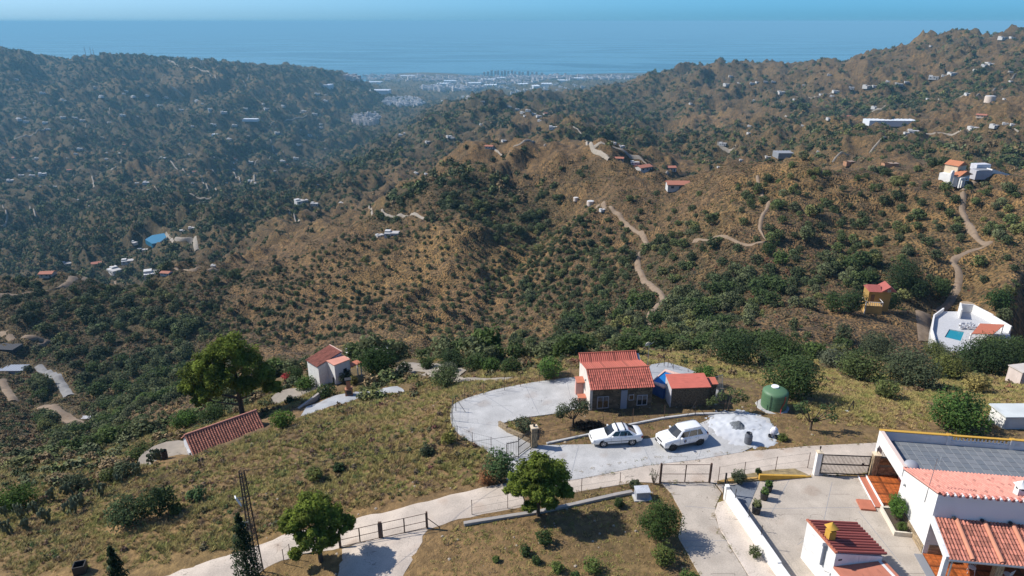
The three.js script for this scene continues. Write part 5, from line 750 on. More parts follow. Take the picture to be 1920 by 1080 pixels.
// pines: clumps of needles held out on limbs
function pine(px, py, y, H, masses, label, name, leaf, perLobe) {   // masses: [x, y, z, radius] of the crown's main clumps
  const f = sight(px, py, y), t = thing(name, label, 'tree', f.toArray(), 0), list = [], lean = masses[0][0] * 0.3, lim = [[V(0, -0.4, 0), V(lean * 0.5, H * 0.5, 0), 0.05 * H * 0.62, 0.035 * H * 0.55], [V(lean * 0.5, H * 0.5, 0), V(lean, H * 0.86, 0.1), 0.032 * H * 0.55, 0.05]];
  for (const [mx, my, mz, mr] of masses) {
    lim.push([V(lean * my / H * 0.5, my * 0.62, 0), V(mx * 0.85, my - mr * 0.3, mz * 0.85), 0.012 * H, 0.025]);
    const n = Math.round(9 + mr * 2.6);
    for (let k = 0; k < n; k++) { const a = k * 2.39996 + mx, h = (k + 0.5) / n * 1.8 - 0.75, q = Math.sqrt(Math.max(0.1, 1 - h * h)), d = mr * rr(0.45, 0.9); list.push([mx + Math.cos(a) * q * d, my + h * d * 0.75, mz + Math.sin(a) * q * d, mr * rr(0.28, 0.52)]); if (k % 3 === 0) lim.push([V(mx * 0.7, my - mr * 0.35, mz * 0.7), V(mx + Math.cos(a) * q * d * 0.9, my + h * d * 0.7, mz + Math.sin(a) * q * d * 0.9), 0.006 * H, 0.012]); }
  }
  part('crown', leafCrown({ lobeList: list, leaves: perLobe, size: leaf, long: 2.4, rx: 1, tone: 0.32, hollow: 0.15 }), leafMat(...G.pine), t);
  const tr = part('trunk', limbs(lim.slice(0, 2)), bark, t); part('limbs', limbs(lim.slice(2)), bark, tr); cleared.push([f.x, f.z, 0.6]); return t;
}
pine(1009, 968, 0, 5.6, [[0.1, 4.4, 0, 1.35], [-1.0, 3.5, 0.4, 1.15], [1.1, 3.6, -0.2, 1.2], [0.2, 3.1, 1.0, 1.1], [-1.7, 2.5, 0, 0.8], [1.9, 2.5, 0.3, 0.7], [-0.4, 2.2, -0.8, 0.9], [0.8, 1.7, 0.5, 0.6], [-0.6, 1.4, 0.6, 0.5]], 'rounded young pine in the middle beside the road', 'pine_tree', 0.125, 300);
pine(602, 1052, undefined, 5.9, [[-0.2, 4.6, 0, 1.4], [-1.3, 3.6, 0.3, 1.2], [1.0, 3.9, 0.2, 1.15], [1.9, 3.1, -0.2, 0.75], [0.1, 3.0, 1.1, 1.0], [-2.0, 2.8, -0.3, 0.65], [0.9, 2.5, 0.6, 0.7], [-0.9, 2.1, 0.2, 0.6], [-1.5, 1.2, 0.6, 0.45]], 'rounded young pine beside the lower lane gate', 'pine_tree', 0.125, 300);
pine(456, 784, undefined, 11.0, [[-0.3, 9.3, 0, 2.1], [-2.3, 8.0, 0.5, 2.1], [1.6, 7.6, 0, 1.9], [-4.3, 6.2, 0, 1.8], [3.4, 5.9, 0.4, 1.5], [-1.2, 6.2, 1.6, 1.9], [-5.4, 4.4, 0.3, 1.3], [-3.0, 4.2, 0.8, 1.5], [1.2, 5.0, 1.0, 1.4], [3.9, 4.2, -0.2, 1.1], [-4.4, 2.9, 0.5, 0.9]], 'large spreading pine beyond the long tiled building', 'pine_tree', 0.17, 330);
// cypresses: narrow flames of foliage
function cypress(x, z, H, R, label) {
  const y = land(x, z), t = thing('cypress_tree', label, 'tree', [x, y, z], rr(0, 6)), list = []; for (let k = 0; k < 40; k++) { const u = k / 39, yy = lerp(0.35, H - 0.2, u), e = Math.pow(Math.sin(Math.PI * clamp(0.14 + 0.84 * u)), 0.8) * (1 - 0.35 * u), a = k * 2.4; list.push([Math.cos(a) * R * e * 0.5, yy, Math.sin(a) * R * e * 0.5, R * e * 0.62 + 0.06]); }
  part('crown', leafCrown({ lobeList: list, leaves: 190, size: 0.10, long: 2.2, droop: -1.2, tone: 0.2, hollow: 0.3 }), leafMat(0.017, 0.030, 0.011), t); part('trunk', bar(V(0, -0.3, 0), V(0, H * 0.6, 0), 0.13, 7, 0.05), bark, t);
}
cypress(-16.55, -33.4, 7.4, 1.0, 'dark narrow cypress standing by the lattice mast'); cypress(-23.9, -32.2, 6.2, 0.75, 'dark cypress tip at the bottom edge left of the mast');
bush(1236, 1012, 50, 'round_shrub', 'large ball-shaped dark green shrub beside the driveway', 'shrub', [0.034, 0.056, 0.014], { y: 0, leaf: 0.10, dense: 0.9, tall: 1.12, lobes: 34, lobe: 0.36, tone: 0.18 });
bush(1243, 1056, 30, 'shrub', 'loose yellowish shrub in front of the ball-shaped shrub', 'shrub', [0.068, 0.085, 0.022], { y: 0, leaf: 0.11, tall: 0.8, dense: 0.6, tone: 0.4 });
bush(1290, 1100, 26, 'shrub', 'bright green shrub at the bottom edge by the driveway', 'shrub', G.fresh, { y: 0, leaf: 0.11, tall: 0.8, dense: 0.6 });
bush(938, 902, 38, 'fig_bush', 'broad-leaved fig bush between pine and iron gate', 'bush', G.fig, { y: 0, leaf: 0.17, tall: 1.15, dense: 0.75, tone: 0.4 });
bush(912, 905, 22, 'shrub', 'rusty dry shrub at the foot of the fig bush', 'shrub', G.rusty, { y: 0, leaf: 0.12, tall: 0.7, dense: 0.5 });
bush(1022, 1020, 22, 'shrub', 'dark shrub in the shade of the middle pine', 'shrub', G.ever, { y: 0, leaf: 0.12, tall: 0.9, dense: 0.6 });
for (const [px, py, r, l] of [[985, 1040, 14, 'small dark shrub in the brown garden below the pine'], [1045, 1072, 17, 'pale leafy shrub in the brown garden below the shaded one'], [1110, 1072, 24, 'leafy lime shrub at the bottom middle of the brown garden'], [1005, 1056, 11, 'tiny shrub left of the pale leafy one'], [930, 1052, 8, 'lowest left tuft in the brown garden'], [1160, 950, 14, 'sprawling shrub next to the grey utility box'], [1078, 1085, 12, 'shrub at the bottom edge between two garden shrubs']]) bush(px, py, r, 'shrub', l, 'shrub', l[0] === 'l' || l[0] === 'p' ? [0.085, 0.115, 0.030] : G.ever, { y: 0, leaf: 0.10, tall: 0.8, dense: 0.5, tone: 0.4 });
bush(1190, 915, 13, 'shrub', 'small shrub behind the grey utility box', 'shrub', G.olive, { y: 0, leaf: 0.09, tall: 0.9 });
{ const f = sight(1225, 908, 0), t = thing('thorn_plant', 'bare spiky dry plant beside the rusty wire gate', 'plant', f.toArray()), l = []; for (let k = 0; k < 16; k++) { const a = k * 2.4, q = rr(0.2, 0.7); l.push([V(0, 0, 0), V(Math.cos(a) * q, rr(0.7, 1.7), Math.sin(a) * q), 0.02, 0.006]); } part('stems', limbs(l), std(0.17, 0.13, 0.09), t); part('leaves', leafCrown({ lobes: 8, leaves: 10, rx: 0.5, ry: 0.6, size: 0.1, lobe: 0.25, y0: 0.9 }), leafMat(...G.olive), t); }
function smallTree(px, py, y, H, label, c, lobes, leafN, leaf, name = 'olive_tree', bk = bark) {  // lobes: [x, y, z, r] in metres
  const f = sight(px, py, y), t = thing(name, label, 'tree', f.toArray()), lim = lobes.map(l => [V(l[0] * 0.15, H * 0.28, l[2] * 0.15), V(l[0] * 0.9, l[1], l[2] * 0.9), 0.055, 0.02]);
  part('crown', leafCrown({ lobeList: lobes, leaves: leafN, size: leaf, long: 1.9, tone: 0.3 }), leafMat(...c), t); const tr = part('trunk', limbs([[V(0, -0.3, 0), V(0.05, H * 0.3, 0), 0.11, 0.08]]), bk, t); part('limbs', limbs(lim), bk, tr);
}
smallTree(1074, 799, 0, 2.9, 'olive tree with two rounded crowns before the stone house', [0.048, 0.060, 0.030], [[-0.95, 1.7, 0, 0.75], [-0.6, 2.1, 0.3, 0.6], [0.55, 2.1, 0, 0.85], [0.9, 1.75, -0.2, 0.75], [0.2, 2.5, 0.1, 0.6], [0.95, 2.4, 0.3, 0.55], [-1.2, 1.35, 0.2, 0.45]], 330, 0.11);
smallTree(1519, 806, 0, 3.0, 'sparse almost leafless fig tree on the dry ground by the road', G.fig, [[-1.5, 2.4, 0, 0.38], [-1.1, 2.9, 0.3, 0.35], [-0.6, 2.0, 0, 0.35], [1.4, 1.7, 0.2, 0.5], [1.9, 1.3, 0, 0.45], [0.9, 2.3, -0.2, 0.38], [0.2, 1.2, 0.2, 0.25], [1.6, 2.3, 0, 0.35]], 55, 0.16, 'fig_tree');
smallTree(1365, 770, 0, 2.6, 'sparse wide fig tree right of the annex', [0.058, 0.075, 0.028], [[-1.4, 1.2, 0, 0.5], [-0.8, 1.8, 0.2, 0.5], [0.1, 2.1, 0, 0.45], [0.9, 1.9, 0, 0.5], [1.4, 1.4, 0.1, 0.4], [-1.8, 0.9, 0, 0.4], [0.5, 1.3, 0.3, 0.4]], 85, 0.15, 'fig_tree');
bush(982, 806, 24, 'fig_bush', 'low spreading fig bush in the walled bed by the gate', 'bush', [0.070, 0.085, 0.048], { y: 0.1, leaf: 0.15, tall: 0.7, dense: 0.5, tone: 0.45 });
single('burnt_heap', leafCrown({ lobes: 22, leaves: 60, rx: 1.6, ry: 0.2, rz: 0.6, size: 0.16, lobe: 0.42, y0: 0.1, long: 3 }), leafMat(0.035, 0.028, 0.022), 'dark heap of cut branches under the olive tree', 'branch heap', null, sight(1105, 800, 0).toArray());
// masses behind the house and the tank
bush(1482, 741, 62, 'dense_bush', 'very large dark bush directly behind the green water tank', 'bush', G.ever, { leaf: 0.17, tall: 0.75, dense: 0.8, lobes: 26 });
bush(1320, 722, 26, 'dense_bush', 'round green bush behind the annex', 'bush', G.fresh, { leaf: 0.14, tall: 1.0 });
for (const [px, py, r, c, l] of [[1375, 682, 54, G.deep, 'big dark evergreen bush on the bank left of its pale twin'], [1466, 682, 50, G.ever, 'big grey-dark evergreen bush on the bank above the tank'], [1792, 803, 64, [0.042, 0.078, 0.018], 'large leafy green bush behind the roof terrace'], [1850, 700, 60, G.deep, 'dark bush mass on the right before the pool house'], [1700, 722, 62, G.olive, 'wide olive-coloured bush on the right bank'], [1610, 712, 48, [0.062, 0.082, 0.028], 'wide pale green bush left on the right bank'], [1770, 712, 44, [0.080, 0.088, 0.024], 'yellowing bush on the right bank beside the dark mass'], [1640, 668, 40, G.olive, 'green bush below the orange slope'], [1905, 676, 40, G.ever, 'evergreen bush at the right edge below the pool house'], [1560, 690, 34, G.grey, 'grey-green bush between the tank bush and the right bank'], [1830, 735, 30, G.straw, 'straw-coloured bush behind the leafy green bush'], [1660, 745, 30, [0.08, 0.095, 0.03], 'small lime bush before the wide olive-coloured bush'], [1800, 694, 38, G.olive, 'olive bush right before the pool terrace wall'], [1862, 672, 40, [0.06, 0.085, 0.025], 'green bush before the red pergola of the pool terrace'], [1752, 668, 26, [0.075, 0.09, 0.03], 'light bush at the left corner of the pool terrace']]) bush(px, py, r, 'hillside_bush', l, 'bush', c, { leaf: 0.2, tall: 0.72, dense: 0.75, tone: 0.35 });
for (const [px, py, r, c, l] of [[1866, 582, 26, [0.028, 0.055, 0.016], 'round dark bush above the pool house'], [1595, 590, 30, G.deep, 'dark tree left of the yellow house'], [1560, 585, 24, G.ever, 'dark green tree further left of the yellow house'], [1668, 582, 22, G.deep, 'dark tree hugging the yellow house wall'], [1690, 545, 34, G.deep, 'dark tall tree right of the yellow house'], [1722, 560, 24, [0.02, 0.034, 0.013], 'darkest tree between yellow house and track'], [1760, 560, 22, G.ever, 'dark tree beside the shaded track'], [1580, 640, 20, G.olive, 'small bush on the orange slope'], [1440, 480, 16, G.ever, 'dark bush alone on the red bank']]) bush(px, py, r, 'hillside_bush', l, 'bush', c, { leaf: 0.34, tall: 1.15, dense: 0.8 });
bush(711, 705, 40, 'dense_tree', 'dense round dark tree right of the white house', 'tree', [0.026, 0.048, 0.013], { leaf: 0.19, tall: 0.95, lobes: 26 });
for (const [px, py, r, c, l, t] of [[835, 726, 35, [0.060, 0.078, 0.030], 'round olive-green bush at the edge of the slope by the drive', 0.75], [800, 692, 20, G.ever, 'small dark bush on the pale drive', 0.8], [758, 700, 18, G.ever, 'small bush below the dense round dark tree', 0.8], [532, 802, 29, [0.062, 0.105, 0.018], 'bright green bush at the end of the long tiled roof', 0.8], [848, 690, 34, G.deep, 'dark bush left in the row beyond the drive', 0.6], [893, 694, 30, G.ever, 'dark bush right in the row beyond the drive', 0.6], [842, 698, 20, G.grey, 'grey bush in front of the dark row', 0.6], [958, 698, 26, G.ever, 'green bush beyond the curved fence', 0.7], [1030, 706, 32, G.fresh, 'fresh green bush beyond the curved fence nearest the house', 0.7], [920, 694, 24, G.fresh, 'green bush in the middle beyond the drive', 0.6],
  [575, 733, 24, G.fresh, 'green shrub below the white house left of the patio', 0.8], [556, 716, 22, G.ever, 'dark shrub on the slope left of the white house', 0.9], [612, 744, 24, G.ever, 'dark shrub before the white house patio', 0.6], [648, 716, 20, G.olive, 'shrub in the shade of the white house wall', 0.8], [540, 712, 12, [0.30, 0.03, 0.04], 'crimson flowering shrub left of the white house', 0.8], [585, 690, 18, G.olive, 'olive shrub behind the white house', 0.8], [520, 700, 24, [0.10, 0.10, 0.04], 'yellowish shrub between pine and white house', 0.9], [545, 757, 14, G.deep, 'dark shrub on the round pale terrace', 0.7], [665, 722, 12, [0.11, 0.10, 0.03], 'yellowish shrub by the brick barbecue', 1.0],
  [240, 985, 44, [0.050, 0.072, 0.030], 'large broad-leaved bush on the left slope', 0.85], [300, 965, 40, G.deep, 'dark pine-like bush on the left slope', 1.0], [368, 938, 22, G.fig, 'small broad-leaved bush right of the dark left one', 0.7], [268, 866, 30, [0.055, 0.075, 0.024], 'green bush at the edge below the pale terrace', 0.8], [235, 892, 26, G.olive, 'olive bush at the left slope edge', 0.7], [205, 900, 20, [0.075, 0.09, 0.03], 'yellow-green bush at the left slope edge', 0.7], [30, 955, 46, [0.050, 0.085, 0.016], 'bright green bush mass at the left picture edge', 0.6], [140, 915, 26, G.olive, 'grey-green bush above the cacti', 0.7], [350, 800, 30, G.fresh, 'green bush below the large pine', 0.7], [400, 790, 30, G.ever, 'dark bush at the foot of the large pine', 0.6], [330, 960, 16, [0.12, 0.12, 0.03], 'yellow cushion shrub below the dark left bush', 0.6], [590, 898, 22, [0.105, 0.115, 0.035], 'yellow-green broom on the grassy slope', 0.7], [635, 882, 14, G.deep, 'dark shrub on the grassy slope', 0.6], [840, 830, 18, [0.12, 0.115, 0.03], 'yellow broom left of the curved fence', 0.7], [800, 852, 16, G.olive, 'grey broom below the curved fence', 0.7]]) bush(px, py, r, 'shrub', l, 'shrub', c, { leaf: 0.16, tall: t, dense: 0.7, tone: 0.35, y: py > 880 && px > 800 ? 0 : undefined });
// prickly pears
{
  const pad = new THREE.SphereGeometry(1, 10, 8).scale(0.14, 0.19, 0.03), pm = std(0.115, 0.135, 0.07), spots = [[70, 965], [15, 1000], [100, 942], [132, 932], [165, 918], [190, 932], [152, 950], [226, 905], [255, 893], [88, 982], [55, 992], [10, 972], [40, 975], [285, 872], [136, 968], [300, 862]];
  const words = ['at the left picture edge', 'by the slope edge', 'on the bare patch', 'above the broad-leaved bush', 'near the pale terrace'];
  spots.forEach(([px, py], n) => { const f = sight(px, py), t = thing('prickly_pear', `prickly pear cactus ${ord[n] || ['thirteenth', 'fourteenth', 'fifteenth', 'sixteenth'][n - 12]} in the scattered cactus field on the left slope`, 'cactus', f.toArray(), rr(0, 6), 'prickly pears on the left slope');
    const grow = (x, y, z, d, dir) => { const a = dir + rr(-0.8, 0.8), tilt = rr(-0.55, 0.55), p = part('pad', pad, pm, t); p.position.set(x, y + 0.2, z); p.rotation.set(tilt * 0.6, a, tilt); if (d < 4) { const m = d < 2 ? 2 : (rnd() < 0.7 ? 2 : 1); for (let k = 0; k < m; k++) { const q = rr(-0.3, 0.3); grow(x + Math.cos(a) * q, y + 0.3 - Math.abs(q) * 0.25, z + Math.sin(a) * q + rr(-0.05, 0.05), d + 1, a + rr(-1, 1)); } } };
    grow(0, -0.05, 0, 0, rr(0, 6)); grow(rr(-0.3, 0.3), -0.05, rr(-0.3, 0.3), 1, rr(0, 6)); t.scale.setScalar(rr(0.8, 1.15)); });
}
// pots in the courtyard
for (const [px, py, r, h, c, l] of [[1440, 921, 0.30, 0.55, G.fresh, 'potted plant in black tub nearest the yellow bed wall'], [1432, 936, 0.31, 0.6, [0.07, 0.11, 0.03], 'middle potted plant in black tub in the courtyard'], [1417, 962, 0.34, 0.7, [0.11, 0.12, 0.05], 'largest potted shrub with faded leaves by the white wall']]) {
  const f = sight(px, py, 0.05), t = thing('potted_plant', l, 'potted plant', [f.x, 0.052, f.z], 0, 'potted plants in the courtyard');
  part('pot', new THREE.LatheGeometry([[0, 0], [r * 0.8, 0], [r, h * 0.9], [r * 1.06, h * 0.92], [r * 1.06, h], [r * 0.9, h], [r * 0.9, h * 0.85], [0, h * 0.85]].map(q => new THREE.Vector2(...q)), 18), M.black, t); part('foliage', leafCrown({ lobes: 10, leaves: 60, rx: r * 1.15, ry: r * 0.95, size: 0.08, lobe: r * 0.5, y0: h + r * 0.65, tone: 0.4 }), leafMat(...c), t);
}
bush(1384, 905, 18, 'shrub', 'dark shrub in the roadside flower bed', 'shrub', G.olive, { y: 0.18, leaf: 0.10, tall: 0.9 }); bush(1421, 890, 8, 'shrub', 'small shrub in the roadside flower bed', 'shrub', G.ever, { y: 0.18, leaf: 0.08, tall: 1.2 });
bush(1414, 1044, 16, 'shrub', 'thin shrub growing against the white boundary wall', 'shrub', [0.06, 0.075, 0.028], { y: 0.07, leaf: 0.08, tall: 1.0, dense: 0.6 });
bush(1467, 825, 13, 'shrub', 'low green tuft right of the white sack', 'shrub', [0.08, 0.10, 0.025], { y: 0, leaf: 0.09, tall: 0.5 });
{ const f = sight(152, 1072), t = thing('bin', 'black open crate beside the stump at lower left', 'crate', f.toArray(), 0.3); part('body', merge([box(0.75, 0.7, 0.05, 0, 0.35, 0.33), box(0.75, 0.7, 0.05, 0, 0.35, -0.33), box(0.05, 0.7, 0.61, 0.35, 0.35, 0), box(0.05, 0.7, 0.61, -0.35, 0.35, 0)]), M.black, t); part('floor', box(0.64, 0.04, 0.6, 0, 0.05, 0), M.black, t); }
// ---------------------------------------------------------------- grass on the near slopes
{
  const blade = (n, h, w) => { const p = [], c = []; for (let k = 0; k < n; k++) { const a = rr(0, 6.28), l = rr(0.5, 1.2) * h, x = rr(-0.12, 0.12), z = rr(-0.12, 0.12), y = h * rr(0.5, 1), q = rr(0.75, 1.25), sx = -Math.sin(a) * w, sz = Math.cos(a) * w; p.push(x + sx, -0.02, z + sz, x + Math.cos(a) * l, y, z + Math.sin(a) * l, x - sx, -0.02, z - sz); for (let i = 0; i < 3; i++) c.push(q, q, q * 0.95); } const g = fromTris(p, c); if (g.attributes.normal.getY(0) < 0) { const q = g.attributes.position.array; for (let i = 0; i < q.length; i += 9) for (let j = 0; j < 3; j++) { const t = q[i + j]; q[i + j] = q[i + 6 + j]; q[i + 6 + j] = t; } g.computeVertexNormals(); } return g; };
  const tall = blade(26, 0.24, 0.022), short = blade(18, 0.10, 0.02), A = [], B = [];
  const inYard = (x, z) => { for (const p of yards) if (inside(p, x, z)) return true; return false; };
  const cells = new Map(); for (const c of cleared) if (c[1] > -110) { const r = c[2]; for (let i = Math.floor((c[0] - r) / 4); i <= Math.floor((c[0] + r) / 4); i++) for (let j = Math.floor((c[1] - r) / 4); j <= Math.floor((c[1] + r) / 4); j++) { const k = i * 1009 + j; if (!cells.has(k)) cells.set(k, []); cells.get(k).push(c); } }
  const free = (x, z) => { const l = cells.get(Math.floor(x / 4) * 1009 + Math.floor(z / 4)); if (l) for (const c of l) if ((x - c[0]) ** 2 + (z - c[1]) ** 2 < c[2] * c[2]) return false; return true; };
  for (let k = 0; k < 150000; k++) {
    const Z = Math.sqrt(lerp(31 * 31, 92 * 92, rnd())), x = rr(-0.95, 0.95) * Z, z = -Z;
    if (inYard(x, z) || !free(x, z)) continue;
    const slope = sstep(6, -5, x - (Z - 45) * 0.15) * sstep(40.5, 43.5, Z - Math.min(0, x + 4) * 0.0 + (x < -4 ? 4 : 0)), back = sstep(62, 67, Z) + sstep(24, 28, x) * sstep(52, 55, Z), garden = x > -12 && x < 12 && Z < 43.5 ? 0.75 : 0.35, patch = 0.5 + 0.5 * fbm(x / 7 + 50, z / 7, 3), p = Math.max(slope, clamp(back), garden) * (0.2 + 0.8 * patch);
    if (rnd() > p) continue;
    const g = 0.5 + 0.6 * fbm(x / 5 - 20, z / 5, 3) + rr(-0.25, 0.25), y = land(x, z); let c;
    if (g > 0.74) c = [0.21, 0.215, 0.055]; else if (g > 0.35) c = [0.31, 0.255, 0.085]; else if (g > 0.12) c = [0.34, 0.235, 0.10]; else c = [0.20, 0.135, 0.085];
    const q = rr(0.75, 1.25), s = rr(0.6, 1.35) * (0.7 + 0.6 * patch); (slope > 0.4 || back > 0.4 ? A : B).push([x, y, z, s, s * rr(0.7, 1.2), rr(0, 6.28), col(c[0] * q, c[1] * q, c[2] * q)]);
  }
  for (const p of yards) for (let i = 0; i < p.length; i++) { const a = p[i], b = p[(i + 1) % p.length], n = Math.ceil(a.distanceTo(b) / 0.16); for (let k = 0; k < n; k++) { const f = fbm(a.x + k * 0.13, a.z, 2); if (rnd() > 0.42 + f) continue; const x = lerp(a.x, b.x, k / n) + rr(-0.22, 0.22), z = lerp(a.z, b.z, k / n) + rr(-0.22, 0.22), q = rr(0.7, 1.3), s = rr(0.4, 1.3); if (x > 16 && z > -44.5) continue; B.push([x, Math.max(land(x, z), 0.04), z, s, s, rr(0, 6.28), rnd() < 0.4 ? col(0.17 * q, 0.17 * q, 0.05 * q) : col(0.27 * q, 0.2 * q, 0.095 * q)]); } }
  scatter('tall_grass', tall, white, A, 'tall dry grass mixed with green tufts on the near slopes', 'grass'); scatter('short_grass', short, white, B, 'short dry grass on the brown garden and yards', 'grass');
  const R = []; for (let k = 0; k < 1500; k++) { const Z = rr(34, 62), x = rr(-0.5, 0.62) * Z, z = -Z; if (inYard(x, z) || rnd() > 0.5) continue; const s = Math.pow(rnd(), 4) * 0.13 + 0.02, q = rr(0.7, 1.2); R.push([x, land(x, z), z, s, s * 0.7, rr(0, 6), col(0.34 * q, 0.28 * q, 0.21 * q)]); }
  scatter('stones', new THREE.DodecahedronGeometry(1, 0), std(1, 1, 1), R, 'loose pale stones scattered over the bare ground', 'stones');
  console.log('grass', A.length, B.length);
}
// ---------------------------------------------------------------- houses on the right-hand hill
{
  const Y = sight(1640, 588), yh = thing('yellow_house', 'small yellow two-storey house with red roof among dark trees', 'house', [Y.x, Y.y - 0.5, Y.z], -0.15);
  part('lower_wall', slab(-2.6, 1.6, -1, 2.6, -3.2, 0), M.ochre, yh); part('upper_wall', slab(-1.2, 4.2, 0, 5.6, -7, -3.0), plaster(0.40, 0.25, 0.07), yh);
  part('roof', merge([prism([[-2.4, 5.4], [0, 6.6], [2.4, 5.4]], 3.2).rotateY(Math.PI / 2).translate(0.2, 0.1, -5), prism([[-1.4, 5.5], [0.6, 6.9], [2.4, 5.5]], 4.6).translate(3.1, 0.15, -5)]), plaster(0.40, 0.11, 0.09), yh);
  const tr = part('terrace_rail', merge([box(4.2, 0.1, 0.1, -0.5, 3.6, -0.05), box(0.1, 0.1, 3.2, -2.55, 3.6, -1.6), box(0.1, 0.1, 3.2, 1.55, 3.6, -1.6)]), M.white, yh); for (let k = 0; k < 9; k++) part('baluster', box(0.09, 0.95, 0.09, -2.5 + k * 0.5, 3.1, -0.05), M.white, tr);
  part('corner_post', box(0.22, 4.0, 0.22, -2.55, 1.9, 0.02), M.white, yh); const w = part('window', slab(3.0, 3.9, 5.7, 6.3, -2.72, -2.68), M.glass, yh); part('frame', slab(2.9, 4.0, 5.6, 6.4, -2.75, -2.725), M.white, w); part('door', slab(-0.6, 0.3, 2.65, 4.6, -3.0, -2.97), M.wood, yh);
  cleared.push([Y.x, Y.z, 4], [Y.x + 1, Y.z - 5, 5]);
  // house with the turquoise pool
  const P = sight(1800, 632), L = Math.max(P.y, ...[[1750, 600], [1770, 586], [1797, 585], [1822, 588], [1860, 606], [1890, 626], [1830, 610]].map(q => { const s = sight(q[0], q[1], P.y + 1.5); return land(s.x, s.z) - 0.3; })) - 0.5, at = (px, py, y = L) => sight(px, py, y), rel = p => new THREE.Vector2(p.x - P.x, -(p.z - P.z));
  const ph = thing('pool_house', 'walled white pool terrace with red-tiled pergola on the right hillside', 'house', [P.x, L, P.z]);
  const out = [[1749, 596], [1768, 584], [1797, 584], [1822, 586], [1893, 626], [1900, 650], [1830, 668], [1755, 652], [1746, 624]].map(q => rel(at(...q))), hole = [[1771, 632], [1780, 617], [1808, 622], [1801, 639]].map(q => rel(at(...q))), sh = new THREE.Shape(out); sh.holes.push(new THREE.Path(hole));
  part('terrace', new THREE.ExtrudeGeometry(sh, { depth: 7, bevelEnabled: false }).rotateX(-Math.PI / 2).translate(0, -7, 0), plaster(0.52, 0.53, 0.55), ph);
  part('pool_basin', new THREE.ExtrudeGeometry(new THREE.Shape(hole), { depth: 0.2, bevelEnabled: false }).rotateX(-Math.PI / 2).translate(0, -1.5, 0), std(0.05, 0.36, 0.45), ph);
  part('pool_water', new THREE.ExtrudeGeometry(new THREE.Shape(hole), { depth: 0.03, bevelEnabled: false }).rotateX(-Math.PI / 2).translate(0, -0.22, 0), new THREE.MeshPhysicalMaterial({ color: col(0.03, 0.36, 0.46), roughness: 0.08, transmission: 0.4, thickness: 0, ior: 1.33 }), ph);
  const wl = (a, b, h, th, m, nm) => { const A = at(...a).sub(P), B = at(...b).sub(P); A.y = B.y = 0; part(nm, wallPiece(A, B, h, th, -0.3), m, ph); };
  wl([1797, 584], [1822, 586], 2.5, 0.3, M.white, 'back_wall'); wl([1822, 586], [1858, 605], 2.5, 0.302, M.white, 'back_wall'); wl([1858, 605], [1893, 626], 2.3, 0.298, M.white, 'back_wall'); wl([1768, 584], [1750, 597], 1.3, 0.3, M.white, 'side_wall'); wl([1750, 597], [1746, 624], 1.31, 0.303, M.white, 'side_wall'); wl([1746, 624], [1753, 650], 1.29, 0.297, M.white, 'side_wall'); wl([1797, 584], [1799, 598], 2.8, 0.301, M.white, 'back_wall');
  const R = [[1838, 606], [1884, 608], [1862, 626], [1822, 625]].map(q => { const p = at(q[0], q[1], L + 2.5).sub(P); return new THREE.Vector2(p.x, -p.z); });
  part('pergola_roof', new THREE.ExtrudeGeometry(new THREE.Shape(R), { depth: 0.15, bevelEnabled: false }).rotateX(-Math.PI / 2).translate(0, 2.3, 0), plaster(0.52, 0.16, 0.09), ph); for (const q of R) part('pergola_post', box(0.25, 2.3, 0.25, q.x * 0.97, 1.15, -q.y * 0.97), M.white, ph);
  const fu = thing('furniture_heap', 'jumble of white garden furniture beside the turquoise pool', 'furniture', at(1812, 614).toArray()), ch = []; for (let k = 0; k < 26; k++) { const x = rr(-2.4, 2.2), z = rr(-1.6, 1.6); ch.push(box(0.5, 0.06, 0.5, x, 0.45, z).rotateY(rr(-0.1, 0.1)), box(0.5, 0.5, 0.06, x, 0.7, z + 0.22), box(0.06, 0.45, 0.06, x - 0.2, 0.22, z), box(0.06, 0.45, 0.06, x + 0.2, 0.22, z)); } part('chairs', merge(ch), M.whitePlain, fu).userData.kind = 'stuff'; part('cushions', merge([...Array(9)].map(() => box(0.45, 0.1, 0.45, rr(-2, 2), 0.52, rr(-1.4, 1.4)))), std(0.08, 0.06, 0.06), fu).userData.kind = 'stuff';
  const tk = thing('round_tank', 'round ochre water tank above the pool house', 'tank', sight(1810, 582).toArray()); part('wall', new THREE.CylinderGeometry(1.9, 1.9, 2.6, 24).translate(0.3, 0.7, 0), M.ochre, tk); part('top', new THREE.CylinderGeometry(1.7, 1.7, 0.06, 24).translate(0.3, 2.02, 0), conc(0.4, 0.3, 0.2), tk);
  for (const p of [[1770, 610], [1800, 610], [1840, 620], [1870, 640], [1800, 640], [1760, 640], [1830, 655], [1820, 590]]) { const q = sight(...p); cleared.push([q.x, q.z, 5]); }
  flatField('paved_yard', [[1716, 582], [1746, 590], [1744, 640], [1722, 640]], M.track);
  // ridge villa
  const O = sight(1790, 338), v = thing('ridge_villa', 'orange-roofed villa with white arches on the right-hand ridge', 'house', [O.x, O.y - 0.6, O.z], 0.5);
  part('wall', slab(-4, 4, -1, 3.2, -4, 3), M.white, v); part('upper_wall', slab(-1.5, 4, 3.2, 6.4, -4, 1), M.cream, v);
  part('roof', merge([prism([[-4.6, 3.1], [0, 4.8], [4.6, 3.1]], 3.2).translate(0, 0, 2.2), prism([[-3.2, 6.3], [0, 7.8], [3.2, 6.3]], 5.6).translate(1.3, 0.02, -1.5)]), plaster(0.52, 0.20, 0.10), v); part('annex_roof', prism([[-2.5, 2.8], [0, 4.4], [2.5, 2.8]], 5).rotateY(Math.PI / 2).translate(4.2, 0.02, -0.8), plaster(0.56, 0.24, 0.12), v); part('annex_wall', slab(1.9, 6.5, -1, 2.85, -3, 1.4), M.cream, v);
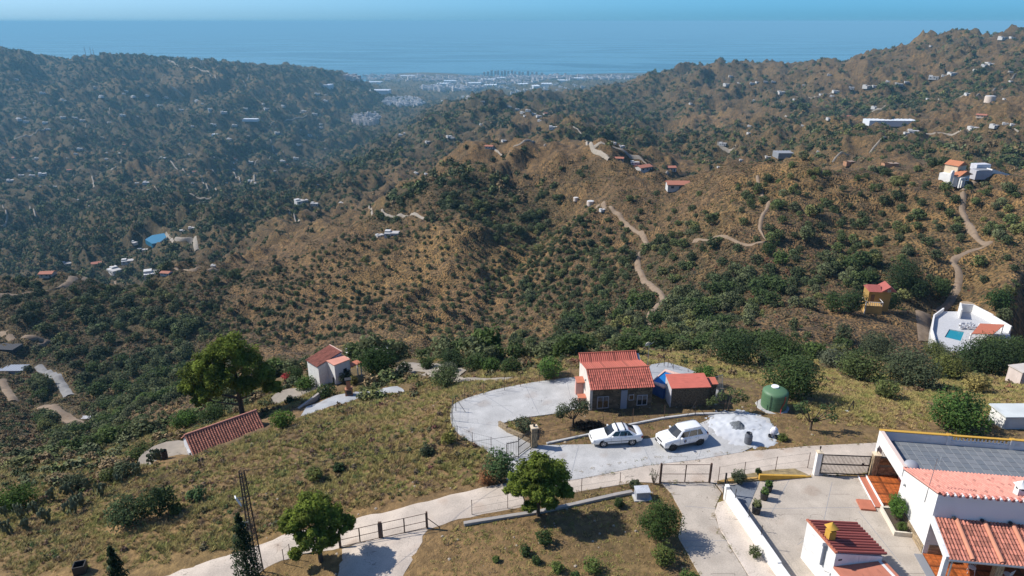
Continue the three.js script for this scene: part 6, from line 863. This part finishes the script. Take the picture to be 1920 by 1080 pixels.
  for (const x of [-4.6, -3.2, -1.8]) part('arch_pier', merge([box(0.5, 3.4, 0.5, x, 0.7, 4.4), box(1.5, 0.5, 0.5, x + 0.7, 2.5, 4.4)]), M.white, v); part('bell_wall', prism([[-1, 0], [1, 0], [1, 4.2], [0.5, 5.2], [-0.5, 5.2], [-1, 4.2]], 0.5).translate(-5.4, 0, 1.5), M.white, v); for (const x of [-3, -0.5, 2]) part('window', slab(x, x + 0.8, 1.0, 2.2, 3.0, 3.04), M.glass, v);
  cleared.push([O.x, O.z, 8]);
  const W = sight(1850, 328), wc = thing('white_outbuildings', 'plain white walled sheds beside the ridge villa', 'shed', [W.x, W.y - 0.5, W.z], 0.1); part('grey_wall', slab(-6, 1, -1, 2.6, -2, 1.5), plaster(0.5, 0.5, 0.54), wc); part('white_wall', prism([[0, -1], [8, -1], [8, 0.8], [0, 3.0]], 3).translate(1.0, 0, -0.5), M.white, wc); part('flat_roof', slab(-5, 0, 2.6, 2.75, -2.2, 1.6), M.grey, wc); part('rear_block', slab(-3, 3, 2.0, 4.2, -6, -2.5), plaster(0.6, 0.62, 0.68), wc); cleared.push([W.x, W.z, 8]);
  for (const [px, py, w, d, l, turn] of [[1595, 308, 7, 4, 'roofless orange brick ruin on the ridge line', 0.2], [1672, 312, 10, 5, 'long low orange brick building on the ridge line', 0.0]]) { const p = sight(px, py), r = thing('brick_building', l, 'building', [p.x, p.y - 0.4, p.z], turn); part('wall', merge([slab(-w / 2, w / 2, -1, 2.0, -0.3, 0), slab(-w / 2, -w / 2 + 0.3, -1, 2.2, -d, -0.3), slab(w / 2 - 0.3, w / 2, -1, 1.6, -d, -0.3), slab(-w / 2 + 0.3, w / 2 - 0.3, -1, 2.0, -d, -d + 0.3)]), plaster(0.45, 0.24, 0.14), r); part('roof', slab(-w * 0.1, w / 2 + 0.2, 2.2, 2.35, -d - 0.1, 0.1), plaster(0.36, 0.26, 0.2), r); cleared.push([p.x, p.z, w * 0.7]); }
}
function flatField(name, pts, mat) { const s = pts.map(p => sight(...p)); return ribbon(name, [[s[0], s[1]], [s[0].clone().lerp(s[3], 0.5), s[1].clone().lerp(s[2], 0.5)], [s[3], s[2]]], mat, 0.25, 6); }
// ---------------------------------------------------------------- houses, greenhouses and towns far off
{
  const wallW = std(0.52, 0.51, 0.49), wallC = std(0.55, 0.45, 0.36), roofR = std(0.36, 0.14, 0.09), roofG = std(0.42, 0.40, 0.38), dark = std(0.05, 0.05, 0.06);
  const flatWall = merge([slab(-0.5, 0.5, -0.25, 0.40, -0.35, 0.35), slab(-0.5, -0.1, 0.40, 0.62, -0.35, 0.1)]), gableWall = prism([[-0.35, -0.25], [0.35, -0.25], [0.35, 0.36], [0, 0.54], [-0.35, 0.36]], 1).rotateY(Math.PI / 2);
  const gableRoof = merge([prism([[-0.42, 0.34], [0, 0.56], [0, 0.62], [-0.42, 0.40]], 1.08).rotateY(Math.PI / 2), prism([[0.42, 0.34], [0.42, 0.40], [0, 0.62], [0, 0.56]], 1.08).rotateY(Math.PI / 2)]), flatRoof = slab(-0.08, 0.52, 0.40, 0.43, -0.37, 0.37), win = [slab(-0.35, -0.22, 0.08, 0.25, 0.35, 0.365), slab(0.02, 0.15, 0.08, 0.25, 0.35, 0.365), slab(0.28, 0.38, -0.2, 0.2, 0.35, 0.365)];
  const proto = {};
  const house = (px, py, wpx, kind, label, group) => {
    const p = sight(px, py), w = wpx * depthAt(p) / FPX; let o;
    if (!proto[kind]) { o = proto[kind] = thing('hill_house', label, 'house'); if (kind === 'red' || kind === 'brown') { part('wall', gableWall, kind === 'red' ? wallW : wallC, o); part('roof', gableRoof, roofR, o); } else { part('wall', flatWall, wallW, o); part('roof', flatRoof, kind === 'pink' ? roofR : roofG, o); } for (const g of win) part('window', g, dark, o); } else o = dup(proto[kind]);
    o.userData.label = label; o.userData.group = group; o.position.set(p.x, p.y, p.z); o.scale.set(w, w * 0.55, w * 0.9); o.rotation.y = rr(-0.7, 0.7); cleared.push([p.x, p.z, w * 0.75]);
  };
  const spot = (px, py) => px > 1280 ? (py < 100 ? 'on the right skyline' : px > 1760 ? (py < 160 ? 'high on the far right slope' : py < 205 ? 'midway up the far right slope' : 'above the ridge villa') : px > 1540 ? (py < 190 ? 'in the row above the long greenhouse' : 'beside the long greenhouse') : py < 170 ? 'in the row under the right-hand saddle' : py < 225 ? 'on the open slope left of the long greenhouse' : 'near the grey hangar') : px < 640 && py < 410 ? (py < 200 ? 'high on the far left valley side' : px < 180 ? (py < 260 ? 'at the left edge of the far valley' : 'low at the left edge of the far valley') : px < 380 ? 'in the middle of the far left valley' : py < 260 ? 'on the right of the far left valley' : 'near the valley road bends') : '';
  const row = (list, where, group) => list.forEach(([px, py, w = 9, kind = 'flat']) => { if (px > 1280) w *= 0.82; const at = spot(px, py), sz = w > 15 ? 'larger' : w < 9 ? 'tiny' : 'small'; house(px, py, w, kind, `${sz} ${kind === 'red' ? 'red-roofed white' : kind === 'brown' ? 'brown gabled' : 'flat-roofed white'} house ${at || where}`, `${sz} ${kind === 'red' ? 'red-roofed' : kind === 'brown' ? 'brown' : 'white'} houses ${at || where}`); });
  row([[35, 225, 12], [50, 229, 10], [118, 221, 9], [140, 222], [155, 227], [85, 231], [190, 182, 10], [300, 199, 9], [230, 217], [205, 231], [275, 180], [310, 184], [235, 172], [250, 182], [420, 212, 11], [440, 236, 9], [80, 328, 13], [275, 344, 12], [305, 298, 11], [555, 298, 10], [530, 303, 9], [520, 250], [580, 255], [400, 235, 10], [460, 205], [500, 205], [530, 200], [595, 177], [610, 190], [560, 272], [150, 280], [225, 290], [40, 330], [20, 340, 12], [70, 298], [440, 300, 10, 'red'], [470, 305, 9], [430, 262], [395, 206], [570, 210], [590, 215], [470, 340, 9], [480, 345, 8], [60, 330, 9], [130, 320, 8, 'red'], [370, 190], [340, 207, 8], [120, 190], [80, 175], [30, 150, 8], [180, 165, 8]], 'among the orchards of the far left valley', 'houses in the far left valley');
  for (let k = 0; k < 60; k++) house(rr(0, 620), rr(165, 390), rr(3, 7), rnd() < 0.8 ? 'flat' : 'red', 'tiny pale house scattered over the far left valley side', 'tiny houses on the far left valley side');
  row([[215, 510, 26], [125, 497, 18], [180, 497, 20, 'brown'], [240, 492, 20], [290, 517, 34], [312, 514, 18, 'red'], [268, 471, 17], [250, 457, 14], [345, 436, 15], [360, 429, 12], [400, 499, 9]], 'on the spur left of the olive hill', 'houses on the left spur'); house(90, 516, 24, 'brown', 'brown brick house with pale flat roof alone on the left spur', 'brown house on the left spur');
  row([[565, 380, 22], [590, 384, 14], [640, 382, 9], [780, 325, 8], [800, 327, 8], [735, 441, 26], [712, 443, 14], [1130, 395, 12]], 'on the slopes of the middle hills', 'houses on the middle hills');
  row([[752, 254, 9], [760, 251, 7], [842, 257, 10], [848, 259, 8], [903, 234, 7], [802, 267, 9], [980, 212, 9], [990, 208, 9], [1000, 215, 10], [1010, 219, 9], [970, 206, 8], [955, 201, 8], [1012, 227, 8], [1037, 241, 15], [905, 191, 7], [880, 184, 12], [870, 183, 9], [830, 191, 7], [1165, 276, 12], [1150, 269, 10], [945, 265, 9], [1022, 214, 8, 'red'], [985, 218, 7]], 'along the central ridge road', 'houses along the central ridge'); house(917, 277, 15, 'red', 'red-roofed house at the crest of the round brown hill', 'red house on the round brown hill');
  house(1270, 352, 40, 'red', 'larger red-roofed house on the shoulder of the right-hand hill', 'red house on the shoulder'); house(1255, 318, 22, 'red', 'white house with red roof above the larger red-roofed one', 'red house above the shoulder'); house(1206, 318, 28, 'red', 'red-roofed house with pale yard on the ridge road', 'red house on the ridge road'); house(1190, 307, 16, 'flat', 'white house left of the pale yard on the ridge road', 'white house on the ridge road'); house(1160, 300, 18, 'brown', 'brown house where the ridge roads fork', 'brown house at the fork');
  row([[1370, 144], [1362, 160, 14], [1385, 157], [1410, 157, 10], [1420, 155], [1435, 154], [1450, 154], [1465, 175, 16], [1490, 187, 8], [1508, 161], [1540, 178], [1555, 141], [1567, 173, 14], [1560, 181, 9], [1595, 166, 14], [1625, 164, 18], [1640, 163, 12], [1665, 153], [1660, 157], [1685, 160, 16], [1700, 155, 10], [1740, 186, 8], [1750, 147, 20], [1785, 140, 18], [1770, 143, 10], [1830, 133, 12], [1857, 123, 22], [1845, 124, 14], [1815, 178, 14], [1885, 187, 10], [1895, 136, 9], [1895, 153, 8], [1840, 73, 12], [1880, 73, 18], [1898, 72, 12], [1745, 87, 7], [1640, 203, 15], [1555, 224, 13], [1592, 220, 13, 'red'], [1475, 219, 8], [1505, 236, 7], [1405, 237, 9], [1405, 251, 11], [1355, 271, 16], [1390, 301, 9], [1348, 314, 8], [1440, 296, 13], [1535, 285, 8], [1712, 249, 22], [1700, 251, 12], [1840, 219, 20, 'brown'], [1825, 243, 22], [1865, 238, 20], [1885, 233, 12], [1900, 235, 12], [1295, 195, 8], [1415, 189, 8]], 'on the far right hillside', 'houses on the far right hillside');
  const gh = (px, py, wpx, dpx, label, kind) => { const p = sight(px, py), k = depthAt(p) / FPX, w = wpx * k; if (dpx === 130 && -p.z < 3600) return; const d = Math.min(dpx, -p.z * 0.022), o = thing('greenhouse', label, 'greenhouse', [p.x, p.y + d * 0.05, p.z], rr(-0.12, 0.12), 'greenhouses'); const n = clamp(Math.round(wpx / 5), 3, 12), pr = []; for (let i = 0; i <= n * 2; i++) pr.push([-w / 2 + w * i / (n * 2), d * 0.06 + (i % 2 ? d * 0.02 : 0)]); pr.push([w / 2, -d * 0.3], [-w / 2, -d * 0.3]); part('cover', prism(pr, d), kind || std(0.62, 0.66, 0.70, { roughness: 0.5 }), o); part('gutter', box(w, d * 0.012, d * 0.02, 0, d * 0.065, d * 0.505), M.grey, o); cleared.push([p.x, p.z, Math.max(w, d) * 0.5]); };
  gh(1670, 228, 90, 26, 'long white greenhouse on the far right hillside'); gh(1480, 288, 52, 30, 'grey-roofed hangar below the far right hillside', std(0.22, 0.23, 0.25)); gh(28, 692, 64, 20, 'translucent greenhouse roof at the left edge of the near valley', std(0.30, 0.33, 0.38, { roughness: 0.35 })); gh(15, 652, 40, 7, 'dark flat shed roof at the left edge above the greenhouse', std(0.05, 0.05, 0.055)); gh(470, 224, 28, 26, 'white greenhouse strip in the left valley near the round hill'); gh(406, 252, 16, 18, 'small bright greenhouse in the left valley');
  [[712, 172, 38], [702, 156, 26], [845, 154, 26], [832, 159, 26], [890, 158, 24], [920, 162, 24], [915, 151, 28], [980, 160, 22], [1025, 160, 20], [1060, 153, 30], [1085, 149, 20], [982, 187, 24], [990, 181, 16], [765, 144, 28], [940, 148, 16], [1005, 164, 14], [615, 162, 12]].forEach(([px, py, w], k) => gh(px, py, w, 130, `pale greenhouse roof on the coastal plain, ${ord[k] || ['thirteenth', 'fourteenth', 'fifteenth', 'sixteenth', 'seventeenth'][k - 12]} of its scattered group`));
  // coastal towers
  const tw = [0, 1].map(() => std(0.45, 0.33, 0.30)), towers = [[908, 6], [915, 7], [922, 9], [929, 8], [934, 9], [941, 8], [947, 9], [953, 8], [960, 9], [966, 7], [974, 7], [980, 6], [990, 8], [998, 6], [1006, 6], [1016, 5], [1045, 4], [1060, 4], [1085, 3], [1100, 3], [1120, 3], [1140, 3], [1155, 3], [1165, 3]];
  const tg = merge([slab(-0.5, 0.5, 0, 1, -0.5, 0.5), slab(-0.2, 0.25, 1, 1.06, -0.3, 0.3)]), tbal = []; for (let k = 0; k < 9; k++) tbal.push(slab(-0.53, 0.53, 0.1 + k * 0.1, 0.125 + k * 0.1, -0.55, 0.55)); const tb = merge(tbal); let first;
  towers.forEach(([px, h], k) => { let p = sight(px, 141.5); for (let q = 141; -p.z < 7600 && q > 139; q -= 0.25) p = sight(px, q); if (-p.z < 7600 || -p.z > 9500) return; const u = depthAt(p) / FPX; let o; if (!first) { o = first = thing('apartment_tower', '', 'tower block'); part('shaft', tg, tw[0], o); part('balconies', tb, std(0.55, 0.48, 0.46), o); } else o = dup(first); o.userData.label = `pinkish apartment block in the seafront row, ${['first', 'second', 'third', 'fourth', 'fifth', 'sixth', 'seventh', 'eighth', 'ninth', 'tenth', 'eleventh', 'twelfth'][k % 12]} of the ${k < 12 ? 'tall western' : 'lower eastern'} dozen from the left`; o.userData.group = 'apartment towers on the seafront'; o.position.set(p.x, p.y - 3, p.z); o.scale.set(4.2 * u, h * u + 3, 3 * u); });
  // towns that read as one mass
  const town = (name, list, label) => { const m = new THREE.InstancedMesh(flatWall, std(1, 1, 1), list.length), o = new THREE.Object3D(); list.forEach(([x, y, z, w, h, c], k) => { const f = name === 'plain_town' && z > -4500 ? 0.02 : 1; w *= f; h *= f; o.position.set(x, y, z); o.rotation.y = rr(-0.5, 0.5); o.scale.set(w, h, w); o.updateMatrix(); m.setMatrixAt(k, o.matrix); m.setColorAt(k, c); }); m.name = name; scene.add(shade(m)); tag(m, label, 'town', null, 'stuff'); };
  const spread = (cx, cy, rx, ry, n, w0, w1, h, tint) => [...Array(n)].map(() => { const a = rr(0, 6.28), q = Math.sqrt(rnd()), p = sight(cx + Math.cos(a) * q * rx, cy + Math.sin(a) * q * ry), w = rr(w0, w1), k = rr(0.7, 1.1); cleared.push([p.x, p.z, w * 0.6]); return [p.x, p.y, p.z, w, w * h * rr(0.8, 1.5), col(tint[0] * k, tint[1] * k, tint[2] * k)]; });
  town('hill_town', spread(758, 191, 40, 9, 260, 12, 22, 0.9, [0.60, 0.58, 0.57]), 'dense white hill town in the valley towards the sea');
  town('new_town', spread(687, 225, 26, 9, 90, 12, 22, 1.5, [0.52, 0.48, 0.46]), 'pale new apartment blocks on the slope below the hill town');
  town('plain_town', [...spread(850, 166, 60, 5, 120, 20, 45, 0.9, [0.55, 0.52, 0.52]), ...spread(1000, 170, 120, 14, 90, 18, 35, 0.7, [0.5, 0.5, 0.5]), ...spread(760, 147, 130, 6, 170, 25, 55, 0.6, [0.5, 0.45, 0.44]), ...spread(1080, 146, 130, 4, 180, 25, 60, 0.6, [0.5, 0.45, 0.44]), ...spread(930, 150, 90, 8, 150, 25, 50, 0.7, [0.52, 0.48, 0.48])], 'scattered pale towns over the coastal plain');
  // reservoir and round tanks
  const rp = [[272, 449], [285, 441], [308, 437], [312, 444], [298, 455], [285, 457]].map(q => sight(...q)), ry = Math.max(...rp.map(q => q.y)) - 0.8, rs = new THREE.Shape([[272, 449], [285, 441], [308, 437], [312, 444], [298, 455], [285, 457]].map(q => sight(q[0], q[1], ry)).map(v => new THREE.Vector2(v.x, -v.z)));
  structure('reservoir', new THREE.ExtrudeGeometry(rs, { depth: 6, bevelEnabled: false }).rotateX(-Math.PI / 2).translate(0, ry - 6, 0), std(0.035, 0.17, 0.28, { roughness: 0.15 })); for (const q of rp) cleared.push([q.x, q.z, 9]); { const q = sight(292, 448); cleared.push([q.x, q.z, 14]); }
  for (const [px, py, r, l] of [[1080, 376, 5, 'left round white water tank on the middle hill'], [1107, 385, 7, 'right round pale water tank on the middle hill'], [1855, 191, 9, 'round white water tank on the far right hillside']]) { const p = sight(px, py), R = r * depthAt(p) / FPX, o = thing('round_tank', l, 'tank', p.toArray(), 0, 'round tanks on the hills'); part('wall', new THREE.CylinderGeometry(R, R, R * 1.3, 18).translate(0, R * 0.5, 0), std(0.6, 0.5, 0.42), o); part('top', new THREE.CylinderGeometry(R * 0.9, R * 0.9, R * 0.1, 18).translate(0, R * 1.18, 0), std(0.5, 0.5, 0.5), o); }
  // masts on the far left ridge
  for (const [px, py, h, l] of [[162, 100, 17, 'tallest aerial mast on the far left ridge'], [171, 100, 10, 'short aerial mast right of the tallest on the left ridge'], [176, 100, 8, 'shortest aerial mast on the far left ridge'], [319, 113, 10, 'thin aerial mast at the middle of the left ridge'], [377, 117, 10, 'left of two aerial masts further along the ridge'], [381, 117, 9, 'right of two aerial masts further along the ridge']]) { let p = sight(px, py + 3), u = depthAt(p) / FPX; if (-p.z > 6000) p = sight(px, py + 9), u = depthAt(p) / FPX; const H = (h + 4) * u, o = thing('aerial_mast', l, 'mast', p.toArray(), 0, 'aerial masts on the left ridge'); part('mast', bar(V(0, -5, 0), V(0, H, 0), 2.2, 4, 0.6), std(0.3, 0.3, 0.32), o); part('platform', box(6, 2, 6, 0, H * 0.7, 0), std(0.3, 0.3, 0.32), o); }
  { const p = sight(155, 790), o = thing('pipe_stack', 'stack of white plastic pipes lying by the dirt clearing on the left', 'pipes', [p.x + 1.0, p.y + 0.15, p.z - 3], 0.2); for (let k = 0; k < 6; k++) part('pipe', bar(V(-2.4 + rr(-0.3, 0.3), 0.15 + (k % 2) * 0.2, k * 0.35), V(2.6 + rr(-0.3, 0.3), 0.15, k * 0.35 + 0.5), 0.14, 7), M.whitePlain, o); cleared.push([p.x + 1, p.z - 3, 3]); }
  // garden wall and shed roof at the right edge
  { const p = sight(1905, 805), o = thing('white_shed', 'flat pale roof of a low shed behind the leafy bush', 'shed', [p.x, p.y, p.z]); part('wall', slab(-1.2, 4, -0.5, 1.3, -2, 0), M.white, o); part('roof', slab(-1.4, 4.2, 1.3, 1.4, -2.2, 0.2), plaster(0.62, 0.66, 0.66), o); const q = sight(1918, 722), o2 = thing('white_shed', 'pale pink shed cut by the right picture edge', 'shed', [q.x, q.y, q.z], 0.2); part('wall', slab(-0.6, 3, -0.5, 1.8, -2, 0), plaster(0.7, 0.6, 0.55), o2); part('roof', slab(-0.7, 3.1, 1.8, 1.9, -2.1, 0.1), plaster(0.6, 0.55, 0.5), o2); cleared.push([p.x + 1.5, p.z - 1, 3], [q.x + 1, q.z - 1, 2]); }
}
// ---------------------------------------------------------------- scrub, groves and woods over the hills
{
  const cells = new Map();
  for (const c of cleared) { for (let i = Math.floor((c[0] - c[2]) / 20); i <= Math.floor((c[0] + c[2]) / 20); i++) for (let j = Math.floor((c[1] - c[2]) / 20); j <= Math.floor((c[1] + c[2]) / 20); j++) { const k = i * 100003 + j; if (!cells.has(k)) cells.set(k, []); cells.get(k).push(c); } }
  const free = (x, z, r) => { const l = cells.get(Math.floor(x / 20) * 100003 + Math.floor(z / 20)); if (l) for (const c of l) if ((x - c[0]) ** 2 + (z - c[1]) ** 2 < (c[2] + r * 0.6) ** 2) return false; return true; };
  const trees = [], low = [[], [], []], far = [[], []], dry = [];
  const place = (Za, Zb, n, r0, r1, power, put, cluster = 0, tmax = 0.9) => {
    for (let k = 0; k < n; k++) {
      const Z = Math.sqrt(lerp(Za * Za, Zb * Zb, rnd())), x = rr(-tmax, tmax) * Z, z = -Z, [g] = cover(x, z), u = rnd();
      if (Z > 7800 && g < 2) { if (u > 0.5) continue; }
      if (Math.pow(g, power) < u * 0.9) continue;
      const r = lerp(r0, r1, Math.pow(rnd(), 2)) * (0.7 + 0.5 * g);
      if (!free(x, z, r)) continue;
      const y = land(x, z); if (y < SEA + 1) continue;
      put([x, y, z, r, r * rr(0.75, 1.15), rr(0, 6.28), null], g);
      if (cluster) for (let q = Math.floor(rr(0, 1 + cluster * g)); q > 0; q--) { const s = r * rr(0.35, 0.95), a = rr(0, 6.28), d = (r + s) * rr(0.5, 0.9), X = x + Math.cos(a) * d, Zz = z + Math.sin(a) * d; if (free(X, Zz, s)) put([X, land(X, Zz), Zz, s, s * rr(0.7, 1.2), rr(0, 6.28), null], g); }   // thickets
    }
  };
  place(75, 190, 2600, 0.6, 2.6, 1.4, (it) => (it[3] > 1.35 ? trees : low[k3()]).push(it), 4);
  place(54, 82, 4200, 0.5, 1.6, 1.0, (it) => { if (it[0] < -16 - (it[2] + 60) * 0.4 && it[1] < -6.5) low[k3()].push(it); });
  place(180, 470, 5200, 0.6, 3.2, 2.3, (it) => (it[3] > 1.7 ? trees : low[k3()]).push(it), 5);
  place(450, 1250, 52000, 1.3, 4.2, 1.5, (it) => far[Math.floor(rnd() * 2)].push(it));
  place(1200, 4600, 135000, 2.6, 7.5, 1.5, (it) => far[Math.floor(rnd() * 2)].push(it));
  place(4500, 8500, 26000, 4, 9, 1.2, (it) => far[Math.floor(rnd() * 2)].push(it));
  function k3() { return Math.floor(rnd() * 3); }
  // olive groves: rows along the terraces of the middle hill and the right-hand hill
  for (const [px, py, rpx, rz, sp, sc = 1] of [[800, 500, 330, 90, 6.2], [1000, 560, 200, 60, 6.0], [450, 540, 160, 60, 6.5], [1650, 430, 260, 55, 8.6, 1.75], [1450, 400, 220, 55, 8.8, 1.8], [1850, 400, 120, 40, 9, 1.6], [1150, 470, 130, 60, 8.5, 1.5], [560, 600, 200, 40, 6.5], [1040, 470, 140, 60, 6.0]]) {
    const c = sight(px, py), rx = rpx * -c.z / FPX, ca = Math.cos(0.5), sa = Math.sin(0.5);
    for (let i = -40; i <= 40; i++) for (let j = -30; j <= 30; j++) {
      const u = i * sp * 0.8 + rr(-0.9, 0.9) * sc * sc, v = j * sp + rr(-0.6, 0.6) * sc * sc, x = c.x + u * ca - v * sa, z = c.z + u * sa + v * ca;
      if (((x - c.x) / rx) ** 2 + ((z - c.z) / rz) ** 2 > 1 || rnd() < 0.24 || !free(x, z, 1)) continue;
      const r = (rr(0.75, 1.2) + 0.8 * Math.pow(rnd(), 2)) * sc * (sc > 1 ? rr(0.6, 1.1) : 1); trees.push([x, land(x, z), z, r, r * rr(0.85, 1.1), rr(0, 6.28), null]);
    }
  }
  for (const l of [...low, ...far]) for (const it of l) it[6] = toneAt(it[0], it[2], rnd() < (it[2] > -470 ? 0.3 : 0.12));
  // dry cushions of grass and thyme
  place(66, 480, 150000, 0.18, 0.75, 0.5, (it) => { it[6] = rnd() < 0.5 ? col(0.16 * rr(0.7, 1.3), 0.115 * rr(0.7, 1.2), 0.052) : toneAt(it[0], it[2], rnd() < 0.5); dry.push(it); });
  place(39, 70, 9000, 0.14, 0.42, 0.3, (it) => { if (it[0] > -3 - Math.max(0, 44 + it[2]) * 1.6 || (it[2] > -41.5 && it[0] > -17) || yards.some(p => inside(p, it[0], it[2]))) return; it[6] = rnd() < 0.45 ? col(0.13 * rr(0.7, 1.3), 0.09 * rr(0.7, 1.2), 0.055) : col(0.12 * rr(0.6, 1.2), 0.125 * rr(0.6, 1.2), 0.04); dry.push(it); });
  low.forEach((l, k) => scatter('scrub', bushGeos[k], white, l, 'low evergreen scrub spread over the near and middle hillsides', 'scrub'));
  far.forEach((l, k) => scatter('woodland', farGeos[k], white, l, 'distant orchards and scrub covering the far valley and hills', 'woodland'));
  scatter('dry_cushions', farGeos[0], white, dry, 'dry grass cushions and thyme dotted over the brown slopes', 'dry scrub');
  // the trees that show largest are things of their own
  const big = trees.filter(t => Math.abs(t[0] / t[2]) < 0.80).sort((a, b) => b[3] / -b[2] - a[3] / -a[2]), rest = [];
  const crowns = [0, 1, 2, 3].map(() => leafCrown({ lobes: 13, leaves: 40, rx: 0.9, ry: 0.75, size: 0.19, lobe: 0.42, y0: 0.85 }));
  const trunkMat = std(0.09, 0.065, 0.045), trunkGeo = merge([bar(V(0, -0.3, 0), V(0.05, 0.6, 0), 0.1, 5, 0.07), bar(V(0.05, 0.5, 0), V(0.35, 1, 0.2), 0.06, 4, 0.03), bar(V(0.05, 0.5, 0), V(-0.3, 1, -0.15), 0.06, 4, 0.03)]);
  const kinds = [['dark evergreen', [0.040, 0.060, 0.020]], ['grey green olive', [0.076, 0.088, 0.042]], ['fresh green', [0.064, 0.094, 0.026]], ['yellowish green', [0.085, 0.090, 0.032]]].map(([w, c], k) => ({ w, m: leafMat(...c), g: crowns[k] }));
  const protos = {};
  big.forEach((t, n) => {
    if (n >= 290) { rest.push(t); return; }
    const q = 0.5 + 0.5 * n2(t[0] / 50, t[2] / 50) + rr(-0.3, 0.3), k = q < 0.35 ? 0 : q < 0.7 ? 1 : q < 0.9 ? 2 : 3, right = t[0] > 45;
    const sx = 960 + FPX * t[0] / (-t[2] * cosP + (CAM_Y - t[1]) * sinP), sy = 540 + FPX * ((CAM_Y - t[1]) * cosP + t[2] * sinP) / (-t[2] * cosP + (CAM_Y - t[1]) * sinP);
    const where = sx > 1700 ? (sy < 470 ? 'near the upper bend of the right track' : 'beside the pool house slope') : sx > 1480 ? (sy < 420 ? 'below the brick ruins on the ridge' : 'above the yellow house') : sx > 1240 ? (sy < 420 ? 'under the crest of the right-hand hill' : sy < 560 ? 'in the hollow right of the winding track' : 'on the bank behind the water tank') : sx > 1060 ? (sy < 470 ? 'beside the upper winding track' : 'between the winding track and the stone house') : sx > 760 ? (sy < 540 ? 'on the upper olive hill' : 'at the foot of the olive hill') : sx > 380 ? (sy < 560 ? 'on the left flank of the olive hill' : 'on the slope behind the large pine') : 'on the shady slopes at far left';
    const label = `small ${kinds[k].w} tree ${where}`;
    let o = protos[k];
    if (!o) { o = protos[k] = thing('hillside_tree', label, 'tree'); part('crown', kinds[k].g, kinds[k].m, o); part('trunk', trunkGeo, trunkMat, o); } else o = dup(o);
    o.userData.label = label; o.userData.group = `${kinds[k].w} trees ${where}`;
    o.position.set(t[0], t[1], t[2]); o.scale.set(t[3], t[4], t[3]); o.rotation.y = t[5];
  });
  for (const it of rest) it[6] = toneAt(it[0], it[2], false);
  scatter('grove', crowns[1], white, rest, 'rows of small olive trees on the terraced hillside', 'grove');
  console.log('trees', trees.length, 'low', low.map(l => l.length), 'far', far.map(l => l.length), 'dry', dry.length);
}
renderer.render(scene, camera);
